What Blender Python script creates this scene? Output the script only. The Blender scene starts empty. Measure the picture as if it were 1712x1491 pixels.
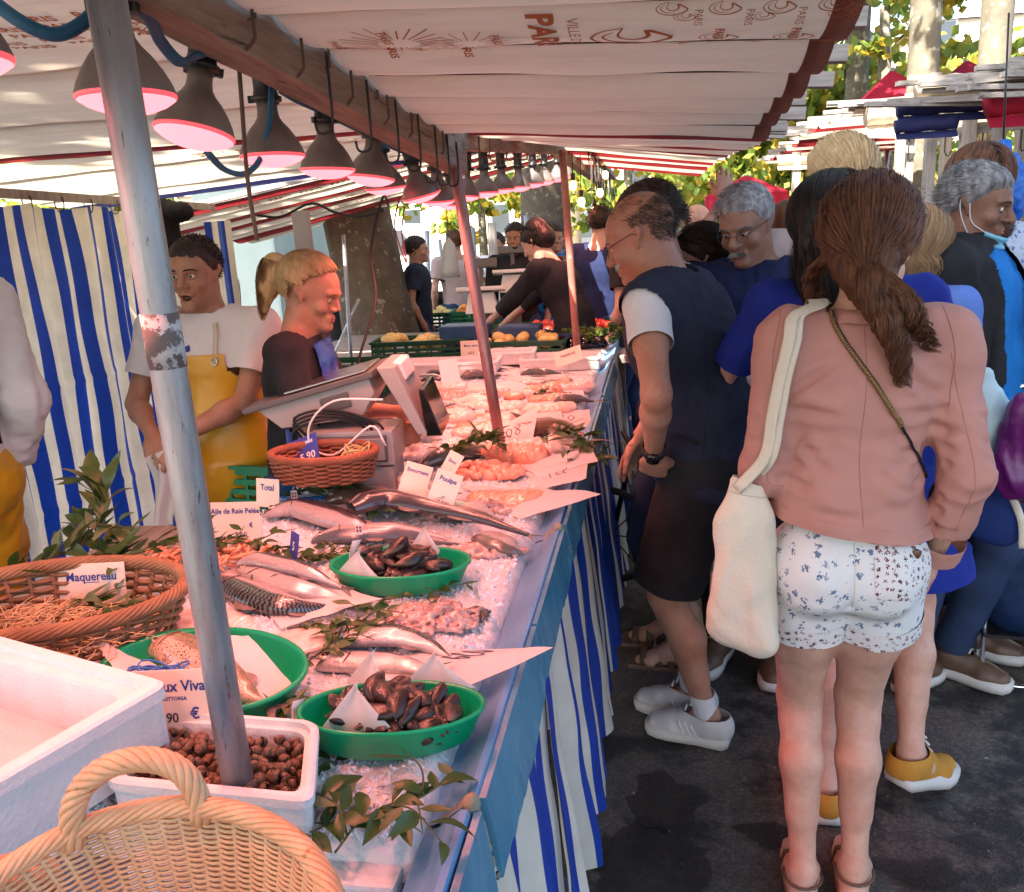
import bpy,bmesh,math,random
import numpy as np
from mathutils import Vector,Matrix,noise as mnoise
R = math.radians
PI = math.pi
random.seed(7); np.random.seed(7)
SC = bpy.context.scene
COL = SC.collection
# ---------------------------------------------------------------- camera
IW,IH,FPX = 1712,1491,1400.0
CAMH = 1.55
PITCH,YAW,ROLL = R(14.0),R(10.0),R(3.0)
cF = Vector((-math.sin(YAW)*math.cos(PITCH),math.cos(YAW)*math.cos(PITCH),-math.sin(PITCH)))
cR0 = Vector((math.cos(YAW),math.sin(YAW),0)); cU0 = cR0.cross(cF)
cR = cR0*math.cos(ROLL) - cU0*math.sin(ROLL)
cU = cR0*math.sin(ROLL) + cU0*math.cos(ROLL)
CAM = Vector((0,0,CAMH))
cam = bpy.data.cameras.new('camera'); camo = bpy.data.objects.new('camera',cam); COL.objects.link(camo)
mw = Matrix((cR,cU,-cF)).transposed().to_4x4(); mw.translation = CAM; camo.matrix_world = mw
cam.sensor_fit = 'HORIZONTAL'; cam.sensor_width = 36.0; cam.lens = FPX/IW*36.0
cam.clip_start = 0.05; cam.clip_end = 600
SC.camera = camo
# ---------------------------------------------------------------- world, sun, exposure
w = bpy.data.worlds.new('World'); SC.world = w; w.use_nodes = True
nt = w.node_tree; bg = nt.nodes['Background']
sky = nt.nodes.new('ShaderNodeTexSky'); sky.sky_type = 'NISHITA'; sky.sun_disc = False
SUN_EL,SUN_AZ = R(52),R(207)      # azimuth measured from +Y towards +X
sky.sun_elevation = SUN_EL; sky.sun_rotation = SUN_AZ
sky.air_density = 0.9; sky.dust_density = 3.0
nt.links.new(sky.outputs[0],bg.inputs[0]); bg.inputs[1].default_value = 0.115
sun = bpy.data.lights.new('sun','SUN'); sun.energy = 5.0; sun.angle = R(0.6); sun.color = (1.0,0.92,0.80)
suno = bpy.data.objects.new('sun',sun); COL.objects.link(suno)
sd = Vector((math.sin(SUN_AZ)*math.cos(SUN_EL),math.cos(SUN_AZ)*math.cos(SUN_EL),math.sin(SUN_EL)))
suno.rotation_euler = sd.to_track_quat('Z','Y').to_euler(); suno.location = (0,0,30)
SC.view_settings.view_transform = 'Standard'; SC.view_settings.look = 'None'
SC.view_settings.exposure = 2.45; SC.view_settings.gamma = 1.0; SC.view_settings.use_curve_mapping = False
SC.render.engine = 'CYCLES'
SC.cycles.max_bounces = 8; SC.cycles.diffuse_bounces = 4; SC.cycles.transparent_max_bounces = 12
SC.cycles.caustics_reflective = False; SC.cycles.caustics_refractive = False
SC.cycles.sample_clamp_indirect = 6.0
SC.cycles.use_light_tree = True
# ---------------------------------------------------------------- pixel helpers (photograph pixels to places)
def ray(x,y): return cF + cR*((x-IW/2)/FPX) - cU*((y-IH/2)/FPX)
def AZ(x,y,z): d = ray(x,y); return CAM + d*((z-CAM.z)/d.z)
def AY(x,y,Y): d = ray(x,y); return CAM + d*(Y/d.y)
def AX(x,y,X): d = ray(x,y); return CAM + d*(X/d.x)
V = Vector
# ---------------------------------------------------------------- objects
def tag(o,label=None,cat=None,group=None,kind=None):
 if label: o['label'] = label
 if cat: o['category'] = cat
 if group: o['group'] = group
 if kind: o['kind'] = kind
 return o
def empty(name,loc=(0,0,0),rz=0.0,label=None,cat=None,group=None,kind=None):
 o = bpy.data.objects.new(name,None); COL.objects.link(o)
 o.location = loc; o.rotation_euler = (0,0,rz); o.empty_display_size = 0.1
 return tag(o,label,cat,group,kind)
def link(name,me,parent=None,loc=None,rot=None,scale=None):
 o = bpy.data.objects.new(name,me); COL.objects.link(o)
 if loc is not None: o.location = loc
 if rot is not None: o.rotation_euler = rot
 if scale is not None: o.scale = scale
 if parent is not None: o.parent = parent
 return o
def copy_tree(o,parent=None,**kw):
 c = o.copy(); COL.objects.link(c); c.parent = parent
 for ch in list(o.children): copy_tree(ch,c)
 return c
class MB:
 """collects faces; build() links them as one mesh object"""
 def __init__(s): s.v = []; s.f = []; s.uv = []; s.mi = []; s.sm = []
 def add(s,vs,fs,uvs=None,mi=0,smooth=True):
  b = len(s.v); s.v.extend([tuple(p) for p in vs])
  for i,f in enumerate(fs):
   s.f.append([b+k for k in f]); s.mi.append(mi); s.sm.append(smooth)
   s.uv.append([uvs[k] for k in f] if uvs is not None else [(0,0)]*len(f))
  return s
 def box(s,c,d,rot=None,mi=0,taper=1.0,smooth=False):
  m = rot if rot is not None else Matrix.Identity(3)
  c = V(c); hx,hy,hz = d[0]/2,d[1]/2,d[2]/2
  vs = []
  for z in (-hz,hz):
   t = taper if z > 0 else 1.0
   for x,y in ((-hx,-hy),(hx,-hy),(hx,hy),(-hx,hy)): vs.append(c + m @ V((x*t,y*t,z)))
  fs = [(3,2,1,0),(4,5,6,7),(0,1,5,4),(1,2,6,5),(2,3,7,6),(3,0,4,7)]
  uv = [(0,0),(d[0],0),(d[0],d[1]),(0,d[1])]*2
  return s.add(vs,fs,uv,mi,smooth)
 def bar(s,a,b,wd,ht,up=(0,0,1),mi=0,jit=0.0):
  a = V(a); b = V(b); d = b-a; L = d.length; d.normalize(); u = V(up)
  sx = d.cross(u); sx = sx.normalized() if sx.length > 1e-6 else V((1,0,0)); u = sx.cross(d)
  m = Matrix((sx,d,u)).transposed()
  return s.box((a+b)/2,(wd,L,ht),m,mi)
 def tube(s,pts,r,n=8,mi=0,cap=True,flat=1.0,closed=False,flataxis=None):
  pts = [V(p) for p in pts]; N = len(pts)
  rs = r if hasattr(r,'__len__') else [r]*N
  vs = []; uvs = []; prev = None; L = 0
  for i,p in enumerate(pts):
   if closed: t = (pts[(i+1) % N]-pts[i-1])
   else: t = pts[min(i+1,N-1)]-pts[max(i-1,0)]
   if t.length < 1e-9: t = V((0,0,1))
   t.normalize()
   if prev is None:
    ref = V(flataxis) if flataxis is not None else (V((0,0,1)) if abs(t.z) < 0.9 else V((1,0,0)))
    nrm = (ref - t*ref.dot(t)).normalized()
   else:
    nrm = prev - t*prev.dot(t)
    if nrm.length < 1e-6: nrm = t.orthogonal()
    nrm.normalize()
   prev = nrm; bn = t.cross(nrm)
   if i: L += (p-pts[i-1]).length
   for k in range(n):
    a = 2*PI*k/n
    vs.append(p + nrm*(math.cos(a)*rs[i]*flat) + bn*(math.sin(a)*rs[i])); uvs.append((k/n,L))
  fs = []
  M_ = N if closed else N-1
  for i in range(M_):
   for k in range(n):
    a = i*n+k; b = i*n+(k+1) % n; c = ((i+1) % N)*n+(k+1) % n; d = ((i+1) % N)*n+k
    fs.append((a,b,c,d))
  if cap and not closed:
   fs.append(tuple(range(n))[::-1]); fs.append(tuple((N-1)*n+k for k in range(n)))
  return s.add(vs,fs,uvs,mi)
 def lathe(s,prof,n=24,c=(0,0,0),mi=0,sx=1.0,sy=1.0,m=None):
  vs = []; uvs = []; c = V(c)
  for i,(r,z) in enumerate(prof):
   for k in range(n):
    a = 2*PI*k/n; p = V((r*math.cos(a)*sx,r*math.sin(a)*sy,z))
    vs.append(c + (m @ p if m is not None else p)); uvs.append((k/n,i/len(prof)))
  fs = []
  for i in range(len(prof)-1):
   for k in range(n):
    fs.append((i*n+k,i*n+(k+1) % n,(i+1)*n+(k+1) % n,(i+1)*n+k))
  return s.add(vs,fs,uvs,mi)
 def grid(s,fn,nu,nv,mi=0,uvs=None):
  vs = []; uv = []
  for j in range(nv+1):
   for i in range(nu+1):
    u,v = i/nu,j/nv; vs.append(fn(u,v)); uv.append(uvs(u,v) if uvs else (u,v))
  fs = [(j*(nu+1)+i,j*(nu+1)+i+1,(j+1)*(nu+1)+i+1,(j+1)*(nu+1)+i) for j in range(nv) for i in range(nu)]
  return s.add(vs,fs,uv,mi)
 def ell(s,c,r,nu=12,nv=8,m=None,mi=0):
  prof = [(math.sin(PI*j/nv),-math.cos(PI*j/nv)) for j in range(nv+1)]
  vs = []; c = V(c)
  for (a,z) in prof:
   for k in range(nu):
    t = 2*PI*k/nu; p = V((a*math.cos(t)*r[0],a*math.sin(t)*r[1],z*r[2])); vs.append(c+(m @ p if m is not None else p))
  fs = [(j*nu+k,j*nu+(k+1) % nu,(j+1)*nu+(k+1) % nu,(j+1)*nu+k) for j in range(nv) for k in range(nu)]
  return s.add(vs,fs,None,mi)
 def mesh(s,name,mats):
  me = bpy.data.meshes.new(name)
  me.from_pydata(s.v,[],s.f)
  me.polygons.foreach_set('material_index',s.mi)
  me.polygons.foreach_set('use_smooth',s.sm)
  ul = me.uv_layers.new(name='UVMap')
  flat = [c for f in s.uv for uv in f for c in uv]
  ul.data.foreach_set('uv',flat)
  for m in (mats if isinstance(mats,(list,tuple)) else [mats]): me.materials.append(m)
  me.update(); return me
 def build(s,name,mats,parent=None,loc=None,rot=None,bevel=0.0,weld=False):
  me = s.mesh(name,mats)
  if bevel > 0 or weld:
   bm = bmesh.new(); bm.from_mesh(me)
   bmesh.ops.remove_doubles(bm,verts=bm.verts,dist=1e-5)
   if bevel > 0:
    bmesh.ops.bevel(bm,geom=[e for e in bm.edges if e.calc_face_angle(0) > 0.6],offset=bevel,segments=2,affect='EDGES',profile=0.6)
   bm.to_mesh(me); bm.free()
  return link(name,me,parent,loc,rot)
def rotm(x=0,y=0,z=0):
 return (Matrix.Rotation(z,3,'Z') @ Matrix.Rotation(y,3,'Y') @ Matrix.Rotation(x,3,'X'))
def sampcurve(pts,n):
 """Catmull-Rom through the points"""
 pts = [V(p) for p in pts]; P = [pts[0]*2-pts[1]]+pts+[pts[-1]*2-pts[-2]]; out = []
 m = len(pts)-1
 for i in range(n):
  t = i/(n-1)*m; k = min(int(t),m-1); t -= k
  a,b,c,d = P[k:k+4]
  out.append(0.5*((2*b)+(c-a)*t+(2*a-5*b+4*c-d)*t*t+(3*b-a-3*c+d)*t**3))
 return out
def nz(x,y=0.0,z=0.0): return mnoise.noise(V((x,y,z)))
# ---------------------------------------------------------------- materials
MATS = {}
def mat(name,c,c2=None,scale=8.0,rough=0.6,bump=0.0,bscale=60.0,metal=0.0,transl=0.0,sss=0.0,coat=0.0,
  stretch=(1,1,1),spec=0.5,coords='Object',emit=None,estr=0.0,alpha=1.0,trans=0.0,rough2=None,contrast=(0.35,0.65),c3=None,c3scale=30,c3pos=(0.6,0.66),wet=0):
 if name in MATS: return MATS[name]
 m = bpy.data.materials.new(name); m.use_nodes = True; nt = m.node_tree; N = nt.nodes; Lk = nt.links
 b = N['Principled BSDF']; out = N['Material Output']
 b.inputs['Roughness'].default_value = rough; b.inputs['Metallic'].default_value = metal
 b.inputs['Specular IOR Level'].default_value = spec
 b.inputs['Base Color'].default_value = (*c,1)
 tc = N.new('ShaderNodeTexCoord'); mp = N.new('ShaderNodeMapping'); mp.inputs['Scale'].default_value = stretch
 Lk.new(tc.outputs[coords],mp.inputs[0])
 col = None
 if c2 is not None:
  n1 = N.new('ShaderNodeTexNoise'); n1.inputs['Scale'].default_value = scale; n1.inputs['Detail'].default_value = 6; n1.inputs['Roughness'].default_value = 0.65
  Lk.new(mp.outputs[0],n1.inputs['Vector'])
  r = N.new('ShaderNodeValToRGB'); r.color_ramp.elements[0].position = contrast[0]; r.color_ramp.elements[1].position = contrast[1]
  r.color_ramp.elements[0].color = (*c,1); r.color_ramp.elements[1].color = (*c2,1)
  Lk.new(n1.outputs[0],r.inputs[0]); col = r.outputs[0]
  if rough2 is not None:
   mr = N.new('ShaderNodeMapRange'); mr.inputs[1].default_value = contrast[0]; mr.inputs[2].default_value = contrast[1]
   mr.inputs[3].default_value = rough; mr.inputs[4].default_value = rough2
   Lk.new(n1.outputs[0],mr.inputs[0]); Lk.new(mr.outputs[0],b.inputs['Roughness'])
 if c3 is not None:
  n3 = N.new('ShaderNodeTexNoise'); n3.inputs['Scale'].default_value = c3scale; n3.inputs['Detail'].default_value = 8; n3.inputs['Roughness'].default_value = 0.7
  Lk.new(mp.outputs[0],n3.inputs['Vector'])
  r3 = N.new('ShaderNodeMapRange'); r3.inputs[1].default_value = c3pos[0]; r3.inputs[2].default_value = c3pos[1]
  Lk.new(n3.outputs[0],r3.inputs[0])
  mx = N.new('ShaderNodeMix'); mx.data_type = 'RGBA'; Lk.new(r3.outputs[0],mx.inputs[0])
  if col: Lk.new(col,mx.inputs[6])
  else: mx.inputs[6].default_value = (*c,1)
  mx.inputs[7].default_value = (*c3,1); col = mx.outputs[2]
 if col: Lk.new(col,b.inputs['Base Color'])
 if bump > 0:
  n2 = N.new('ShaderNodeTexNoise'); n2.inputs['Scale'].default_value = bscale; n2.inputs['Detail'].default_value = 5
  Lk.new(mp.outputs[0],n2.inputs['Vector'])
  bp = N.new('ShaderNodeBump'); bp.inputs['Strength'].default_value = bump; bp.inputs['Distance'].default_value = 0.004
  Lk.new(n2.outputs[0],bp.inputs['Height']); Lk.new(bp.outputs[0],b.inputs['Normal'])
 if sss > 0:
  b.inputs['Subsurface Weight'].default_value = sss; b.inputs['Subsurface Radius'].default_value = (0.012,0.005,0.003); b.inputs['Subsurface Scale'].default_value = 1.0
 if coat > 0:
  b.inputs['Coat Weight'].default_value = coat; b.inputs['Coat Roughness'].default_value = 0.08
 if trans > 0: b.inputs['Transmission Weight'].default_value = trans
 if alpha < 1: b.inputs['Alpha'].default_value = alpha
 if emit is not None:
  b.inputs['Emission Color'].default_value = (*emit,1); b.inputs['Emission Strength'].default_value = estr
 if transl > 0:
  t = N.new('ShaderNodeBsdfTranslucent'); ms = N.new('ShaderNodeMixShader'); ms.inputs[0].default_value = transl
  if col: Lk.new(col,t.inputs[0])
  else: t.inputs[0].default_value = (*c,1)
  Lk.new(b.outputs[0],ms.inputs[1]); Lk.new(t.outputs[0],ms.inputs[2]); Lk.new(ms.outputs[0],out.inputs[0])
 MATS[name] = m; return m
def nodes_of(m): return m.node_tree.nodes,m.node_tree.links,m.node_tree.nodes['Principled BSDF']
def math_node(N,L,op,a,b=None):
 n = N.new('ShaderNodeMath'); n.operation = op
 for i,q in enumerate((a,b)):
  if q is None: continue
  if isinstance(q,(int,float)): n.inputs[i].default_value = q
  else: L.new(q,n.inputs[i])
 return n.outputs[0]
def mixcol(N,L,fac,a,b):
 n = N.new('ShaderNodeMix'); n.data_type = 'RGBA'
 if isinstance(fac,(int,float)): n.inputs[0].default_value = fac
 else: L.new(fac,n.inputs[0])
 for i,q in ((6,a),(7,b)):
  if isinstance(q,tuple): n.inputs[i].default_value = (*q[:3],1)
  else: L.new(q,n.inputs[i])
 return n.outputs[2]
def stripe_mat(name,ca,cb,period,duty=0.5,axis='X',rough=0.45,transl=0.25,coords='UV',extra=None,bump=0.2,edge=None):
 """stripes along one UV axis; UVs are in metres of cloth"""
 m = mat(name,ca,rough=rough); N,L,b = nodes_of(m)
 tc = N.new('ShaderNodeTexCoord'); sp = N.new('ShaderNodeSeparateXYZ'); L.new(tc.outputs[coords],sp.inputs[0])
 x = sp.outputs[{'X': 0,'Y': 1,'Z': 2}[axis]]
 fr = math_node(N,L,'FRACT',math_node(N,L,'DIVIDE',x,period))
 st = math_node(N,L,'LESS_THAN',fr,duty)
 no = N.new('ShaderNodeTexNoise'); no.inputs['Scale'].default_value = 9; no.inputs['Detail'].default_value = 6; L.new(tc.outputs['Object'],no.inputs['Vector'])
 dirt = N.new('ShaderNodeMapRange'); dirt.inputs[1].default_value = 0.35; dirt.inputs[2].default_value = 0.75; dirt.inputs[3].default_value = 1.0; dirt.inputs[4].default_value = 0.78
 L.new(no.outputs[0],dirt.inputs[0])
 c = mixcol(N,L,st,cb,ca)
 vm = N.new('ShaderNodeVectorMath'); vm.operation = 'SCALE'; L.new(c,vm.inputs[0]); L.new(dirt.outputs[0],vm.inputs[3])
 L.new(vm.outputs[0],b.inputs['Base Color'])
 if bump:
  n2 = N.new('ShaderNodeTexNoise'); n2.inputs['Scale'].default_value = 14; n2.inputs['Detail'].default_value = 5; L.new(tc.outputs['Object'],n2.inputs['Vector'])
  bp = N.new('ShaderNodeBump'); bp.inputs['Strength'].default_value = bump; bp.inputs['Distance'].default_value = 0.01
  L.new(n2.outputs[0],bp.inputs['Height']); L.new(bp.outputs[0],b.inputs['Normal'])
 if transl:
  t = N.new('ShaderNodeBsdfTranslucent'); ms = N.new('ShaderNodeMixShader'); ms.inputs[0].default_value = transl
  L.new(vm.outputs[0],t.inputs[0]); L.new(b.outputs[0],ms.inputs[1]); L.new(t.outputs[0],ms.inputs[2]); L.new(ms.outputs[0],N['Material Output'].inputs[0])
 return m
M = {}
M['asphalt'] = mat('asphalt',(0.054,0.046,0.040),(0.115,0.095,0.078),scale=1.3,rough=0.85,rough2=0.5,bump=1.0,bscale=170,c3=(0.018,0.016,0.0155),c3scale=2.0,c3pos=(0.49,0.56))
N,L,b = nodes_of(M['asphalt']); src_ = b.inputs['Base Color'].links[0].from_socket; tc = N.new('ShaderNodeTexCoord'); vo = N.new('ShaderNodeTexVoronoi'); vo.inputs['Scale'].default_value = 130; L.new(tc.outputs['Object'],vo.inputs['Vector']); sp = N.new('ShaderNodeSeparateXYZ'); L.new(vo.outputs['Color'],sp.inputs[0])
mr = N.new('ShaderNodeMapRange'); mr.inputs[3].default_value = 0.68; mr.inputs[4].default_value = 1.45; L.new(math_node(N,L,'POWER',sp.outputs[0],1.6),mr.inputs[0]); vm = N.new('ShaderNodeVectorMath'); vm.operation = 'SCALE'; L.new(src_,vm.inputs[0]); L.new(mr.outputs[0],vm.inputs[3]); L.new(vm.outputs[0],b.inputs['Base Color'])
M['canvas'] = mat('canvas',(0.84,0.75,0.60),(0.68,0.58,0.44),scale=3.5,stretch=(0.5,3,1),rough=0.85,transl=0.25,bump=0.6,bscale=7,contrast=(0.45,0.8),c3=(0.42,0.33,0.27),c3scale=9,c3pos=(0.62,0.8))
M['canvas_red'] = mat('canvas_red',(0.27,0.022,0.026),(0.20,0.016,0.02),scale=4,rough=0.8,transl=0.35,bump=0.4,bscale=9)
M['canvas_navy'] = mat('canvas_navy',(0.02,0.025,0.12),(0.015,0.018,0.08),scale=4,rough=0.8,transl=0.2)
M['canvas_brown'] = mat('canvas_brown',(0.22,0.09,0.06),(0.16,0.06,0.045),scale=6,rough=0.85,transl=0.2)
M['print'] = mat('print_ink',(0.42,0.13,0.05),(0.50,0.2,0.09),scale=20,rough=0.85,transl=0.2)
M['wood'] = mat('weathered_wood',(0.20,0.15,0.115),(0.36,0.30,0.25),scale=6,stretch=(9,0.8,9),rough=0.8,bump=0.7,bscale=12,c3=(0.07,0.05,0.04),c3scale=5)
M['woodx'] = mat('weathered_slat_wood',(0.22,0.19,0.17),(0.42,0.38,0.34),scale=6,stretch=(0.8,9,9),rough=0.8,bump=0.7,bscale=12,c3=(0.08,0.06,0.05),c3scale=5)
M['woodz'] = mat('weathered_post_wood',(0.25,0.21,0.18),(0.42,0.37,0.32),scale=6,stretch=(9,9,0.8),rough=0.8,bump=0.7,bscale=12,c3=(0.1,0.08,0.07),c3scale=4)
M['galv'] = mat('galvanised_steel',(0.24,0.26,0.28),(0.42,0.44,0.47),scale=9,stretch=(3,3,0.5),rough=0.35,rough2=0.55,metal=0.75,bump=0.35,bscale=30,c3=(0.11,0.10,0.10),c3scale=45,c3pos=(0.60,0.66))
M['black'] = mat('black_plastic',(0.012,0.012,0.014),rough=0.4)
M['blackrubber'] = mat('black_rubber',(0.015,0.015,0.016),rough=0.75)
M['bulb'] = mat('bulb_glass',(0.14,0.115,0.11),(0.2,0.17,0.16),scale=12,rough=0.38)
M['bulbface'] = mat('bulb_face',(1.0,0.35,0.35),rough=0.3,emit=(1.0,0.13,0.16),estr=0.72)
M['bulbrim'] = mat('bulb_rim',(0.9,0.15,0.15),rough=0.25,emit=(1.0,0.05,0.07),estr=0.32)
M['strap'] = mat('blue_cable',(0.01,0.10,0.22),(0.015,0.14,0.28),scale=10,rough=0.5)
M['rope'] = mat('rope_brown',(0.14,0.10,0.08),rough=0.9)
M['ice'] = mat('crushed_ice',(0.78,0.78,0.80),(0.62,0.64,0.66),scale=40,rough=0.3,bump=1.0,bscale=120,sss=0.4,spec=0.6)
M['bluemetal'] = mat('blue_painted_gutter',(0.09,0.24,0.46),(0.15,0.33,0.55),scale=5,rough=0.38,bump=0.15,bscale=20,c3=(0.42,0.42,0.50),c3scale=60,c3pos=(0.68,0.72))
M['blueplastic'] = mat('blue_plastic_flap',(0.05,0.20,0.33),(0.10,0.30,0.43),scale=3.5,stretch=(1,2,1),rough=0.25,bump=0.3,bscale=6,c3=(0.25,0.35,0.40),c3scale=11,c3pos=(0.58,0.75))
M['brass_foam'] = mat('yellowed_foam',(0.35,0.30,0.2),(0.2,0.2,0.16),scale=30,rough=0.9,bump=1.0,bscale=40)
M['poly'] = mat('polystyrene',(0.74,0.74,0.74),(0.66,0.66,0.66),scale=14,rough=0.75,bump=0.5,bscale=160,c3=(0.45,0.42,0.40),c3scale=9,c3pos=(0.66,0.76))
M['paper'] = mat('white_paper',(0.80,0.79,0.78),(0.74,0.72,0.71),scale=6,rough=0.6,transl=0.3,bump=0.2,bscale=10)
M['pen'] = mat('pen_ink',(0.05,0.045,0.08),rough=0.7)
M['card'] = mat('cream_card',(0.78,0.70,0.58),(0.7,0.62,0.5),scale=9,rough=0.5)
M['cardblue'] = mat('blue_card',(0.04,0.05,0.30),(0.06,0.08,0.36),scale=9,rough=0.35)
M['inkblue'] = mat('blue_lettering',(0.015,0.045,0.28),rough=0.6)
M['inkwhite'] = mat('white_lettering',(0.75,0.75,0.78),rough=0.6)
M['green'] = mat('green_plastic',(0.0,0.30,0.12),(0.0,0.36,0.15),scale=5,rough=0.3,sss=0.1)
M['greencrate'] = mat('green_crate_plastic',(0.0,0.17,0.08),(0.0,0.22,0.1),scale=5,rough=0.45)
M['dkgreen'] = mat('dark_green_crate',(0.008,0.06,0.025),(0.012,0.08,0.035),scale=5,rough=0.45)
M['wicker'] = mat('wicker_cane',(0.50,0.30,0.16),(0.64,0.43,0.25),scale=18,rough=0.5,bump=0.3,bscale=80,c3=(0.34,0.16,0.06),c3scale=30)
M['wickerdk'] = mat('dark_willow',(0.17,0.085,0.04),(0.30,0.17,0.08),scale=14,rough=0.6,bump=0.3,bscale=80)
M['wickerred'] = mat('red_brown_basket',(0.22,0.06,0.03),(0.32,0.11,0.05),scale=16,rough=0.55,bump=0.3,bscale=80)
M['straw'] = mat('straw',(0.60,0.47,0.27),(0.48,0.35,0.18),scale=40,rough=0.7)
M['twine'] = mat('blue_twine',(0.03,0.14,0.45),(0.05,0.2,0.55),scale=60,rough=0.6)
M['twine2'] = mat('yellow_string',(0.5,0.38,0.18),rough=0.8)
M['leaf'] = mat('leaf_green',(0.035,0.085,0.02),(0.06,0.12,0.025),scale=30,rough=0.38,transl=0.25)
M['leafpale'] = mat('leaf_pale',(0.10,0.15,0.06),(0.16,0.20,0.09),scale=30,rough=0.5,transl=0.25)
M['stem'] = mat('stem_green',(0.05,0.08,0.02),rough=0.6)
M['snail'] = mat('winkle_shell',(0.07,0.035,0.02),(0.24,0.14,0.08),scale=2.2,rough=0.36,bump=0.6,bscale=5,c3=(0.02,0.014,0.01),c3scale=3)
M['mussel'] = mat('mussel_shell',(0.004,0.003,0.004),(0.06,0.028,0.02),scale=2.2,stretch=(1,0.5,1),rough=0.22,rough2=0.55,bump=1.0,bscale=6,coat=0.15,c3=(0.20,0.12,0.085),c3scale=1.6,c3pos=(0.54,0.66))
M['musselin'] = mat('mussel_inside',(0.4,0.30,0.27),rough=0.3)
M['squid'] = mat('squid_flesh',(0.30,0.16,0.14),(0.62,0.46,0.42),scale=45,rough=0.2,bump=0.8,bscale=60,coat=0.6,sss=0.2)
M['salmon'] = mat('salmon_flesh',(0.75,0.28,0.17),(0.80,0.40,0.28),scale=12,stretch=(1,3,1),rough=0.25,bump=0.4,bscale=40,coat=0.4,sss=0.3)
M['fillet'] = mat('white_fillet',(0.72,0.50,0.44),(0.80,0.63,0.57),scale=14,stretch=(1,3,1),rough=0.3,bump=0.5,bscale=40,coat=0.4,sss=0.3)
M['prawn'] = mat('prawn_shell',(0.62,0.20,0.08),(0.80,0.42,0.26),scale=2.5,rough=0.3,coat=0.3,sss=0.2)
M['darkfish'] = mat('dark_fish_skin',(0.045,0.04,0.045),(0.14,0.12,0.115),scale=9,stretch=(1,1,1),rough=0.25,bump=0.2,bscale=90,coat=0.5)
M['grey_plastic'] = mat('grey_plastic',(0.36,0.34,0.33),(0.31,0.29,0.28),scale=5,rough=0.45,bump=0.1,bscale=60)
M['dark_grey'] = mat('dark_grey_plastic',(0.10,0.095,0.095),rough=0.4)
M['bluebin'] = mat('blue_bin_plastic',(0.01,0.14,0.42),(0.01,0.17,0.5),scale=5,rough=0.35)
M['glass_black'] = mat('black_screen',(0.006,0.006,0.008),rough=0.08)
M['steel'] = mat('steel',(0.55,0.55,0.57),rough=0.28,metal=1.0)
M['chrome'] = mat('chrome',(0.75,0.75,0.77),rough=0.12,metal=1.0)
M['bark'] = mat('plane_bark',(0.11,0.095,0.07),(0.17,0.15,0.11),scale=5,rough=0.85,bump=0.8,bscale=18,c3=(0.36,0.34,0.25),c3scale=7,c3pos=(0.55,0.6))
M['barkdk'] = mat('dark_plane_bark',(0.075,0.052,0.034),(0.14,0.105,0.07),scale=5,rough=0.85,bump=0.8,bscale=18,c3=(0.30,0.27,0.18),c3scale=13,c3pos=(0.58,0.63))
M['treeleaf'] = mat('plane_leaf_green',(0.14,0.24,0.04),(0.28,0.36,0.06),scale=1.2,rough=0.6,transl=0.5)
M['treeleafy'] = mat('plane_leaf_yellow',(0.40,0.40,0.05),(0.50,0.33,0.04),scale=1.2,rough=0.6,transl=0.5)
M['umb_red'] = mat('red_umbrella_cloth',(0.52,0.015,0.05),(0.42,0.012,0.045),scale=2,rough=0.8,transl=0.45)
M['facade'] = mat('pale_facade',(0.75,0.66,0.50),(0.68,0.6,0.46),scale=1.5,rough=0.9)
M['window'] = mat('dark_window_glass',(0.05,0.06,0.07),rough=0.1)
M['zinc'] = mat('zinc_roof',(0.25,0.27,0.30),rough=0.5)
M['truck'] = mat('truck_side',(0.55,0.66,0.60),(0.48,0.58,0.53),scale=2,rough=0.6,c3=(0.2,0.25,0.24),c3scale=14,c3pos=(0.68,0.72))
M['squash'] = mat('squash_skin',(0.62,0.42,0.10),(0.68,0.52,0.2),scale=9,rough=0.45)
M['auber'] = mat('aubergine_skin',(0.012,0.005,0.015),rough=0.12)
M['tomato'] = mat('tomato_skin',(0.55,0.04,0.02),rough=0.2)
M['orange'] = mat('orange_skin',(0.75,0.25,0.02),rough=0.45,bump=0.3,bscale=200)
M['white'] = mat('white_plastic',(0.75,0.75,0.74),rough=0.4)
M['sky_blue_bag'] = mat('blue_plastic_bag',(0.01,0.12,0.55),(0.02,0.2,0.65),scale=14,rough=0.3,transl=0.3,bump=0.8,bscale=25)
# people
def skinm(n,c,c2): return mat(n,tuple(x*0.93 for x in c),c2,scale=16,rough=0.46,rough2=0.58,bump=0.3,bscale=240,sss=0.12,spec=0.4,c3=(c[0]*0.95,c[1]*0.72,c[2]*0.70),c3scale=11,c3pos=(0.48,0.75))
M['skin_fair'] = skinm('skin_fair',(0.56,0.32,0.23),(0.64,0.38,0.28))
M['skin_pale'] = skinm('skin_pale',(0.60,0.38,0.29),(0.64,0.41,0.31))
M['skin_tan'] = skinm('skin_tan',(0.40,0.20,0.125),(0.46,0.24,0.16))
M['skin_brown'] = skinm('skin_brown',(0.20,0.10,0.06),(0.26,0.135,0.085))
M['skin_mid'] = skinm('skin_mid',(0.30,0.15,0.095),(0.36,0.185,0.12))
M['lip'] = mat('lips',(0.36,0.12,0.10),rough=0.4,sss=0.1)
M['mouth'] = mat('mouth_inside',(0.05,0.01,0.01),rough=0.5)
M['eyewhite'] = mat('eye_white',(0.65,0.62,0.58),rough=0.15)
M['iris'] = mat('iris',(0.03,0.018,0.012),rough=0.1)
def hairm(n,c,c2,r=0.58): return mat(n,c,c2,scale=14,stretch=(3,3,1),rough=r,spec=0.3)
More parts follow.
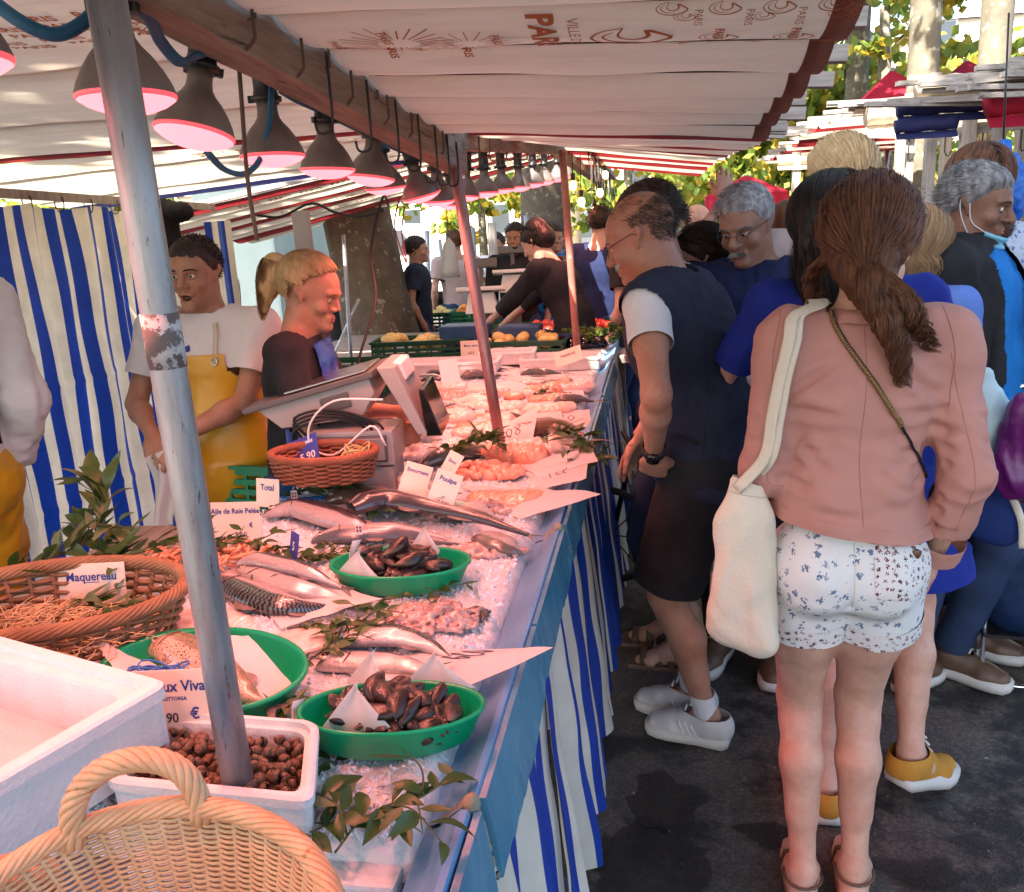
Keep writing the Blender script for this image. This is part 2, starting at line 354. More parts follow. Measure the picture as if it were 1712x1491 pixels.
M['hair_brown'] = hairm('hair_brown',(0.055,0.019,0.009),(0.17,0.070,0.032))
M['hair_black'] = hairm('hair_black',(0.007,0.005,0.005),(0.018,0.012,0.010),0.5)
M['hair_blonde'] = hairm('hair_blonde',(0.38,0.24,0.11),(0.60,0.42,0.22))
M['hair_ltbrown'] = hairm('hair_light_brown',(0.22,0.125,0.06),(0.36,0.22,0.11))
M['hair_grey'] = hairm('hair_grey',(0.16,0.15,0.15),(0.42,0.41,0.40))
M['hair_salt'] = hairm('hair_salt',(0.05,0.045,0.045),(0.28,0.27,0.27))
M['hair_dark'] = hairm('hair_dark',(0.018,0.011,0.009),(0.045,0.028,0.02))
def cloth(n,c,c2=None,r=0.85,**k):
 c2 = c2 or tuple(x*0.85 for x in c)
 return mat(n,c,c2,scale=7,rough=r,bump=k.pop('bump',0.8),bscale=k.pop('bscale',13),spec=0.25,**k)
M['pink'] = cloth('pink_twill',(0.52,0.255,0.21),(0.46,0.22,0.18))
M['navy'] = cloth('navy_cloth',(0.014,0.018,0.036),(0.026,0.032,0.058))
M['navypolo'] = cloth('navy_polo_cloth',(0.010,0.018,0.065),(0.014,0.023,0.08))
M['blackcloth'] = cloth('black_cloth',(0.011,0.011,0.013),(0.022,0.022,0.025))
M['royal'] = cloth('royal_blue_cloth',(0.010,0.022,0.21),(0.014,0.03,0.26))
M['cornflower'] = cloth('cornflower_shirt_cloth',(0.10,0.19,0.52),(0.13,0.24,0.6))
M['brightblue'] = cloth('bright_blue_shirt_cloth',(0.01,0.15,0.46),(0.014,0.19,0.55))
M['whitecloth'] = cloth('white_cotton',(0.70,0.69,0.69),(0.64,0.63,0.63))
M['cream'] = cloth('cream_canvas',(0.72,0.65,0.52),(0.66,0.59,0.46),bump=0.5,bscale=120)
M['yellow'] = mat('yellow_oilskin',(0.64,0.36,0.015),(0.56,0.30,0.012),scale=5,rough=0.32,bump=0.3,bscale=12)
M['mustard'] = cloth('mustard_canvas',(0.50,0.24,0.04),(0.44,0.2,0.03))
M['bluevinyl'] = mat('blue_vinyl',(0.012,0.05,0.32),rough=0.25)
M['palepink'] = cloth('pale_shirt_cloth',(0.50,0.38,0.36),(0.45,0.34,0.32))
M['paleyellow'] = cloth('pale_yellow_cloth',(0.62,0.50,0.18),(0.55,0.44,0.16))
M['denim'] = cloth('dark_denim',(0.02,0.035,0.08),(0.03,0.05,0.11))
M['beige'] = cloth('beige_cotton',(0.60,0.54,0.38),(0.54,0.48,0.34))
M['shoewhite'] = mat('white_leather',(0.62,0.60,0.58),(0.56,0.54,0.52),scale=9,rough=0.45,bump=0.1)
M['sole'] = mat('shoe_sole',(0.55,0.52,0.48),rough=0.6)
M['brownleather'] = mat('brown_leather',(0.09,0.05,0.03),(0.13,0.07,0.04),scale=9,rough=0.5)
M['tanleather'] = mat('tan_leather',(0.42,0.24,0.15),(0.36,0.2,0.12),scale=9,rough=0.5)
M['purple'] = mat('purple_bag_cloth',(0.11,0.008,0.11),(0.14,0.01,0.14),scale=8,rough=0.35,bump=0.8,bscale=18)
M['maskblue'] = mat('surgical_mask',(0.18,0.48,0.62),rough=0.8)
M['gold'] = mat('brass_chain',(0.35,0.22,0.09),rough=0.3,metal=1.0)
M['plasticbag'] = mat('thin_plastic_bag',(0.6,0.62,0.64),rough=0.25,transl=0.4,bump=0.9,bscale=22)
M['warmbulb'] = mat('warm_bulb',(1,0.7,0.3),rough=0.3,emit=(1.0,0.55,0.18),estr=6.0)
# ---------------------------------------------------------------- implicit-surface modeller (surface nets)
class SDF:
 def __init__(s): s.p = []; s.disp = None
 def cap(s,a,b,ra,rb=None,k=0.02,flat=None,sub=False):
  s.p.append(('c',np.array(a,float),np.array(b,float),ra,ra if rb is None else rb,k,flat,sub)); return s
 def ell(s,c,r,k=0.02,m=None,sub=False):
  s.p.append(('e',np.array(c,float),np.array(r,float),np.array(m,float) if m is not None else None,None,k,None,sub)); return s
 def chain(s,pts,rs,k=0.015,flat=None):
  for i in range(len(pts)-1): s.cap(pts[i],pts[i+1],rs[i],rs[i+1],k,flat)
  return s
 def bounds(s):
  lo = np.full(3,1e9); hi = -lo
  for q in s.p:
   if q[7]: continue
   if q[0] == 'c':
    r = max(q[3],q[4])*(max(1,q[6][1]) if q[6] else 1)
    lo = np.minimum(lo,np.minimum(q[1],q[2])-r); hi = np.maximum(hi,np.maximum(q[1],q[2])+r)
   else:
    r = q[2] if q[3] is None else np.full(3,q[2].max())
    lo = np.minimum(lo,q[1]-r); hi = np.maximum(hi,q[1]+r)
  return lo,hi
 def mesh(s,vox,clip=None):
  lo,hi = s.bounds(); lo -= vox*3; hi += vox*3
  if clip is not None:
   lo = np.maximum(lo,clip[0]); hi = np.minimum(hi,clip[1])
  n = np.maximum(np.ceil((hi-lo)/vox).astype(int)+1,4)
  ax = [lo[i]+vox*np.arange(n[i]) for i in range(3)]
  F = np.full(n,0.5,np.float32)
  for q in s.p:
   k = q[5]
   if q[0] == 'c': rmax = max(q[3],q[4])*(max(1,q[6][1]) if q[6] else 1); bl = np.minimum(q[1],q[2])-rmax; bh = np.maximum(q[1],q[2])+rmax
   else: rr = q[2] if q[3] is None else np.full(3,q[2].max()); bl = q[1]-rr; bh = q[1]+rr
   pad = k*1.3+vox*2.5
   i0 = np.maximum(np.floor((bl-pad-lo)/vox).astype(int),0); i1 = np.minimum(np.ceil((bh+pad-lo)/vox).astype(int)+1,n)
   if (i1 <= i0).any(): continue
   X = ax[0][i0[0]:i1[0],None,None]; Y = ax[1][None,i0[1]:i1[1],None]; Z = ax[2][None,None,i0[2]:i1[2]]
   if q[0] == 'c':
    a,b = q[1],q[2]; d = b-a; L2 = max(d@d,1e-12)
    px,py,pz = X-a[0],Y-a[1],Z-a[2]
    t = np.clip((px*d[0]+py*d[1]+pz*d[2])/L2,0,1)
    ox,oy,oz = px-d[0]*t,py-d[1]*t,pz-d[2]*t
    r = q[3]+(q[4]-q[3])*t
    if q[6]:
     u,f = np.array(q[6][0],float),q[6][1]; u = u/np.linalg.norm(u)
     c = ox*u[0]+oy*u[1]+oz*u[2]; g = 1.0/f-1.0
     ox,oy,oz = ox+u[0]*c*g,oy+u[1]*c*g,oz+u[2]*c*g
     D = (np.sqrt(ox*ox+oy*oy+oz*oz)-r)*min(1.0,f)
    else: D = np.sqrt(ox*ox+oy*oy+oz*oz)-r
   else:
    px,py,pz = X-q[1][0],Y-q[1][1],Z-q[1][2]
    if q[3] is not None:
     m = q[3]; px,py,pz = (px*m[0,0]+py*m[1,0]+pz*m[2,0],px*m[0,1]+py*m[1,1]+pz*m[2,1],px*m[0,2]+py*m[1,2]+pz*m[2,2])
    r = q[2]
    k0 = np.sqrt((px/r[0])**2+(py/r[1])**2+(pz/r[2])**2)+1e-9
    k1 = np.sqrt((px/r[0]**2)**2+(py/r[1]**2)**2+(pz/r[2]**2)**2)+1e-9
    D = k0*(k0-1)/k1
   sl = (slice(i0[0],i1[0]),slice(i0[1],i1[1]),slice(i0[2],i1[2]))
   G = F[sl]
   if q[7]:
    D = -D; h = np.clip(0.5-0.5*(G-D)/k,0,1); F[sl] = G*(1-h)+D*h+k*h*(1-h)
   else:
    h = np.clip(0.5+0.5*(G-D)/k,0,1); F[sl] = G*(1-h)+D*h-k*h*(1-h)
  ins = F < 0
  cnt = sum(ins[a:n[0]-1+a,b:n[1]-1+b,c:n[2]-1+c].astype(np.int8) for a in (0,1) for b in (0,1) for c in (0,1))
  act = (cnt > 0) & (cnt < 8)
  idx = np.full(act.shape,-1,np.int64); ci = np.argwhere(act); idx[act] = np.arange(len(ci))
  P = np.zeros((len(ci),3)); W = np.zeros(len(ci))
  cx,cy,cz = ci.T
  for a in ((0,0,0),(0,0,1),(0,1,0),(0,1,1),(1,0,0),(1,0,1),(1,1,0),(1,1,1)):
   for d in range(3):
    if a[d]: continue
    b = list(a); b[d] = 1
    fa = F[cx+a[0],cy+a[1],cz+a[2]]; fb = F[cx+b[0],cy+b[1],cz+b[2]]
    ok = (fa < 0) != (fb < 0)
    t = np.where(ok,fa/np.where(ok,fa-fb,1),0)
    pos = ci+np.array(a,float); pos[:,d] += t
    P[ok] += pos[ok]; W[ok] += 1
  P = lo+P/W[:,None]*vox
  quads = []
  for d in range(3):
   u,v = (d+1) % 3,(d+2) % 3
   sl0 = [slice(None)]*3; sl1 = [slice(None)]*3; sl0[d] = slice(0,n[d]-1); sl1[d] = slice(1,n[d])
   ch = ins[tuple(sl0)] != ins[tuple(sl1)]
   e = np.argwhere(ch)
   e = e[(e[:,u] > 0) & (e[:,v] > 0) & (e[:,u] < n[u]-1) & (e[:,v] < n[v]-1)]
   if not len(e): continue
   flip = ins[tuple(e.T)]
   def cell(du,dv):
    c = e.copy(); c[:,u] -= du; c[:,v] -= dv; return idx[tuple(c.T)]
   q = np.stack([cell(1,1),cell(0,1),cell(0,0),cell(1,0)],1)
   q[~flip] = q[~flip][:,::-1]
   quads.append(q)
  Q = np.concatenate(quads) if quads else np.zeros((0,4),int)
  return P,Q
def me_from(P,Q,name,mats,mi=None):
 me = bpy.data.meshes.new(name); nq = len(Q)
 me.vertices.add(len(P)); me.vertices.foreach_set('co',P.astype(np.float32).ravel())
 me.loops.add(nq*4); me.loops.foreach_set('vertex_index',Q.astype(np.int32).ravel())
 me.polygons.add(nq); me.polygons.foreach_set('loop_start',np.arange(0,nq*4,4,dtype=np.int32))
 me.polygons.foreach_set('use_smooth',np.ones(nq,bool))
 if mi is not None: me.polygons.foreach_set('material_index',mi.astype(np.int32))
 for m in (mats if isinstance(mats,(list,tuple)) else [mats]): me.materials.append(m)
 me.update(calc_edges=True); return me
def npnoise(P,s,seed=0):
 """cheap smooth vector-valued-free noise: sum of rotated sines with warping"""
 r = np.random.RandomState(seed); o = np.zeros(len(P)); p = P*s
 w = np.stack([np.sin(p@r.randn(3)*1.3+r.rand()*6) for _ in range(3)],1)*0.8
 for i in range(4):
  k = r.randn(3)*(1+0.5*i); o += np.sin((p+w)@k+r.rand()*6.28)/(1+0.5*i)
 return o/2.4
def folds(P,Q,amp,s,seed=0,stretch=(1,1,0.35),where=None):
 """push a cloth surface in and out along its normals in soft ridges"""
 N = np.zeros_like(P)
 fn = np.cross(P[Q[:,2]]-P[Q[:,0]],P[Q[:,3]]-P[Q[:,1]])
 for i in range(4): np.add.at(N,Q[:,i],fn)
 N /= np.linalg.norm(N,axis=1)[:,None]+1e-9
 a = npnoise(P*np.array(stretch),s,seed); b = npnoise(P*np.array(stretch)[[1,2,0]],s*1.7,seed+5)
 h = (1-np.abs(a)*1.6)*0.7+b*0.3
 if where is not None: h = h*where(P)
 return P+N*(h*amp)[:,None]
def creases(o,segs):
 """press soft drag folds (a, b, half width, depth) into a garment"""
 me = o.data; n = len(me.vertices); P = np.empty(n*3); me.vertices.foreach_get('co',P); P = P.reshape(-1,3); N = np.empty(n*3); me.vertex_normals.foreach_get('vector',N); N = N.reshape(-1,3); h = np.zeros(n)
 for (a,b,w,d) in segs:
  a,b = np.array(a,float),np.array(b,float); ab = b-a; t = np.clip((P-a)@ab/(ab@ab),0,1); r = np.linalg.norm(P-a-t[:,None]*ab+0.006*npnoise(P,22,int(abs(a[0]*100)))[:,None],axis=1); e = np.sin(np.pi*np.clip(t*0.9+0.08,0,1))
  h += e*d*(0.8*np.exp(-((r-1.9*w)/w)**2)-np.exp(-(r/w)**2))
 P = P+N*h[:,None]; me.vertices.foreach_set('co',P.astype(np.float32).ravel()); me.update()
def clipkeep(P,Q,planes):
 """drop faces beyond any plane ((point),(normal pointing to removed side)); edge vertices are slid onto the plane"""
 keep = np.ones(len(Q),bool)
 for (o,nrm) in planes:
  o = np.array(o,float); nrm = np.array(nrm,float); nrm /= np.linalg.norm(nrm)
  d = (P-o)@nrm
  out = d > 0
  fo = out[Q]; keep &= ~fo.all(1)
  part = fo.any(1) & ~fo.all(1)
  mv = np.unique(Q[part]); mv = mv[out[mv]]
  P = P.copy(); P[mv] -= nrm*d[mv][:,None]
 Q = Q[keep]; u,inv = np.unique(Q,return_inverse=True)
 return P[u],inv.reshape(Q.shape)
def ik(a,b,l1,l2,pole):
 a = V(a); b = V(b); d = b-a; L = min(d.length,(l1+l2)*0.999); dn = d.normalized()
 x = (l1*l1-l2*l2+L*L)/(2*L); h = math.sqrt(max(l1*l1-x*x,0))
 p = V(pole); p = p-dn*p.dot(dn)
 p = p.normalized() if p.length > 1e-6 else dn.orthogonal().normalized()
 e = a+dn*x+p*h; return e,a+dn*L
def hand_sdf(S,wrist,dirv,palm,side,sc=1.0,curl=0.5,k=0.006,spread=0.12,thumbout=0.5):
 """palm + five bent fingers. dirv: along the fingers; palm: palm normal (to where fingers curl); side +1 = thumb towards dirv x palm"""
 d = V(dirv).normalized(); p = V(palm); p = (p-d*p.dot(d)).normalized(); s = d.cross(p)*side
 w = V(wrist)
 cpal = w+d*0.05*sc
 S.cap(w,w+d*0.025*sc,0.024*sc,0.026*sc,0.01,flat=(p,0.72))
 S.cap(cpal+s*0.018*sc,cpal+s*0.02*sc+d*0.032*sc,0.023*sc,0.017*sc,0.01,flat=(p,0.62))
 S.cap(cpal-s*0.018*sc,cpal-s*0.022*sc+d*0.026*sc,0.021*sc,0.016*sc,0.01,flat=(p,0.62))
 S.cap(cpal,cpal+d*0.032*sc,0.022*sc,0.018*sc,0.01,flat=(p,0.62))
 for i,(off,ln,r) in enumerate(((0.033,0.070,0.0095),(0.0115,0.078,0.0098),(-0.011,0.073,0.0092),(-0.032,0.057,0.0082))):
  b = w+d*0.085*sc+s*off*sc*0.92-d*abs(off)*0.12*sc
  dd = (d+s*(off*spread*12)).normalized(); ang = 0.0; q = b; cr = curl*(1+0.12*i)
  for j,f in enumerate((0.45,0.31,0.24)):
   ang += cr*(0.55,0.75,0.5)[j]
   v = dd*math.cos(ang)+p*math.sin(ang); q2 = q+v*ln*f*sc
   S.cap(q,q2,r*sc*(1-0.1*j),r*sc*(0.9-0.12*j),0.004 if j else k); q = q2
 t0 = w+d*0.03*sc+s*0.022*sc+p*0.004*sc
 t1 = t0+(d*0.62+s*thumbout+p*0.35).normalized()*0.036*sc
 t2 = t1+(d*0.8+s*thumbout*0.45+p*(0.35+curl*0.3)).normalized()*0.030*sc
 t3 = t2+(d*0.85+s*0.1+p*(0.3+curl*0.5)).normalized()*0.024*sc
 S.cap(t0,t1,0.0155*sc,0.0125*sc,0.012); S.cap(t1,t2,0.0120*sc,0.0105*sc,0.005); S.cap(t2,t3,0.0108*sc,0.0085*sc,0.004)
class Person:
 """builds a figure: local +Y is forward, origin between the feet; heights in metres"""
 def __init__(s,label,group,x,y,rz,h=1.72,build=1.0,female=False,skin='skin_fair',name='person',
                 lean=0.0,side=0.0,hipz=None,twist=0.0,headyaw=0.0,headpitch=0.0,headroll=0.0,shoulders=None,belly=0.0,
                 footL=None,footR=None,kneeL=(0,1,0),kneeR=(0,1,0),toe=(0.1,0.1),heelup=(0,0),z0=0.0,handL=None,handR=None,poleL=(-0.5,-1,-0.2),poleR=(0.5,-1,-0.2)):
  s.h = h; s.b = build; s.female = female; s.skin = M[skin]
  s.root = empty(name,(x,y,z0),rz,label,'person',group)
  k = h/1.75; s.k = k
  hz = hipz if hipz is not None else 0.93*k
  s.pel = V((0,0,hz))
  up = V((math.sin(side),math.sin(lean),math.cos(lean)*math.cos(side))).normalized()
  s.up = up
  Rt = Matrix.Rotation(twist,3,'Z'); s.rt = Rt @ V((1,0,0))
  s.fw = up.cross(V((1,0,0))).normalized()*-1.0
  if s.fw.y < 0: s.fw = -s.fw
  s.fw = (Rt @ s.fw)
  s.waist = s.pel+V((0,0,0.13*k))+V((0,math.sin(lean)*0.03,0))
  s.chest = s.waist+up*0.22*k
  s.neck = s.chest+up*0.187*k
  sw = (shoulders if shoulders else (0.175 if female else 0.205))*k*(0.5+0.5*build); s.sw = sw
  s.shL = s.chest+up*0.118*k-s.rt*sw; s.shR = s.chest+up*0.118*k+s.rt*sw
  s.hipw = 0.10*k*(0.76 if female else 0.92)
  s.hipL = s.pel+V((-s.hipw,0,-0.02)); s.hipR = s.pel+V((s.hipw,0,-0.02))
  la = 0.285*k; lf = 0.25*k; s.lt = 0.43*k; s.ls = 0.43*k
  s.fL = V(footL) if footL else V((-0.1,0,0)); s.fR = V(footR) if footR else V((0.1,0,0))
  s.toe = toe; s.heelup = heelup
  s.anL = s.fL+V((0,0,0.085*k+heelup[0])); s.anR = s.fR+V((0,0,0.085*k+heelup[1]))
  s.knL,s.anL = ik(s.hipL,s.anL,s.lt,s.ls,kneeL); s.knR,s.anR = ik(s.hipR,s.anR,s.lt,s.ls,kneeR)
  hL = V(handL) if handL else s.shL+V((-0.05,0.06,-0.50*k)); hR = V(handR) if handR else s.shR+V((0.05,0.06,-0.50*k))
  s.elL,s.wrL = ik(s.shL,hL,la,lf,poleL); s.elR,s.wrR = ik(s.shR,hR,la,lf,poleR)
  # head frame
  hy = Matrix.Rotation(headyaw,3,'Z'); hp = Matrix.Rotation(-headpitch,3,'X'); hr = Matrix.Rotation(headroll,3,'Y')
  s.HM = hy @ hp @ hr
  s.hs = 1.0*(0.96 if female else 1.0)*(0.35+0.65*k)
  s.headc = s.neck+up*0.036*k+(s.HM @ V((0,0.022,0.098)))*s.hs
  s.belly = belly
 def H(s,p): return s.headc+s.HM @ (V(p)*s.hs)
 def fin(s,S,name,m,vox,parent=None,planes=None,amp=0,fs=12,seed=0,stretch=(1,1,0.35),where=None,post=None,clip=None):
  P,Q = S.mesh(vox,clip)
  if post is not None: P,Q = post(P,Q)
  if amp: P = folds(P,Q,amp,fs,seed,stretch,where)
  if planes: P,Q = clipkeep(P,Q,planes)
  return link(name,me_from(P,Q,name,m),parent or s.root)
 # ---- body
 def head_sdf(s,S,fine=True,male=None,gaunt=0.0,nose=1.0,jaw=1.0,mouth_open=0.0,ears=True):
  H = s.H; q = s.hs; m = s.HM
  mm = [[m[i][j] for j in range(3)] for i in range(3)]
  male = (not s.female) if male is None else male
  def E(c,r,k=0.02,sub=False): S.ell(H(c),[a*q for a in r],k*q,mm,sub)
  def C(a,b,ra,rb=None,k=0.012,sub=False,flat=None): S.cap(H(a),H(b),ra*q,(ra if rb is None else rb)*q,k*q,(m @ V(flat[0]),flat[1]) if flat else None,sub)
  E((0,-0.018,0.030),(0.076,0.094,0.086))          # cranium
  E((0,0.030,0.020),(0.062,0.062,0.066),0.03)     # forehead
  E((0,0.030,-0.045),(0.056*jaw,0.058,0.062),0.03)  # face
  C((-0.040*jaw,0.000,-0.070),(0,0.069,-0.098-mouth_open*0.3),0.022,0.019,0.025)
  C((0.040*jaw,0.000,-0.070),(0,0.069,-0.098-mouth_open*0.3),0.022,0.019,0.025)
  S.cap(s.neck-s.up*0.05,H((0,-0.022,-0.05)),(0.064 if male else 0.054)*q*(0.7+0.3*s.b),(0.058 if male else 0.048)*q,0.03)
  if fine:
   for sx in (-1,1):
    E((0.031*sx,0.091,-0.002),(0.020,0.016,0.014),0.016,True)     # eye sockets
    C((0.012*sx,0.089,0.018),(0.046*sx,0.074,0.017),0.009,0.007,0.014)    # brow
    E((0.043*sx,0.062,-0.034),(0.019,0.018,0.018),0.02)       # cheek
    E((0.0305*sx,0.0730,-0.0035),(0.0150,0.0105,0.0115),0.004)       # eye mound with lids
    if gaunt: E((0.050*sx,0.062,-0.065),(0.014,0.016,0.026),0.02,True)
   C((0,0.086,0.010),(0,0.102+0.008*nose,-0.031),0.0080,0.0105*nose,0.012)   # nose
   E((0.012,0.096,-0.035),(0.0085,0.010,0.0075),0.007); E((-0.012,0.096,-0.035),(0.0085,0.010,0.0075),0.007)
   C((-0.020,0.088,-0.064),(0.020,0.088,-0.064),0.008,k=0.010); C((0,0.091,-0.061),(0,0.091,-0.061),0.009,k=0.01)
   C((-0.016,0.088,-0.075-mouth_open),(0.016,0.088,-0.075-mouth_open),0.0085,k=0.008)
   if mouth_open: E((0,0.096,-0.069-mouth_open*0.5),(0.019,0.022,0.004+mouth_open*0.5),0.004,True)
   else: C((-0.024,0.098,-0.0695),(0.024,0.098,-0.0695),0.0022,k=0.004,sub=True)
   E((0,0.086,-0.099-mouth_open*0.6),(0.020,0.015,0.015),0.015)
  else:
   C((0,0.088,0.008),(0,0.106,-0.034),0.009,0.012,0.010)
  if ears:
   for sx in (-1,1):
    C((0.074*sx,-0.006,0.012),(0.080*sx,-0.016,0.010),0.014,0.015,0.006,flat=((1,0.3*sx,0),0.42))
    C((0.076*sx,-0.008,-0.002),(0.071*sx,-0.001,-0.028),0.014,0.008,0.006,flat=((1,0.3*sx,0),0.42))
    if fine: E((0.086*sx,-0.006,0.002),(0.007,0.009,0.016),0.005,True)
 def eyes(s,gaze=(0,0),closed=0.3):
  mb = MB()
  for sx in (-1,1):
   c = s.H((0.0305*sx,0.0755,-0.0035)); r = 0.0118*s.hs
   mb.ell(c,(r,r,r),12,8,s.HM,0)
   dirv = (s.HM @ V((gaze[0],1,gaze[1]))).normalized(); rr = s.HM
   q = V((0,0,1)).rotation_difference(dirv).to_matrix()
   mb.ell(c+dirv*r*0.72,(r*0.48,r*0.48,r*0.36),10,6,q,1)
  mb.build('eye',[M['eyewhite'],M['iris']],s.root)
  lb = MB()
  for sx in (-1,1):
   c = s.H((0.0305*sx,0.0755,-0.0035)); r = 0.0134*s.hs
   for (a0,a1) in ((0.25-closed*0.5+0.25,PI/2+0.5),(-PI/2-0.2,-0.42)):
    pts = []
    def fn(u,v):
     th = (u-0.5)*2.5; ph = a0+(a1-a0)*v
     return c+s.HM @ V((math.sin(th)*math.cos(ph)*r,math.cos(th)*math.cos(ph)*r*0.98,math.sin(ph)*r*0.95))
    lb.grid(fn,10,5)
  lb.build('eyelid',s.skin,s.root)
 def brows(s,m,thick=1.0,drop=0.0):
  mb = MB(); r = random.Random(3)
  for sx in (-1,1):
   for i in range(40):
    t = i/39; a = s.H((sx*(0.012+0.036*t),0.0985-0.016*t*t-0.004*t,0.016+0.006*math.sin(t*2.6)-0.004*t+r.uniform(-0.002,0.002)-drop))
    b = a+s.HM @ V((sx*0.009,-0.001,0.003*(1-2*t)+r.uniform(-0.002,0.002)))*s.hs
    mb.tube([a,b],[0.0011*thick,0.0004],4)
  mb.build('eyebrow',m,s.root)
 def lips(s,o=0.0):
  mb = MB()
  for z,rr,hw in ((-0.0655,0.0038,0.021),(-0.0735-o,0.0048,0.018)):
   pts = [s.H((x*hw,0.0985-abs(x)**2*0.010-(0.0005 if z < -0.07 else 0),z+(0.0015*math.cos(x*4) if z > -0.07 else -0.001+abs(x)*0.004))) for x in np.linspace(-1,1,9)]
   mb.tube(pts,[0.0008*s.hs+rr*s.hs*math.sqrt(max(0,1-abs(x)**2.5)) for x in np.linspace(-1,1,9)],8)
  mb.build('lips',M['lip'],s.root)
 def body(s,vox=0.011,hvox=0.0042,hands=True,armvox=0.0055,face=True,handL=None,handR=None,legs=True,arms=(1,1),**hk):
  """one mesh: head and neck, arms with hands, torso, legs"""
  k = s.k; b = s.b; parts = []
  S = SDF(); s.head_sdf(S,fine=face,**hk)
  S.cap(s.neck-s.up*0.05,s.neck-s.up*0.13,0.07*b*k,0.11*b*k,0.05,flat=(s.fw,0.7))
  for sh in (s.shL,s.shR): S.cap(s.neck-s.up*0.045,s.neck*0.35+sh*0.65,0.034*b,0.038*b,0.03)
  parts.append(S.mesh(hvox))
  for i,(sh,el,wr,hd,sd) in enumerate(((s.shL,s.elL,s.wrL,handL,-1),(s.shR,s.elR,s.wrR,handR,1))):
   if not arms[i]: continue
   S = SDF(); f = 0.80 if s.female else 0.92; f *= (0.3+0.7*b)
   mid = sh.lerp(el,0.45)
   S.cap(sh,mid,0.052*f*k,0.046*f*k,0.02); S.cap(mid,el,0.046*f*k,0.038*f*k,0.02)
   fm = el.lerp(wr,0.3)
   S.cap(el,fm,0.038*f*k,0.041*f*k,0.02); S.cap(fm,wr,0.041*f*k,0.0265*f*k,0.02,flat=(s.fw,0.92))
   dv = (wr-el).normalized(); hd = hd or {}
   d = V(hd.get('dir',dv)); pm = V(hd.get('palm',(-sd,0.2,0)))
   if hands: hand_sdf(S,wr,d,pm,hd.get('thumb',-sd),1.0*k*(0.92 if s.female else 1.04),hd.get('curl',0.55),thumbout=hd.get('to',0.5))
   else: S.cap(wr,wr+d*0.11*k,0.03,0.02,0.02,flat=(pm,0.5))
   parts.append(S.mesh(armvox if hands else vox))
  S = SDF()
  S.cap(s.pel,s.waist,0.12*b*k,0.10*b*k,0.04,flat=(s.fw,0.75)); S.cap(s.waist,s.chest+s.up*0.04,0.10*b*k,0.125*b*k,0.04,flat=(s.fw,0.72))
  if legs:
   for hp,kn,an,ft,sd,ti,hu in ((s.hipL,s.knL,s.anL,s.fL,-1,0,s.heelup[0]),(s.hipR,s.knR,s.anR,s.fR,1,1,s.heelup[1])):
    f = (1.06 if s.female else 1.0)*(0.5+0.5*b)*k
    sh_dir = (an-kn).normalized(); bk = V((0,-1,0)); bk = (bk-sh_dir*bk.dot(sh_dir)).normalized()
    th = hp.lerp(kn,0.5)
    S.cap(hp,th,0.080*f,0.073*f,0.03); S.cap(th,kn,0.073*f,0.053*f,0.03)
    S.cap(kn,kn.lerp(an,0.12),0.052*f,0.050*f,0.02)
    S.cap(kn,an,0.046*f,0.031*f,0.02)
    c1 = kn.lerp(an,0.16)+bk*0.012*f; c2 = kn.lerp(an,0.36)+bk*0.024*f; c3 = kn.lerp(an,0.66)+bk*0.010*f
    S.cap(c1,c2,0.040*f,0.045*f,0.03); S.cap(c2,c3,0.045*f,0.029*f,0.035)
    ta = s.toe[ti]*(-sd)
    fd = V((math.sin(-ta),math.cos(ta),0)); up_ = V((0,0,1))
    S.cap(an,an+fd*0.02-up_*0.03,0.034*f,0.032*f,0.02)
    heel = an-fd*0.024*k-up_*(0.055*k); ball = V((ft.x,ft.y,s.root.location.z*0))+fd*0.115*k+up_*0.022; tip = ball+fd*0.045*k-up_*0.004
    S.cap(heel,an.lerp(ball,0.4),0.028*k,0.030*k,0.02); S.cap(heel,ball,0.026*k,0.022*k,0.03); S.cap(an.lerp(ball,0.3),ball,0.032*k,0.022*k,0.03,flat=(V((-fd.y,fd.x,0)),1.25))
    S.cap(ball,tip,0.022*k,0.014*k,0.02,flat=(V((-fd.y,fd.x,0)),1.7))
  parts.append(S.mesh(vox))
  P = []; Q = []; n = 0
  for p,q in parts: P.append(p); Q.append(q+n); n += len(p)
  s.bodyob = link('body',me_from(np.concatenate(P),np.concatenate(Q),'body',s.skin),s.root)
  return s.bodyob
 # ---- clothes
 def torso_sdf(s,S,off=0.012,sleeveL=1.0,sleeveR=1.0,low=0.0,shoulder=0.0,loose=0.0,hem=0.0):
  k = s.k; b = s.b; fem = s.female; o = off
  fw = s.fw; rt = s.rt
  wr_ = (0.105 if fem else 0.125)*b; ch = (0.125 if fem else 0.15)*b; hp = (0.134 if fem else 0.142)*b
  ch_ = s.chest
  S.cap(s.chest+s.up*0.06*k-rt*0.045*k,s.chest+s.up*0.06*k+rt*0.045*k,ch*0.80*k+o,None,0.04,flat=(fw,0.74))
  S.cap(s.chest-rt*0.03*k,s.chest+rt*0.03*k,ch*0.92*k+o,None,0.05,flat=(fw,0.76))
  S.cap(s.waist,s.chest,wr_*k+o+loose,ch*k+o,0.05,flat=(fw,0.76))
  S.cap(s.pel-V((0,0,low)),s.waist,hp*k+o+loose+hem,wr_*k+o+loose,0.06,flat=(fw,0.78))
  if s.belly: S.ell(s.waist+fw*(0.06+s.belly*0.5)+s.up*0.03,(0.12,0.10*s.belly*6,0.15),0.06)
  S.cap(s.neck-s.up*0.055,s.neck-s.up*0.10*k,0.055*k+o*0.6,0.09*k+o,0.04,flat=(fw,0.8))
  for sh in (s.shL,s.shR): S.cap(s.neck-s.up*0.055*k,sh+s.up*0.005,0.048*k+o*0.8,0.044*k+o+shoulder,0.03)
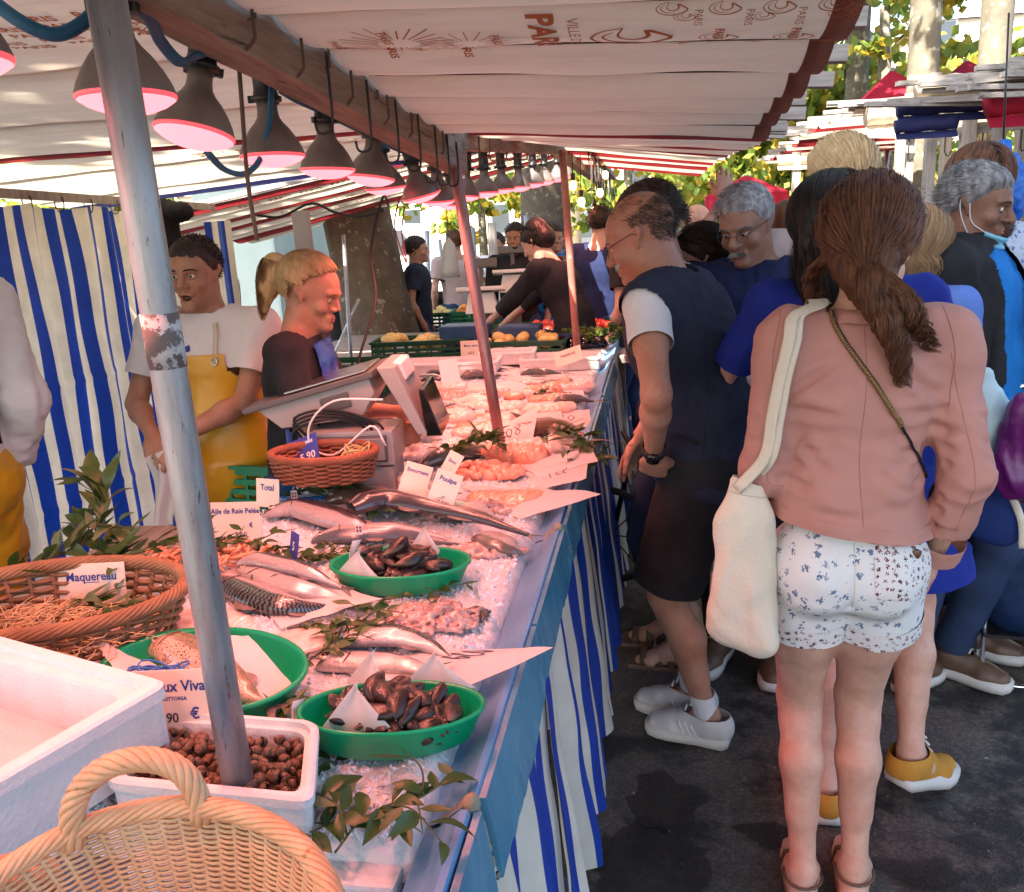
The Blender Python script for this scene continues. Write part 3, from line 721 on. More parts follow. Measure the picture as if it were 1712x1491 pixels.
  f = (0.78 if fem else 0.90)*(0.3+0.7*b)
  for (sh,el,wr,sl) in ((s.shL,s.elL,s.wrL,sleeveL),(s.shR,s.elR,s.wrR,sleeveR)):
   if sl <= 0: S.cap(sh.lerp(s.chest,0.25),sh.lerp(s.chest,0.25),0.05*k+o,None,0.03); continue
   t = min(sl,1.0); e = sh.lerp(el,t)
   S.cap(sh,e,0.054*f*k+o,(0.054-0.010*t)*f*k+o*(1.25 if sl < 1 else 1.0),0.03)
   if sl > 1:
    e2 = el.lerp(wr,min(sl-1,1.0))
    S.cap(el,e2,0.044*f*k+o,0.036*f*k+o*1.1,0.02)
 def top(s,name,m,vox=0.008,off=0.012,sleeve=(1.0,1.0),low=0.0,hemz=None,amp=0.004,fs=16,seed=1,neckcut=0.035,loose=0.0,extra=None,hem=0.0,planes=(),stretch=(1,1,0.4),vneck=0.0):
  S = SDF(); s.torso_sdf(S,off,sleeve[0],sleeve[1],low,loose=loose,hem=hem)
  if extra: extra(S)
  pl = []
  if hemz is not None: pl.append(((0,0,hemz),(0,0,-1)))
  P,Q = S.mesh(vox)
  P = folds(P,Q,amp,fs,seed,stretch) if amp else P
  P = folds(P,Q,amp*0.5,fs*2.3,seed+3,(1,1,0.7)) if amp else P
  # neck opening: a tilted hole round the neck
  o_ = np.array(s.neck-s.up*neckcut*s.k); n_ = np.array((s.up-s.fw*0.45).normalized()); hh = (P-o_)@n_; ax_ = np.array(s.up); d_ = P-np.array(s.neck-s.fw*0.005); rr_ = np.linalg.norm(d_-(d_@ax_)[:,None]*ax_,axis=1); cut = (hh > 0) & (rr_ < 0.088*s.k+neckcut*0.5)
  fo = cut[Q]; part = fo.any(1) & ~fo.all(1); mv = np.unique(Q[part]); mv = mv[cut[mv]]; P = P.copy(); P[mv] -= n_*hh[mv][:,None]; Q = Q[~fo.all(1)]
  # sleeve ends: cut each sleeve across its limb
  k = s.k
  for (sh,el,wr,sl) in ((s.shL,s.elL,s.wrL,sleeve[0]),(s.shR,s.elR,s.wrR,sleeve[1])):
   if sl <= 0: continue
   a,b_ = (sh,el) if sl <= 1 else (el,wr)
   t = sl if sl <= 1 else sl-1
   e = np.array(a.lerp(b_,t)); d = np.array((b_-a).normalized())
   dd = (P-e)@d; rad = np.linalg.norm((P-e)-dd[:,None]*d,axis=1)
   near = (rad < 0.085*k+off) & (dd > -0.03) & (dd < 0.16)
   rem = near & (dd > 0)
   fo = rem[Q]; part = fo.any(1) & ~fo.all(1); mv = np.unique(Q[part]); mv = mv[rem[mv]]
   P = P.copy(); P[mv] -= d*dd[mv][:,None]
   Q = Q[~fo.all(1)]
  P,Q = clipkeep(P,Q,pl+list(planes))
  return link(name,me_from(P,Q,name,m),s.root)
 def trousers(s,name,m,vox=0.009,off=0.010,length=1.0,amp=0.004,fs=14,seed=4,topz=None,flare=0.0,taper=1.0,skirt=False):
  """length: 0..1 of thigh (shorts) or 1..2 down the shank"""
  S = SDF(); k = s.k; b = s.b; f = (1.06 if s.female else 1.0)*(0.5+0.5*b)*k; o = off
  hp = (0.130 if s.female else 0.135)*b
  S.cap(s.pel,s.waist-V((0,0,0.02)),hp*k+o,(0.11 if s.female else 0.128)*b*k+o,0.05,flat=(s.fw,0.78))
  for sx in (-1,1): S.ell(s.pel+V((sx*0.060*k,-0.042*k,-0.035*k)),(0.076*f+o,0.078*f+o,0.090*f+o),0.035)
  pl = [(s.waist+V((0,0,-0.005)) if topz is None else (0,0,topz),(0,0,1))]
  if skirt:
   lo = s.pel.lerp(s.knL.lerp(s.knR,0.5),length)
   S.cap(s.pel-V((0,0,0.05)),lo,0.15*k+o,0.19*k+o+flare,0.04,flat=((0,1,0),0.8))
   pl.append((lo,(0,0,-1)))
   P,Q = S.mesh(vox); P = folds(P,Q,amp,fs,seed,(1,1,0.12)); P,Q = clipkeep(P,Q,pl)
   return link(name,me_from(P,Q,name,m),s.root)
  for hp_,kn,an in ((s.hipL,s.knL,s.anL),(s.hipR,s.knR,s.anR)):
   th = hp_.lerp(kn,min(1.0,length) if length < 1 else 0.5)
   if length < 1: S.cap(hp_,th+(kn-hp_).normalized()*0.03,0.084*f+o,(0.084-0.010*length)*f+o+flare,0.018)
   else:
    S.cap(hp_,th,0.084*f+o,0.076*f+o,0.02); S.cap(th,kn,0.078*f+o,(0.056*f+o)*taper+flare,0.02)
    e = kn.lerp(an,min(length-1,1.0)); S.cap(kn,e,(0.056*f+o)*taper+flare,(0.042*f+o)*taper+flare,0.02)
    S.ell(kn.lerp(an,0.3)+V((0,-0.015,0)),(0.052*f+o,0.055*f+o,0.1),0.03)
  P,Q = S.mesh(vox); P = folds(P,Q,amp,fs,seed,(1,1,0.5))
  for hp_,kn,an in ((s.hipL,s.knL,s.anL),(s.hipR,s.knR,s.anR)):
   a,b_ = (hp_,kn) if length < 1 else (kn,an)
   t = length if length < 1 else length-1
   e = np.array(a.lerp(b_,t)); d = np.array((b_-a).normalized())
   dd = (P-e)@d; rad = np.linalg.norm((P-e)-dd[:,None]*d,axis=1)
   rem = (rad < 0.13*k+off+flare) & (dd > 0) & (dd < 0.25)
   fo = rem[Q]; part = fo.any(1) & ~fo.all(1); mv = np.unique(Q[part]); mv = mv[rem[mv]]
   P = P.copy(); P[mv] -= d*dd[mv][:,None]; Q = Q[~fo.all(1)]
  P,Q = clipkeep(P,Q,pl)
  return link(name,me_from(P,Q,name,m),s.root)
 def shoes(s,m,sole,kind='sneaker',vox=0.005,sockm=None,toem=None):
  k = s.k
  for an,ft,sd,ti in ((s.anL,s.fL,-1,0),(s.anR,s.fR,1,1)):
   ta = s.toe[ti]*(-sd); hu = s.heelup[ti]
   fd = V((math.sin(-ta),math.cos(ta),0)); lt = V((-fd.y,fd.x,0)); up_ = V((0,0,1))
   ball = V((ft.x,ft.y,0))+fd*0.118*k; heel = V((an.x,an.y,0))-fd*0.034*k+up_*(0.045+hu)
   ball.z = 0.035; tip = ball+fd*0.05*k
   S = SDF()
   S.cap(heel,ball,0.038*k,0.042*k,0.02,flat=(lt,1.0)); S.cap(ball,tip,0.042*k,0.030*k,0.02,flat=(lt,1.15))
   S.cap(an+up_*0.0-fd*0.005,(an+ball)/2+up_*0.010,0.046*k,0.036*k,0.03)
   S.cap(heel+up_*0.02,an+up_*(-0.015),0.040*k,0.046*k,0.03)
   P,Q = S.mesh(vox)
   sdir = (heel-ball); sdir.z -= 0.012; sdir.normalize(); sn = lt.cross(sdir).normalized(); sn = sn if sn.z > 0 else -sn
   base = V((ball.x,ball.y,0.030))
   P,Q = clipkeep(P,Q,[(base,-sn),(an+up_*0.012,(0,0,1))])
   sh = link('shoe',me_from(P,Q,'shoe',m),s.root)
   # sole: outline swept between heel and tip
   mb = MB(); h0 = V((heel.x,heel.y,0.0+hu)); t0 = V((tip.x,tip.y,0.0))
   cen = []; W_ = [0.031,0.043,0.044,0.043,0.049,0.053,0.051,0.039,0.018]; T_ = [-0.16,-0.08,0.1,0.35,0.6,0.78,0.95,1.10,1.17]
   path = [h0.lerp(V((ball.x,ball.y,0)),t/0.77) if t < 0.77 else V((ball.x,ball.y,0)).lerp(t0,(t-0.77)/0.23) for t in T_]
   vs = [];
   for zoff,g in ((0.0,0.96),(0.016,1.03),(0.034,1.0)):
    for sgn in (1,-1):
     seq = range(9) if sgn == 1 else range(8,-1,-1)
     for i in seq: vs.append(path[i]+lt*W_[i]*k*g*sgn+up_*(zoff+(0.006 if i in (0,8) and zoff == 0 else 0)))
   fs = []
   for r in range(2):
    for i in range(18): fs.append((r*18+i,(r+1)*18+i,(r+1)*18+(i+1) % 18,r*18+(i+1) % 18))
   fs.append(tuple(range(18))); fs.append(tuple(36+i for i in range(17,-1,-1)))
   mb.add(vs,fs); mb.build('sole',sole,sh)
   if kind == 'sneaker':
    lb = MB()
    for i in range(5):
     c = ball.lerp(an,0.12+0.14*i)+up_*(0.026+0.0135*i)
     lb.tube([c-lt*0.020+up_*-0.005,c+up_*0.004,c+lt*0.020-up_*0.005],0.0032,6)
    lb.build('laces',M['whitecloth'] if sockm else sole,sh)
   if sockm:
    C = SDF(); C.cap(an-up_*0.03,an+(s.knL-s.anL if ti == 0 else s.knR-s.anR).normalized()*0.075,0.037*k,0.039*k,0.01)
    P,Q = C.mesh(0.006); P = folds(P,Q,0.0012,60,3,(1,1,1)); P,Q = clipkeep(P,Q,[(an+V((0,0,0.078)),(0,0,1))]); link('sock',me_from(P,Q,'sock',sockm),s.root)
 # ---- hair
 def haircap(s,m,r=0.010,zcut=-0.02,front=0.055,vox=0.006,back=-0.05,thick=0.0,name='hair',amp=0.002,sideburn=True,vol=0.0):
  H = s.H; q = s.hs; mm = [[s.HM[i][j] for j in range(3)] for i in range(3)]
  S = SDF()
  S.ell(H((0,-0.020,0.032)),[(0.077+r+vol)*q,(0.095+r+vol)*q,(0.087+r+vol)*q],0.02,mm)
  S.ell(H((0,0.026,0.026)),[(0.064+r)*q,(0.063+r*0.8)*q,(0.068+r)*q],0.03,mm)
  P,Q = S.mesh(vox)
  L = (P-np.array(s.headc))@np.array(s.HM)/q    # to head-local
  # hairline: keep what lies behind/above a curved boundary
  y,z,x = L[:,1],L[:,2],L[:,0]
  bound = np.where(y > 0.0,back+(zcut-back)*1.0+(front-zcut)*np.clip(y/0.07,0,1)**0.7,back+(zcut-back)*np.clip((y+0.08)/0.08,0,1))
  bound = bound+0.004*np.sin(x*190)+0.003*np.sin(y*150)
  keepv = z > bound
  Qk = Q[keepv[Q].any(1)]
  N = P-np.array(H((0,-0.01,0.02))); N /= np.linalg.norm(N,axis=1)[:,None]
  P = P+N*(amp*npnoise(P*np.array((1,1,0.4)),90,2))[:,None]
  thin = (z-bound); P = P-N*(np.clip(1-thin/0.02,0,1)*(r*0.9)*q)[:,None]
  u,inv = np.unique(Qk,return_inverse=True)
  return link(name,me_from(P[u],inv.reshape(Qk.shape),name,m),s.root)
 def strands(s,m,n,fn,w=0.0011,parent=None,name='hair_strands',seg=9,seed=1):
  """fn(i, rnd) -> list of points (local) for one lock; flat ribbons"""
  rnd = random.Random(seed); vs = []; fs = []
  for i in range(n):
   pts = fn(i,rnd)
   if not pts: continue
   N_ = len(pts); b = len(vs)
   sd = V((rnd.uniform(-1,1),rnd.uniform(-1,1),rnd.uniform(-0.3,0.3)))
   for j,p in enumerate(pts):
    t = (pts[min(j+1,N_-1)]-pts[max(j-1,0)])
    out = (p-s.headc); sx = t.cross(out)
    if sx.length < 1e-7: sx = sd
    sx = (sx.normalized()+sd*0.35).normalized(); ww = w*(1.0-0.75*(j/(N_-1))**2)
    vs.append(p-sx*ww); vs.append(p+sx*ww)
   for j in range(N_-1): fs.append((b+2*j,b+2*j+1,b+2*j+3,b+2*j+2))
  if not vs: return
  me = me_from(np.array([tuple(v) for v in vs]),np.array(fs),name,m)
  return link(name,me,parent or s.root)
 def scalp(s,rnd,zmin=-0.04,ymax=0.06,r=0.0):
  for _ in range(50):
   d = V((rnd.gauss(0,1),rnd.gauss(0,1),rnd.gauss(0,1))).normalized()
   p = V((d.x*(0.080+r),-0.016+d.y*(0.098+r),0.030+d.z*(0.089+r)))
   if p.z > max(zmin,0.022 if p.y > -0.045 else -1)+(0.02 if p.y > 0.0 else 0)+max(0,p.y)*0.75 and p.y < ymax+0.03: return p,d
  return p,d
 def shorthair(s,m,n=900,ln=0.028,zmin=-0.03,up=0.3,seed=2,r=0.0,w=0.0012,sweep=(0,0.2,-0.2),ymax=0.06,bald=9):
  def fn(i,rnd):
   p,d = s.scalp(rnd,zmin,ymax,r)
   if p.z-max(0,-p.y-0.03)*0.5 > bald and rnd.random() < 0.88: return None
   v = (d*up+V(sweep)+V((rnd.uniform(-.3,.3),rnd.uniform(-.3,.3),rnd.uniform(-.2,.2)))); v = v-d*min(0,v.dot(d)); v.normalize()
   L = ln*rnd.uniform(0.6,1.1); return [s.H(p-d*0.003),s.H(p+v*L*0.5+d*0.002),s.H(p+v*L+V((0,0,-L*0.15)))]
  return s.strands(m,n,fn,w,seed=seed,name='hair_strands')
# ================================================================ SETTING
# ground: one sheet with fine relief near the camera
def ground():
 mb = MB()
 xs = list(np.linspace(-200,-12,8))+list(np.linspace(-10,10,60))+list(np.linspace(12,200,8))
 ys = list(np.linspace(-100,-6,6))+list(np.linspace(-4,14,70))+list(np.linspace(16,300,10))
 vs = [(x,y,0.006*nz(x*1.3,y*1.3)+0.003*nz(x*5,y*5,3)-0.006) for y in ys for x in xs]
 n = len(xs); fs = [(j*n+i,j*n+i+1,(j+1)*n+i+1,(j+1)*n+i) for j in range(len(ys)-1) for i in range(n-1)]
 mb.add(vs,fs,[(v[0],v[1]) for v in vs]); o = mb.build('ground',M['asphalt']); tag(o,kind='structure')
ground()
# small litter specks on the asphalt
lt = MB(); rr = random.Random(4)
for i in range(150):
 x,y = rr.uniform(-0.1,1.6),rr.uniform(1.1,4.5); s = rr.uniform(0.0015,0.0055)
 lt.box((x,y,0.003),(s*rr.uniform(0.8,2.2),s,0.002),rotm(z=rr.uniform(0,3)))
tag(lt.build('litter',mat('litter_specks',(0.35,0.32,0.28),(0.16,0.14,0.1),scale=60,rough=0.8)),kind='stuff')
wp = MB(); rr = random.Random(14)
for (cx,cy,rx,ry) in ((0.15,1.42,0.30,0.12),(-0.02,1.75,0.13,0.18),(0.02,2.05,0.10,0.12),(0.75,1.55,0.22,0.10),(0.30,1.95,0.09,0.05),(0.62,1.85,0.10,0.05)):
 n = 48; pts = [(cx+rx*(1+0.45*nz(math.cos(t)*1.6+cx*9,math.sin(t)*1.6,cy)+0.12*nz(math.cos(t)*6,math.sin(t)*6,cx*9))*math.cos(t),cy+ry*(1+0.45*nz(math.cos(t)*1.6+cx*9,math.sin(t)*1.6,cy)+0.12*nz(math.cos(t)*6,math.sin(t)*6,cx*9))*math.sin(t),0.0045) for t in np.linspace(0,2*PI,n+1)[:-1]]
 wp.add([(cx,cy,0.0045)]+pts,[(0,1+k,1+(k+1) % n) for k in range(n)],smooth=False)
tag(wp.build('wet_patches',mat('wet_asphalt',(0.016,0.014,0.013),(0.03,0.026,0.023),scale=9,rough=0.22,rough2=0.6,bump=0.8,bscale=150,alpha=0.6)),'dark wet patches of melted ice on the asphalt','wet patches',kind='stuff')
def plank(mb,a,b,wd,ht,up=(0,0,1),seg=1,jit=0.004,seed=0):
 mb.bar(a,b,wd,ht,up)
def text_mesh(txt,size,m,name,parent,origin,xdir,ydir,fn=None,align='LEFT',bold=0.0,sx=1.0,ext=0.0006):
 """lettering as thin geometry; fn maps a world point to the cloth it lies on"""
 cu = bpy.data.curves.new(name,'FONT'); cu.body = txt; cu.size = size; cu.align_x = align; cu.extrude = 0.0; cu.offset = bold; cu.resolution_u = 3
 to = bpy.data.objects.new(name,cu); COL.objects.link(to)
 dg = bpy.context.evaluated_depsgraph_get(); me = bpy.data.meshes.new_from_object(to.evaluated_get(dg))
 bpy.data.objects.remove(to); bpy.data.curves.remove(cu)
 xd,yd,o = V(xdir).normalized(),V(ydir).normalized(),V(origin)
 if fn is not None:
  bm = bmesh.new(); bm.from_mesh(me); bmesh.ops.subdivide_edges(bm,edges=[e for e in bm.edges if e.calc_length() > size*0.35],cuts=2); bm.to_mesh(me); bm.free()
 for v in me.vertices:
  p = o+xd*v.co.x*sx+yd*v.co.y
  v.co = fn(p) if fn else p
 me.materials.clear(); me.materials.append(m); me.name = name
 return link(name,me,parent)
# ---- canopies. Each bay: canvas panels hung between wooden slats
def canopy_z(x,y,A):
 """A: dict with z at inner (beam) and outer edge, front and back"""
 u = (x-A['x0'])/(A['x1']-A['x0']); v = (y-A['ys'][0])/(A['ys'][-1]-A['ys'][0])
 return A['z00']*(1-u)*(1-v)+A['z10']*u*(1-v)+A['z01']*(1-u)*v+A['z11']*u*v
def sagz(x,y,A):
 ys = A['ys']; z = canopy_z(x,y,A); skew = A.get('skew',0)*(x-A['x0']); yy = y-skew
 for a,b in zip(ys[:-1],ys[1:]):
  if a <= yy <= b:
   t = (yy-a)/(b-a); s = A['sag']*(b-a)/0.2
   return z-s*(math.sin(PI*t)**0.75)*(1+0.35*nz(x*1.4,a*3))-0.006*nz(x*4,y*5,2)
 return z
def canopy(A,label,group=None):
 root = empty('market_canopy',((A['x0']+A['x1'])/2,(A['ys'][0]+A['ys'][-1])/2,A['z00']),label=label,cat='canopy',group=group)
 ro = V(root.location)
 ys = A['ys']; outer = A['x1'] > A['x0']
 for i,(a,b) in enumerate(zip(ys[:-1],ys[1:])):
  mb = MB(); m = A['mats'][i]; nx = A.get('nx',26)
  def fn(u,v):
   x = A['x0']+(A['x1']-A['x0'])*u; y = a+(b-a)*v+A.get('skew',0)*(x-A['x0'])
   return V((x,y,sagz(x,min(max(y,ys[0]+A.get('skew',0)*(x-A['x0'])+1e-4),ys[-1]+A.get('skew',0)*(x-A['x0'])-1e-4),A)))-ro
  mb.grid(fn,nx,8 if b-a > 0.1 else 3)
  if A.get('hem'):
   dx = 0.035 if outer else -0.035
   def fh(u,v):
    x = A['x1']-dx*0.6+dx*1.2*u; y = a+(b-a)*v
    return V((x,y,sagz(x,y,A)-0.003))-ro
   mb.grid(fh,1,8,mi=1)
  mb.build('canvas_panel',[M[m],M['canvas_brown']],root)
 for i,y in enumerate(ys):
  if A.get('noslat') and i in A['noslat']: continue
  rr = random.Random(int(y*100)); sx = A.get('stick',0.1)*rr.uniform(0.7,1.3)
  x0,x1 = A['x0'],A['x1']+(sx if outer else -sx)
  z0,z1 = canopy_z(x0,y,A)+0.022,canopy_z(x1,y,A)+0.024
  mb = MB(); mb.bar(V((x0,y,z0))-ro,V((x1,y+rr.uniform(-.01,.01),z1))-ro,0.032,0.030)
  mb.build('slat',M['woodx'],root,bevel=0.0)
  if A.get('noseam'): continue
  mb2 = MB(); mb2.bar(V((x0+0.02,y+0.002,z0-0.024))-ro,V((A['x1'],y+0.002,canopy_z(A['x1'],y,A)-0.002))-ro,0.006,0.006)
  mb2.build('seam',mat('dark_seam',(0.05,0.03,0.025),rough=0.9),root)  # thin dark strip painting the shade line under each slat
 return root
YA = [0.42,0.66,0.90,1.14,1.38,1.60,1.82,2.02,2.21,2.38,2.54]
BX = -0.62
bayA = dict(x0=BX+0.03,x1=0.285,ys=YA,z00=1.965,z10=1.93,z01=1.862,z11=1.79,sag=0.022,mats=['canvas']*9+['canvas'],hem=True,stick=0.085)
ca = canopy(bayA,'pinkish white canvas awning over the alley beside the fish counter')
YB = [2.74,2.86,3.02,3.20,3.42,3.62,3.84,4.06,4.30,4.55,4.8]
bayB = dict(x0=BX+0.03,x1=0.34,ys=YB,z00=1.885,z10=1.80,z01=2.05,z11=1.92,sag=0.02,mats=['canvas_red','canvas','canvas','canvas','canvas_red','canvas','canvas','canvas_red','canvas','canvas'],stick=0.07,noslat=(1,))
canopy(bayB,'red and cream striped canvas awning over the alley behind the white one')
bayC = dict(x0=BX+0.03,x1=0.36,ys=[5.0,5.3,5.6,5.9,6.2,6.6,7.0],z00=2.06,z10=1.93,z01=2.10,z11=1.97,sag=0.02,mats=['canvas','canvas_red','canvas','canvas_red','canvas','canvas_red'],stick=0.07,nx=10)
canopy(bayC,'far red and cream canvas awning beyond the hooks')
# stall side (left of the beam)
YL = [0.30,0.62,0.92,1.20,1.46,1.70,1.92,2.13,2.33,2.53,2.72,2.92,3.12,3.24]
bayL = dict(x0=BX-0.03,x1=-3.3,ys=YL,z00=2.02,z10=2.02,z01=1.95,z11=1.95,sag=0.006,mats=['canvas']*12+['canvas_red'],noseam=1,stick=0.05,noslat=(1,2,4,5,7,8,10,11,13))
canopy(bayL,'white canvas roof over the fish stall with a red edge band')
YM = [3.26,3.46,3.68,3.90,4.14,4.40,4.66,4.84]
bayM = dict(x0=BX-0.10,x1=-3.4,ys=YM,z00=2.0,z10=1.93,z01=2.03,z11=1.84,sag=0.006,mats=['canvas']*6+['canvas_navy'],noseam=1,stick=0.05,noslat=(0,1,3,4,6,7))
canopy(bayM,'cream canvas roof at the back of the fish stall ending in a navy band')
YN = [4.95,5.15,5.35,5.6,5.75,6.0,6.15,6.4,6.6,6.85,7.05]
bayN = dict(x0=BX-0.10,x1=-3.4,ys=YN,z00=2.12,z10=1.72,z01=2.15,z11=1.62,sag=0.015,mats=['canvas_red','canvas','canvas','canvas_red','canvas','canvas_red','canvas','canvas','canvas_red','canvas'],stick=0.05,nx=14)
canopy(bayN,'sloping red and cream striped canvas roof over the vegetable stall')
bayA0 = dict(x0=BX+0.03,x1=0.36,ys=[-2.3,-1.9,-1.5,-1.1,-0.7,-0.3,0.0,0.22],z00=2.1,z10=2.05,z01=1.99,z11=1.95,sag=0.022,mats=['canvas']*7,stick=0.085,nx=6)
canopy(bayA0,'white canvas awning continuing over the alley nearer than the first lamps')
bayL0 = dict(x0=BX-0.03,x1=-3.3,ys=[-2.3,-1.9,-1.5,-1.1,-0.7,-0.3,0.0,0.26],z00=2.1,z10=2.1,z01=2.03,z11=2.03,sag=0.006,mats=['canvas']*7,noseam=1,noslat=(1,2,4,5),stick=0.05,nx=8)
canopy(bayL0,'white canvas roof of the stall continuing behind the wicker basket')
# prints on the canvases: city lettering and little ships, lying just under the cloth
def under(A,root,d=0.004):
 def fn(p): return V((p.x,p.y,sagz(p.x,p.y,A)-d))-V(root.location)
 return fn
def ship(A,root,x,y,s,name='ship_emblem',lw=0.055):
 """a crescent hull with a curled prow drawn in outline"""
 fn = under(A,root)
 o = [(-0.15,0.80),(-0.70,0.62),(-1.02,0.15),(-0.85,-0.32),(-0.40,-0.60),(0.10,-0.66),(0.60,-0.50),(1.12,0.0),(0.80,0.38),(0.45,0.62),(0.52,0.22),(0.30,-0.06),(0.0,-0.10),(-0.22,0.06),(-0.30,0.34),(-0.15,0.80)]
 inn = [(-0.42,0.55),(-0.70,0.22),(-0.58,-0.15),(-0.22,-0.38),(0.30,-0.36)]
 hook = [(0.30,-0.36),(0.62,-0.22),(0.90,0.02)]
 for k,ln in enumerate((o,inn)):
  mb = MB(); pts = sampcurve([(x+q[0]*s,y-q[1]*s*A.get('psy',0.9),0) for q in ln],34); hw = s*lw*(0.8 if k == 0 else 0.5); vs = []
  for j,p in enumerate(pts):
   t = (pts[min(j+1,33)]-pts[max(j-1,0)]).normalized(); n = V((-t.y,t.x,0)); g = 0.5+math.sin(PI*j/33)
   vs += [fn(p-n*hw*g),fn(p+n*hw*g)]
  mb.add(vs,[(2*j,2*j+1,2*j+3,2*j+2) for j in range(33)]); mb.build(name,M['print'],root)
def printed(A,root,y0,y1,x0,x1,seed,big=True):
 fn = under(A,root); rr = random.Random(seed); yc = (y0+y1)/2; h = y1-y0
 return fn,yc,h
fnA = under(bayA,ca)
pa = 1.49
def rays(A,root,x,y,r,n=26,seed=0):
 fn = under(A,root); mb = MB(); rr = random.Random(seed)
 for i in range(n):
  a = 2*PI*i/n; r0,r1 = r*0.32,r*rr.uniform(0.75,1.0); n_ = 5; vs = []
  for j in range(n_+1):
   q = r0+(r1-r0)*j/n_; px,py = x+q*math.cos(a),y+q*math.sin(a)*0.62; w_ = r*0.012
   vs += [fn(V((px-w_*math.sin(a),py+w_*math.cos(a),0))),fn(V((px+w_*math.sin(a),py-w_*math.cos(a),0)))]
  mb.add(vs,[(2*j,2*j+1,2*j+3,2*j+2) for j in range(n_)])
 mb.build('sunray_print',M['print'],root)
def tx(A,root,t,x,y,size,xd=(0,1,0),yd=(1,0,0),bold=0.0,sx=1.0): return text_mesh(t,size,M['print'],'printed_lettering',root,(x,y,0),xd,yd,under(A,root),bold=bold,sx=sx)
# printed band: between the slats at Y 1.38 and 1.60 (read by a viewer with the top of the letters to the left)
tx(bayA,ca,'PARIS',-0.19,1.395,0.058,bold=0.0022,sx=1.15)
tx(bayA,ca,'VILLE DE',-0.130,1.41,0.026,sx=1.1)
ship(bayA,ca,-0.035,1.49,0.060,lw=0.06)
rays(bayA,ca,-0.42,1.49,0.115,seed=1); rays(bayA,ca,-0.30,1.50,0.09,20,seed=2)
for x,y,t in ((-0.475,1.575,'PARIS'),(-0.335,1.575,'PARIS'),(-0.405,1.52,'PARIS'),(-0.445,1.44,'PARIS'),(-0.26,1.46,'PARIS'),(-0.54,1.47,'PARIS')): tx(bayA,ca,t,x,y,0.022,bold=0.0006)
for i,x in enumerate((0.05,0.105,0.165,0.22,0.275)):
 if i % 2 == 0: ship(bayA,ca,x,1.535,0.018); tx(bayA,ca,'PARIS',x-0.006,1.515,0.020,bold=0.0008); ship(bayA,ca,x,1.42,0.016)
 else: ship(bayA,ca,x,1.565,0.017); ship(bayA,ca,x,1.495,0.029); tx(bayA,ca,'PARIS',x-0.006,1.455,0.020,bold=0.0008)
for i in range(4): ship(bayA,ca,0.03+0.078*i,1.40,0.022); tx(bayA,ca,'PARIS',0.065+0.075*i,1.40,0.018)
lroot = [o for o in COL.objects if o.name.startswith('market_canopy') and 'fish stall with' in o['label']][0]
rays(bayL,lroot,-0.93,1.60,0.16,30,3); tx(bayL,lroot,'PARIS',-0.86,1.67,0.034,bold=0.001); tx(bayL,lroot,'PARIS',-1.0,1.63,0.03,bold=0.001)
for r_ in range(5):
 for k in range(8): text_mesh('PARIS',0.036,M['print'],'printed_lettering',lroot,(-1.82+0.13*k-0.03*r_,1.70-0.045*r_,0),(1,0.10,0),(0.1,-1,0),under(bayL,lroot),bold=0.0012)
lroot2 = [o for o in COL.objects if o.name.startswith('market_canopy') and 'navy band' in o['label']][0]
ship(bayM,lroot2,-1.78,3.56,0.09); text_mesh('PARIS',0.075,M['print'],'printed_lettering',lroot2,(-1.93,3.48,0),(0,1,0),(1,0,0),under(bayM,lroot2),bold=0.002)
rays(bayM,lroot2,-2.2,3.56,0.12,24,5); rays(bayM,lroot2,-2.5,3.56,0.12,24,6); ship(bayM,lroot2,-1.25,3.58,0.05)
nroot = [o for o in COL.objects if o.name.startswith('market_canopy') and 'sloping red' in o['label']][0]
for y in (5.25,5.88,6.28):
 for k in range(9): text_mesh('PARIS' if k % 2 else 'PARIS',0.06,M['print'],'printed_lettering',nroot,(-2.6+0.21*k,y-0.04,0),(1,0.0,0),(0,-1,0),under(bayN,nroot),bold=0.001)
# ---- beams
def beam(pts,wd,ht,label,pegs=()):
 r0 = V(pts[0]); root = empty('roof_beam',r0,label=label,cat='beam')
 mb = MB()
 n = 24
 for i in range(len(pts)-1):
  a,b = V(pts[i]),V(pts[i+1]); d = (b-a).normalized(); sx = d.cross(V((0,0,1))).normalized(); up = sx.cross(d)
  vs = []; uv = []
  for j in range(n+1):
   c = a.lerp(b,j/n); e = 0.004
   for (qx,qz) in ((-1,-1),(-.86,-1.03),(.86,-1.03),(1,-1),(1.03,.0),(1,1),(-1,1)):
    vs.append(c+sx*(qx*wd/2+nz(c.y*6,qx*3,qz)*e)+up*(qz*ht/2+nz(c.y*5,qx,qz*4+9)*e)-r0); uv.append((j,qx))
  fs = [(j*7+k,j*7+(k+1) % 7,(j+1)*7+(k+1) % 7,(j+1)*7+k) for j in range(n) for k in range(7)]+[(6,5,4,3,2,1,0),tuple(n*7+k for k in range(7))]
  mb.add(vs,fs,uv,smooth=False)
 mb.build('timber',M['wood'],root)
 return root,r0
b1,b1r = beam([(BX-0.02,0.12,1.945),(BX,2.78,1.80)],0.065,0.085,'weathered wooden roof beam over the heat lamps, nearest length')
b2,b2r = beam([(BX+0.01,2.72,1.865),(BX+0.10,4.98,2.03)],0.06,0.08,'second weathered roof beam sloping up behind the first')
b3,b3r = beam([(BX+0.08,4.95,2.03),(BX+0.10,8.6,2.05)],0.06,0.08,'far roof beam hung with hooks past the third pole')
beam([(-3.35,1.2,1.93),(-2.55,2.6,1.84)],0.03,0.05,'grey roof rail at the top left above the striped curtain')
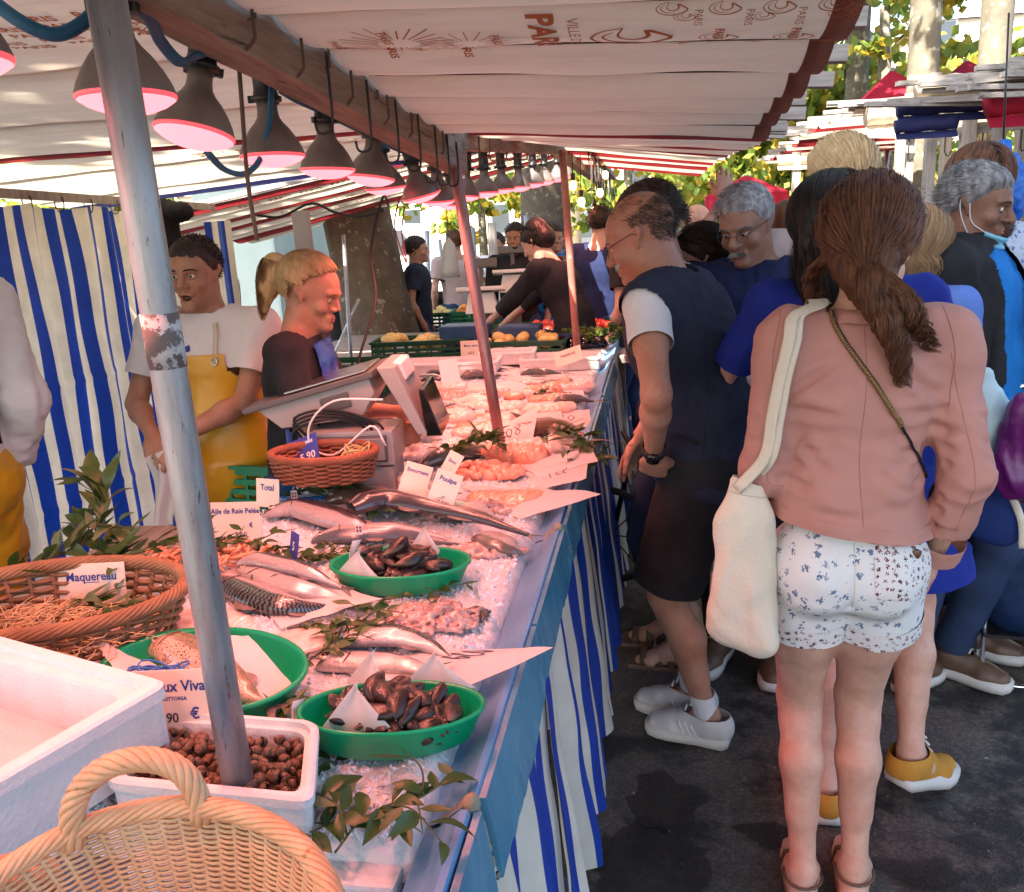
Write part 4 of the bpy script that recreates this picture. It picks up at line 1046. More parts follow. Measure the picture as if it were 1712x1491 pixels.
# hooks of iron wire on the beams
def hook(parent,base,p,ln,s=1.0,m='rope'):
 mb = MB(); p = V(p)-V(base)
 pts = [p+V((0.036,0,0.05)),p+V((0.037,0,-0.02)),p+V((0.034,0.002,-ln)),p+V((0.02,0.003,-ln-0.012)),p+V((0.004,0.004,-ln-0.008)),p+V((0.0,0.004,-ln+0.010))]
 mb.tube(sampcurve(pts,14),0.0028*s,5); return mb.build('hook',M[m],parent)
for y in (1.58,1.80,2.0,2.19,2.36,2.5,2.62): hook(b1,b1r,(BX+0.0,y,1.875-0.054*(y-1)),0.075+0.02*nz(y*9),m='black')
for y in (1.28,1.46,1.7,1.93,2.12,2.44): hook(b1,b1r,(BX+0.002,y,1.90-0.054*(y-1)),0.03,m='rope')
for i in range(12): y = 2.9+0.17*i; hook(b2,b2r,(BX+0.01+0.04*(y-2.7)/2,y,1.865+0.073*(y-2.7)),0.06+0.02*nz(y*5),m='rope')
# ---- metal poles through the counter
def pole(a,b,r,label,m='galv',sleeve=None):
 a,b = V(a),V(b); root = empty('metal_pole',a,label=label,cat='pole',group='poles standing on the fish counter')
 mb = MB(); d = b-a
 mb.tube([V((0,0,0)),d*0.25,d*0.5,d*0.75,d],[r,r,r,r*0.985,r*0.98],24); mb.build('tube',M[m],root)
 if sleeve:
  mb = MB(); mb.tube([d*sleeve[0],d*sleeve[1]],r*1.035,24); mb.build('worn_collar',mat('worn_zinc',(0.62,0.66,0.70),(0.44,0.48,0.52),scale=8,rough=0.75,metal=0.0,c3=(0.13,0.12,0.12),c3scale=60,c3pos=(0.47,0.51)),root)
 return root
p1a,p1b = AZ(408,1368,0.86),AY(168,-60,0.80)
pole(p1a,p1b,0.0190,'nearest scratched steel pole standing on the counter behind the wicker basket',sleeve=(0.60,0.66))
M['rosypipe'] = mat('rosy_painted_steel',(0.26,0.13,0.13),(0.38,0.24,0.24),scale=9,stretch=(3,3,0.5),rough=0.4,metal=0.4,c3=(0.12,0.06,0.05),c3scale=40,c3pos=(0.6,0.66)); M['rustpipe'] = mat('rusty_red_pipe',(0.30,0.10,0.07),(0.42,0.18,0.14),scale=12,rough=0.6,c3=(0.5,0.42,0.38),c3scale=14,c3pos=(0.6,0.66))
p2a = AZ(838,752,0.87); p2b = AY(756,250,p2a.y+0.02)
pole(p2a,p2b,0.0185,'second pinkish steel pole rising from the middle of the fish counter',m='rosypipe')  # pink tint of the lamps put into this pole's colour
p3a = AZ(966,602,0.86); p3b = AY(940,250,p3a.y)
pole(p3a,p3b,0.020,'third steel pole at the far end of the fish counter beside the crates',m='rustpipe' if 'rustpipe' in M else 'galv')
# ---- heat lamps
def lamp_proto():
 root = empty('heat_lamp',(0,0,0))
 R_ = 0.0605
 mb = MB(); prof = [(R_*0.985,0.0),(R_,0.003),(R_*0.98,0.008),(R_*0.92,0.018),(R_*0.79,0.033),(R_*0.61,0.049),(R_*0.43,0.061),(R_*0.34,0.070),(R_*0.31,0.082),(R_*0.31,0.100),(0.001,0.100)]
 mb.lathe(prof,32); mb.build('bulb',M['bulb'],root)
 mb = MB(); mb.lathe([(R_*1.0,0.003),(R_*1.003,0.001),(R_*0.985,-0.0015),(R_*0.965,-0.0025)],32); mb.build('red_rim',M['bulbrim'],root)
 mb = MB(); mb.lathe([(R_*0.965,-0.0025),(R_*0.78,-0.0100),(R_*0.5,-0.0165),(R_*0.25,-0.019),(0.0005,-0.020)],32); mb.build('glowing_face',M['bulbface'],root)
 mb = MB(); mb.lathe([(0.0005,0.098),(0.028,0.098),(0.0285,0.106),(0.0235,0.108),(0.0215,0.118),(0.021,0.165),(0.0255,0.168),(0.026,0.180),(0.0005,0.182)],20)
 for k in range(3): a = k*2.1; mb.box((0.028*math.cos(a),0.028*math.sin(a),0.102),(0.010,0.010,0.012),rotm(z=a))
 mb.build('socket',M['black'],root)
 L_ = bpy.data.lights.new('lamp_light','SPOT'); L_.energy = 2.9; L_.color = (1.0,0.25,0.19); L_.spot_size = R(140); L_.spot_blend = 0.9; L_.shadow_soft_size = 0.05
 lo = bpy.data.objects.new('lamp_light',L_); COL.objects.link(lo); lo.parent = root; lo.location = (0,0,-0.055)
 return root
LAMPS = [(212,164,1.04,0,0),(325,225,1.28,14,-4),(456,262,1.58,0,0),(548,284,1.86,-2,2),(620,298,2.13,-6,6),(645,314,2.48,4,-6),(705,327,2.60,14,4),(733,335,2.84,8,0),(752,341,3.10,8,0),(777,328,3.38,6,0),(811,323,3.72,0,0),(840,317,4.1,-3,0),(868,314,4.5,2,0),(892,308,4.9,0,0),(911,304,5.3,0,0),(931,299,5.75,-3,0),(946,294,6.2,4,0),(0,0,0.76,0,0),(0,0,0.48,5,0)]
lp = lamp_proto(); LL = []
for i,(px,py,y,tx_,ty_) in enumerate(LAMPS):
 o = lp if i == 0 else copy_tree(lp)
 p = AY(px,py,y) if px else V((-0.66,y,1.74)); o.location = p; o.rotation_euler = (R(ty_),R(tx_),R(i*40))
 o['category'] = 'heat lamp'; o['group'] = 'red heat lamps in a row under the roof beam'
 nm = ['nearest heat lamp hanging behind the big steel pole','heat lamp tilted to the left, second along from the big pole','heat lamp with a blue cable looping under it','heat lamp hanging from a tied loop of rope, fourth in the row','fifth heat lamp from the big pole, below the beam knot','heat lamp half hidden behind the fifth one','tilted heat lamp just left of the second pole','overlapping heat lamp left of the second pole, upper one','lowest heat lamp touching the second pole']
 o['label'] = nm[i] if i < len(nm) else ['heat lamp continuing the row nearer than the big steel pole','nearest heat lamp of the row, beyond the picture'][i-17] if i > 16 else '%s heat lamp past the second pole, hanging under the sloping beam' % ['first','second','third','fourth','fifth','sixth','seventh','eighth and farthest'][i-len(nm)]
 LL.append(p)
# cables and hanging ties of the lamps
for i,p in enumerate(LL):
 bz = 1.90-0.054*(p.y-1) if p.y < 2.75 else 1.86+0.073*(p.y-2.7)
 mb = MB(); top = p+V((0,0,0.175)); e = V((BX-0.005,p.y+0.02,bz))
 mb.tube(sampcurve([top-V((0.015,0,0.01)),top.lerp(e,0.5)+V((-0.02,0.01,0.0)),e],8),0.0035,5)
 mb.tube(sampcurve([top+V((0.015,0,-0.01)),top.lerp(e,0.5)+V((0.025,0.0,0.01)),e+V((0.035,0,0.0)),e+V((0.03,0.02,0.06))],8),0.003,5)
 tag(mb.build('lamp_tie',M['rope']),'brown rope tie holding %s' % COL.objects[-1].name.replace('_',' '),'rope tie','rope ties of the heat lamps')
TIES = [o for o in COL.objects if o.name.startswith('lamp_tie')]
for i,o in enumerate(TIES):
 o['label'] = 'rope tie between the beam and the %s' % ['heat lamp behind the big pole','lamp tilted to the left','lamp with the blue cable loop','fourth lamp with knotted rope','fifth lamp from the big pole','lamp half hidden behind the fifth','tilted lamp left of the second pole','upper lamp at the second pole','lowest lamp at the second pole','first lamp past the second pole','second lamp past the second pole','third lamp past the second pole','fourth lamp past the second pole','fifth lamp past the second pole','sixth lamp past the second pole','seventh lamp past the second pole','farthest lamp in the row','lamp nearer than the big pole','lamp of the row beyond the picture'][i]
def strap(pts,label,r=0.0085):
 mb = MB(); mb.tube(sampcurve(pts,28),r,8,flat=0.45,flataxis=(0,-1,0.2)); return tag(mb.build('blue_cable',M['strap']),label,'cable','flat blue cables looping between the lamps')
l1,l2,l3,l4 = LL[0],LL[1],LL[2],LL[3]
strap([AY(-40,-20,1.0),AY(30,33,1.0),AY(85,57,1.02),AY(125,47,1.04),AY(170,10,1.06),AY(200,-30,1.06)],'flat blue cable sagging in front of the canvas at the top left corner')
strap([AY(222,8,1.06),AY(250,30,1.1),AY(268,68,1.15),AY(300,103,1.2),AY(322,95,1.24),AY(345,88,1.28)],'blue cable running down to the lamp tilted left')
strap([AY(347,255,1.45),AY(375,283,1.5),AY(410,290,1.52),AY(437,262,1.53),AY(450,205,1.54),AY(454,140,1.55),AY(452,128,1.58)],'blue cable loop hanging under the third lamp')
strap([AY(470,152,1.62),AY(505,172,1.75),AY(560,195,1.95),AY(600,215,2.1)],'blue cable along the beam past the fourth lamp',0.007)
strap([AY(520,180,1.8),AY(585,212,2.05),AY(650,245,2.4),AY(690,262,2.6)],'blue cable behind the fifth lamp under the beam',0.006)
# long rope hanging in front of the curtain
mb = MB(); mb.tube(sampcurve([AY(398,92,1.45),AY(404,170,1.45),AY(414,300,1.46),AY(430,402,1.46)],16),0.0042,6); tag(mb.build('hanging_rope',M['rope']),'thin brown rope dangling beside the third lamp','rope')
mb = MB(); mb.tube(sampcurve([AY(650,345,3.1),AY(640,330,2.9),AY(620,420,2.7),AY(628,500,2.6),AY(600,600,2.5),AY(590,660,2.5)],30),0.0045,6); tag(mb.build('power_cable',M['blackrubber']),'black power cable hanging down to the scale in front of the trunk','cable')
mb = MB(); mb.tube(sampcurve([AY(430,360,3.2),AY(470,362,3.2),AY(520,340,3.1),AY(560,355,3.0),AY(600,362,2.9),AY(640,352,2.8)],30),0.005,6); tag(mb.build('slack_cable',M['blackrubber']),'black cable slung under the navy canvas band','cable')
mb = MB(); mb.tube(sampcurve([AY(676,345,3.0),AY(672,390,3.0),AY(680,440,3.0),AY(660,380,3.0),AY(668,330,3.0)],20),0.003,5); tag(mb.build('thin_flex',mat('red_flex',(0.3,0.05,0.05),rough=0.6)),'thin red flex dangling in front of the plane trunk','cable')
# dark motor or rolled cloth hanging behind the first pole
# ---- striped curtain at the back of the stall
M['curtain'] = stripe_mat('striped_curtain_cloth',(0.010,0.05,0.34),(0.80,0.74,0.58),0.105,0.48,transl=0.42,rough=0.4,bump=0.25)
cur = empty('striped_curtain',AX(100,900,-2.45),label='blue and cream striped curtain hung on a rail behind the fishmongers',cat='curtain')
def curtain_fn(u,v):
 y = 1.55+u*2.6; s = u*2.6
 A_ = (0.3+0.7*v); x = -2.46+0.035*math.sin(s*17+1.5*math.sin(s*5))*(0.6+0.5*v)+0.018*math.sin(s*41+v*2)+0.012*nz(s*6,v*5)
 crease = math.exp(-((v-0.42)/0.010)**2)+math.exp(-((v-0.70)/0.010)**2)+math.exp(-((v-0.95)/0.010)**2)
 x += 0.006*crease
 z = 1.78-v*1.76-0.02*abs(math.sin(s*8))*(1-v)
 return V((x,y+0.012*math.sin(s*17+2)*v+v*0.10*(u-0.4),z))-V(cur.location)
mb = MB(); mb.grid(curtain_fn,190,60,uvs=lambda u,v: (u*2.6+0.03*nz(u*14,v*1.5)+0.025*v,v*1.7)); mb.build('cloth',M['curtain'],cur)
mb = MB(); mb.bar(V((-2.46,1.9,1.82))-V(cur.location),V((-2.46,4.6,1.80))-V(cur.location),0.03,0.035); mb.build('rail',M['woodz'],cur)
for i in range(14):
 mb = MB(); y = 1.6+i*0.19; c = V((-2.46,y,1.80))-V(cur.location)
 mb.tube([c+V((0.022*math.cos(a),0,0.036*math.sin(a)-0.018)) for a in np.linspace(0,2*PI,12)[:-1]],0.0025,5,closed=True); mb.build('ring_hook',M['blackrubber'],cur)
# second short striped cloth behind the apron man, dark bag of cloth above
mb = MB(); c2 = empty('striped_side_cloth',(-1.95,4.3,0.0),label='narrow blue and cream striped cloth hanging right of the apron man',cat='curtain')
def f2(u,v):
 s = u*0.16; return V((-2.50+s+0.0,4.55+0.03*math.sin(s*40),1.72-v*1.4))-V(c2.location)
mb.grid(f2,30,20,uvs=lambda u,v: (u*0.16+0.02,v)); mb.build('cloth',M['curtain'],c2)
S = SDF(); q = AY(281,398,3.6); S.ell(q,(0.045,0.05,0.16),0.03); S.ell(q+V((0.03,0,0.11)),(0.10,0.06,0.035),0.04); S.ell(q+V((-0.02,0,-0.1)),(0.045,0.04,0.09),0.03)
P,Q = S.mesh(0.012); P = folds(P,Q,0.02,18,2); tag(link('dark_sack',me_from(P,Q,'dark_sack',M['blackcloth'])),'black cloth sack hanging behind the first pole by the curtain','sack')
# ---- counter
CX0,CX1 = -1.06,-0.27
ctr = empty('fish_counter',(-0.65,3.2,0),label='long fish counter with blue gutter edge and striped skirt',cat='counter')
c0 = V(ctr.location)
mb = MB(); mb.box(V((-0.66,3.2,0.775))-c0,(0.80,5.6,0.03)); mb.build('tabletop',mat('blue_tray',(0.03,0.17,0.40),(0.05,0.22,0.48),scale=4,rough=0.3),ctr)
mb = MB(); mb.box(V((-1.28,1.25,0.775))-c0,(0.44,1.7,0.03)); mb.build('side_board',M['wood'],ctr)
for x in (-1.0,-0.34):
 for y in (0.6,2.4,4.2,5.8):
  mb = MB(); mb.bar(V((x,y,0))-c0,V((x,y,0.76))-c0,0.04,0.04,(0,1,0)); mb.build('leg',M['woodz'],ctr)
# gutter: folded blue sheet in lengths, each its own part
GY = [0.30,0.86,1.86,2.72,3.6,4.6,6.0]
for i,(a,b) in enumerate(zip(GY[:-1],GY[1:])):
 mb = MB(); dx = 0.004*(i % 2)
 prof = [(-0.290,0.795),(-0.287,0.838),(-0.284,0.842),(-0.268,0.848),(-0.238+dx,0.876),(-0.229+dx,0.876),(-0.226+dx,0.868),(-0.226+dx,0.800)]
 n = 16; vs = []
 for j in range(n+1):
  y = a+0.004+(b-a-0.008)*j/n
  for (x,z) in prof: vs.append(V((x+0.003*nz(y*3,x*9),y,z+0.003*nz(y*4,z*7,3)))-c0)
 m_ = len(prof); mb.add(vs,[(j*m_+k,j*m_+k+1,(j+1)*m_+k+1,(j+1)*m_+k) for j in range(n) for k in range(m_-1)],smooth=False)
 o = mb.build('gutter_length',M['bluemetal'],ctr)
# thick plastic flaps hanging outside, lower edges broken
for i,(a,b,zb) in enumerate(((0.30,0.86,0.735),(0.885,1.36,0.76),(1.37,1.87,0.775),(1.90,2.7,0.785),(2.74,3.5,0.79),(3.55,4.6,0.79))):
 mb = MB(); n = 30; vs = []
 for j in range(n+1):
  t = j/n; y = a+(b-a)*t; rag = 0.012*nz(y*9)+0.010*nz(y*31)+(0.02 if (i in (1,2) and t > 0.9) else 0)-0.02*math.sin(PI*t)*(i == 1)
  for (x,z) in ((-0.222,0.872),(-0.2125,0.873),(-0.205+0.005*nz(y*4),0.5*(0.87+zb)),(-0.196,zb+rag),(-0.202,zb+rag-0.002),(-0.213,0.5*(0.87+zb))): vs.append(V((x,y,z))-c0)
 mb.add(vs,[(j*6+k,j*6+(k+1) % 6,(j+1)*6+(k+1) % 6,(j+1)*6+k) for j in range(n) for k in range(6)]+[(5,4,3,2,1,0),tuple(n*6+k for k in range(6))],smooth=False)
 mb.build('plastic_flap',M['blueplastic'],ctr)
for (y,l) in ((0.87,0.10),(1.865,0.06)):
 S = SDF(); S.cap((-0.262,y,0.846),(-0.228,y+0.004,0.878),0.007,0.008,0.01,flat=((0,0,1),0.6)); S.cap((-0.226,y,0.876),(-0.203,y+0.012,0.880-l*1.2),0.009,0.004,0.01,flat=((1,0,0),0.5))
 P,Q = S.mesh(0.0045); P = folds(P,Q,0.004,90,3,(1,1,1)); P = P-np.array(c0); link('foam_joint',me_from(P,Q,'foam_joint',M['brass_foam']),ctr)
# striped skirt in cloth lengths
M['skirt'] = stripe_mat('striped_skirt_cloth',(0.010,0.050,0.35),(0.72,0.68,0.58),0.115,0.5,transl=0.15,rough=0.5,bump=0.25)
for i,(a,b,zb) in enumerate(((0.2,1.42,0.06),(1.40,1.95,0.10),(1.93,2.45,0.06),(2.43,3.1,0.05),(3.08,4.2,0.05),(4.18,5.9,0.05))):
 mb = MB(); Lc = b-a
 def fs_(u,v):
  s = a+Lc*u; fo = math.sin(s*27+1.3*math.sin(s*7)+i)
  x = -0.222+v*0.050+(0.010+0.026*v)*fo+0.012*v*math.sin(s*61)+0.008*nz(s*9,v*4)
  return V((x-0.004*(i % 2),s+0.02*v*math.cos(s*27),0.83-(0.83-zb+0.03*nz(s*3,1))*v))-c0
 mb.grid(fs_,int(110*Lc),22,uvs=lambda u,v: (a+Lc*u*1.25+0.014*nz(u*5,v*2,i),v)); mb.build('skirt_cloth',M['skirt'],ctr)
# ice bed
def ice_z(x,y): return 0.862+0.010*nz(x*5,y*5)+0.006*nz(x*17,y*17,2)+0.0035*nz(x*50,y*50,4)+0.035*max(0,min(1,(-0.6-x)/0.4))*(1 if y > 1.1 else max(0,(y-0.85)/0.25))
mb = MB()
def fi(u,v):
 y = 0.80+4.45*v; lo = -1.03 if y > 1.15 else -0.80
 x = lo+(-0.276-lo)*u; z = ice_z(x,y)
 e = min(u,1-u)*1.0; z -= 0.05*math.exp(-(1-u)*60)+0.04*math.exp(-u*30)+0.045*math.exp(-v*300)
 return V((x,y,z))
mb.grid(fi,150,640); tag(mb.build('crushed_ice',M['ice']),'bed of crushed ice spread along the fish counter','ice',kind='stuff')
rs = np.random.RandomState(5); k_ = 26000; ux,uy = -0.30-0.70*rs.rand(k_),0.82+3.2*rs.rand(k_)**1.5; cz = np.array([ice_z(a,b) for a,b in zip(ux,uy)])+0.001; sz = (0.0012+0.0036*rs.rand(k_)**2)[:,None]
tet = np.array([(1,1,1),(-1,-1,1),(-1,1,-1),(1,-1,-1)])/1.3; rot_ = rs.randn(k_,3,3)*0.75; Vt = np.einsum('kij,vj->kvi',rot_,tet)*sz[:,None,:]+np.stack([ux,uy,cz],1)[:,None,:]; bt = (np.arange(k_)*4)[:,None]
Qt = np.concatenate([bt+np.array([[0,1,2,2]]),bt+np.array([[0,3,1,1]]),bt+np.array([[0,2,3,3]]),bt+np.array([[1,3,2,2]])])
me = bpy.data.meshes.new('ice_chips'); me.from_pydata(Vt.reshape(-1,3).tolist(),[],Qt[:,:3].tolist()); me.materials.append(mat('ice_chip',(0.80,0.82,0.85),rough=0.12,spec=0.8)); tag(link('ice_chips',me),'loose chips of ice scattered over the ice bed','ice',kind='stuff')
# polystyrene slab under the front of the ice
S = None
mb = MB(); mb.box((-0.47,0.92,0.812),(0.34,0.30,0.042)); o = mb.build('polystyrene_slab',M['poly'],bevel=0.006); tag(o,'broken white polystyrene lid under the leafy sprig at the front edge','foam lid')
mb = MB(); rr = random.Random(3)
# ================================================================ GOODS ON THE COUNTER
def ip(px,py,dz=0.0):
 p = AZ(px,py,0.87+dz)
 for _ in range(3): p = AZ(px,py,ice_z(p.x,p.y)+dz)
 return p
# ---- fish
def fishmat(name,back,belly,stripe=None,mid=0.45,metal=0.25,rough=0.24,spot=None,stripeperiod=32):
 m = mat(name,belly,rough=rough,metal=metal,coat=0.5); N,L,b = nodes_of(m)
 tc = N.new('ShaderNodeTexCoord'); sp = N.new('ShaderNodeSeparateXYZ'); L.new(tc.outputs['UV'],sp.inputs[0]); u,v = sp.outputs[0],sp.outputs[1]
 no = N.new('ShaderNodeTexNoise'); no.inputs['Scale'].default_value = 7; no.inputs['Detail'].default_value = 4; L.new(tc.outputs['UV'],no.inputs['Vector'])
 vv = math_node(N,L,'ADD',v,math_node(N,L,'MULTIPLY',math_node(N,L,'SUBTRACT',no.outputs[0],0.5),0.22))
 mr = N.new('ShaderNodeMapRange'); mr.inputs[1].default_value = mid-0.07; mr.inputs[2].default_value = mid+0.07; mr.interpolation_type = 'SMOOTHSTEP'; L.new(vv,mr.inputs[0])
 bc = back
 if stripe:
  n2 = N.new('ShaderNodeTexNoise'); n2.inputs['Scale'].default_value = 14; n2.inputs['Detail'].default_value = 2; L.new(tc.outputs['UV'],n2.inputs['Vector'])
  ph = math_node(N,L,'ADD',math_node(N,L,'MULTIPLY',u,float(stripeperiod)*6.28),math_node(N,L,'MULTIPLY',n2.outputs[0],11.0))
  ph = math_node(N,L,'ADD',ph,math_node(N,L,'MULTIPLY',v,7.0))
  st = math_node(N,L,'GREATER_THAN',math_node(N,L,'SINE',ph),0.05)
  bc = mixcol(N,L,st,stripe,back)
 c = mixcol(N,L,mr.outputs[0],bc,belly)
 if spot:
  vo = N.new('ShaderNodeTexVoronoi'); vo.inputs['Scale'].default_value = 46; mp = N.new('ShaderNodeMapping'); mp.inputs['Scale'].default_value = (1.6,0.5,1); L.new(tc.outputs['UV'],mp.inputs[0]); L.new(mp.outputs[0],vo.inputs['Vector'])
  c = mixcol(N,L,math_node(N,L,'LESS_THAN',vo.outputs[0],0.32),c,spot)
 n3 = N.new('ShaderNodeTexNoise'); n3.inputs['Scale'].default_value = 26; n3.inputs['Detail'].default_value = 6; L.new(tc.outputs['UV'],n3.inputs['Vector'])
 r3 = N.new('ShaderNodeMapRange'); r3.inputs[1].default_value = .3; r3.inputs[2].default_value = .8; r3.inputs[3].default_value = 1.1; r3.inputs[4].default_value = .7; L.new(n3.outputs[0],r3.inputs[0])
 vm = N.new('ShaderNodeVectorMath'); vm.operation = 'SCALE'; L.new(c,vm.inputs[0]); L.new(r3.outputs[0],vm.inputs[3]); L.new(vm.outputs[0],b.inputs['Base Color'])
 vo = N.new('ShaderNodeTexVoronoi'); vo.inputs['Scale'].default_value = 60; mp = N.new('ShaderNodeMapping'); mp.inputs['Scale'].default_value = (2.2,0.7,1); L.new(tc.outputs['UV'],mp.inputs[0]); L.new(mp.outputs[0],vo.inputs['Vector'])
 bp = N.new('ShaderNodeBump'); bp.inputs['Strength'].default_value = 0.25; bp.inputs['Distance'].default_value = 0.001; L.new(vo.outputs[0],bp.inputs['Height']); L.new(bp.outputs[0],b.inputs['Normal'])
 M[name] = m
fishmat('mackerel_skin',(0.008,0.014,0.02),(0.50,0.43,0.43),(0.12,0.14,0.14),0.54,stripeperiod=44)
fishmat('silver_skin',(0.12,0.13,0.15),(0.50,0.44,0.43),None,0.30)
fishmat('dark_skin',(0.045,0.04,0.05),(0.42,0.37,0.37),None,0.60,metal=0.1)
fishmat('brown_skin',(0.16,0.09,0.06),(0.36,0.24,0.19),None,0.5,metal=0.05)
fishmat('trout_skin',(0.26,0.19,0.11),(0.60,0.44,0.34),None,0.6,metal=0.05,spot=(0.10,0.06,0.04))
fishmat('pollock_skin',(0.13,0.12,0.11),(0.5,0.45,0.43),None,0.4,metal=0.1)
def fish(label,pts,w,th,m,belly=1,head=0.2,tail=True,eye=0.010,lift=0.0,group=None,prof=None,dors=True,name='fish',cat='fish',tailw=0.9,gape=False):
 """pts: centre line from snout to tail base (world, lying on the ice). belly=+1: belly on the left of the path"""
 N_ = 34; P = sampcurve(pts,N_); root = empty(name,P[N_//2],label=label,cat=cat,group=group); ro = V(root.location)
 prof = prof or [(0,.06),(.04,.30),(.10,.54),(.2,.82),(.33,1.0),(.48,.97),(.64,.74),(.78,.46),(.90,.20),(.96,.12),(1,.13)]
 def pf(t):
  for (a,x),(b,y) in zip(prof[:-1],prof[1:]):
   if a <= t <= b: q = (t-a)/(b-a); q = q*q*(3-2*q)*.5+q*.5; return x+(y-x)*q
  return prof[-1][1]
 mb = MB(); vs = []; uv = []; nc = 18
 def frame(i):
  t = (P[min(i+1,N_-1)]-P[max(i-1,0)]).normalized(); s = V((-t.y,t.x,0)).normalized()*belly; return t,s
 for i,p in enumerate(P):
  u = i/(N_-1); t,s = frame(i); ww = w/2*pf(u); tt = th/2*min(1,pf(u)**0.75*1.1)
  for k in range(nc+1):
   a = PI*2*k/nc; c_,s_ = math.cos(a),math.sin(a)
   q = p-s*(c_*ww)+V((0,0,tt*0.9+lift+s_*tt))-ro
   vs.append(q); v = (1-c_)/2; uv.append((u,v))
 fs = [(i*(nc+1)+k,i*(nc+1)+k+1,(i+1)*(nc+1)+k+1,(i+1)*(nc+1)+k) for i in range(N_-1) for k in range(nc)]
 mb.add(vs,fs,uv)
 mb.build('body',M[m],root)
 L = sum((P[i+1]-P[i]).length for i in range(N_-1))
 def top(u,off):  # a point on the upper flank: off -1 back .. +1 belly
  f = u*(N_-1); i = int(f); p = P[i].lerp(P[min(i+1,N_-1)],f-i); t,s = frame(i); ww = w/2*pf(u); tt = th/2*min(1,pf(u)**0.75*1.1)
  return p+s*off*ww+V((0,0,tt*0.9+lift+tt*math.sqrt(max(0,1-off*off))))-ro,t,s
 if eye:
  e,t,s = top(head*0.36,-0.12); mb = MB(); mb.ell(e,(eye*0.60,eye*0.60,eye*0.26),14,6); mb.ell(e+V((0,-eye*0.05,eye*0.17)),(eye*0.36,eye*0.36,eye*0.16),12,6,mi=1); mb.build('eye',[mat('fish_eye_ring',(0.62,0.52,0.42),rough=0.15,metal=0.3),M['iris']],root)
  mb = MB(); g = [top(head*(0.95+0.12*math.sin((o+0.9)*1.7)),o)[0]+V((0,0,0.0006)) for o in np.linspace(-0.75,0.8,9)]; mb.tube(g,[0.0004]+[0.0013]*7+[0.0004],5)
  g = [top(head*x,o)[0]+V((0,0,0.0004)) for x,o in ((0.03,0.2),(0.15,0.35),(0.3,0.45))]; mb.tube(g,0.0009,5); mb.build('gill_line',mat('gill_shadow',(0.12,0.05,0.05),rough=0.5),root)  # dark line along the gill plate and the mouth
 def fin(base_u0,base_u1,off,ln,sweep,name='fin',n=7):
  mb = MB(); vs = []
  for j in range(n):
   u = base_u0+(base_u1-base_u0)*j/(n-1); p,t,s = top(u,off); q = j/(n-1)
   h = ln*math.sin(PI*(0.15+0.8*q))*(1-0.45*q)
   vs += [p-V((0,0,th*0.1)),p-V((0,0,th*0.12))+s*(h*(1 if off > 0 else -1))+t*(sweep*h)+V((0,0,(-0.001)**1))]
  mb.add(vs,[(2*j,2*j+1,2*j+3,2*j+2) for j in range(n-1)]); mb.build(name,mat('fish_fin',(0.16,0.13,0.12),(0.3,0.25,0.23),scale=90,stretch=(1,1,1),rough=0.4,transl=0.3),root)
 if dors: fin(0.36,0.48,-0.97,w*0.30,0.8); fin(0.62,0.74,-0.97,w*0.18,0.8); fin(0.62,0.74,0.97,w*0.18,0.8)
 p,t,s = top(head*1.12,0.15); mb = MB(); mb.add([p,p+t*w*0.5+s*0.08*w+V((0,0,0.002)),p+t*w*0.42+s*0.26*w+V((0,0,0.001)),p+s*0.12*w],[(0,1,2,3)]); mb.build('fin',mat('fish_fin'),root) if False else None
 if tail:
  mb = MB(); p,t,s = top(0.985,0); p = P[-1]-ro+V((0,0,lift+0.004)); vs = []; n = 13
  for j in range(n):
   a = -1+2*j/(n-1); ln = w*tailw*(0.35+0.65*abs(a)**1.2); sp_ = w*tailw*0.62*a
   vs += [p+s*w*0.07*a,p+t*ln*0.55+s*sp_*0.6+V((0,0,0.003*math.cos(a*2))),p+t*ln+s*sp_+V((0,0,0.0015*math.sin(j*2.1)))]
  mb.add(vs,[(3*j+k,3*j+k+1,3*j+k+4,3*j+k+3) for j in range(n-1) for k in (0,1)]); mb.build('tail',mat('fish_fin',(0.16,0.13,0.12),(0.3,0.25,0.23),scale=90,rough=0.4,transl=0.3),root)
 return root
def FP(*pp,dz=0.0): return [ip(x,y,dz) for x,y in pp]
# ---- papers
def sheet4(c,label,lift=0.0,curl=0.004,m='paper',name='paper_sheet',cat='paper',n=14,seed=0,corner=None,writing=None,group='white paper sheets between the fish',wsize=1.0):
 """c: four ground points a b / d c (world)"""
 a,b,cc,d = [V(q) for q in c]; ro = (a+b+cc+d)/4; root = empty(name,ro,label=label,cat=cat,group=group)
 def fn(u,v,e=0.0):
  p = (a*(1-u)+b*u)*(1-v)+(d*(1-u)+cc*u)*v
  z = curl*(nz(u*2.3+seed,v*2.1)*1.6+0.8*nz(u*5,v*5+seed))
  if corner:
   for (cu,cv,h,r) in corner:
    g = max(0,1-math.hypot(u-cu,v-cv)/r); z += h*g*g; p = p+(ro-p)*g*g*h*2.0
  return p+V((0,0,lift+z+e))-ro
 mb = MB(); mb.grid(fn,n,n); mb.build('sheet',M[m],root)
 if writing:
  mb = MB()
  for st in writing:
   pts = sampcurve([V((q[0],q[1],0)) for q in st],max(8,len(st)*5)); vs = []
   for j,p in enumerate(pts):
    t = (pts[min(j+1,len(pts)-1)]-pts[max(j-1,0)]).normalized(); nn = V((-t.y,t.x,0))*0.008*wsize
    vs += [fn(p.x-nn.x,p.y-nn.y,0.0012),fn(p.x+nn.x,p.y+nn.y,0.0012)]
   mb.add(vs,[(2*j,2*j+1,2*j+3,2*j+2) for j in range(len(pts)-1)])
  mb.build('handwriting',M['pen'],root)
 return root
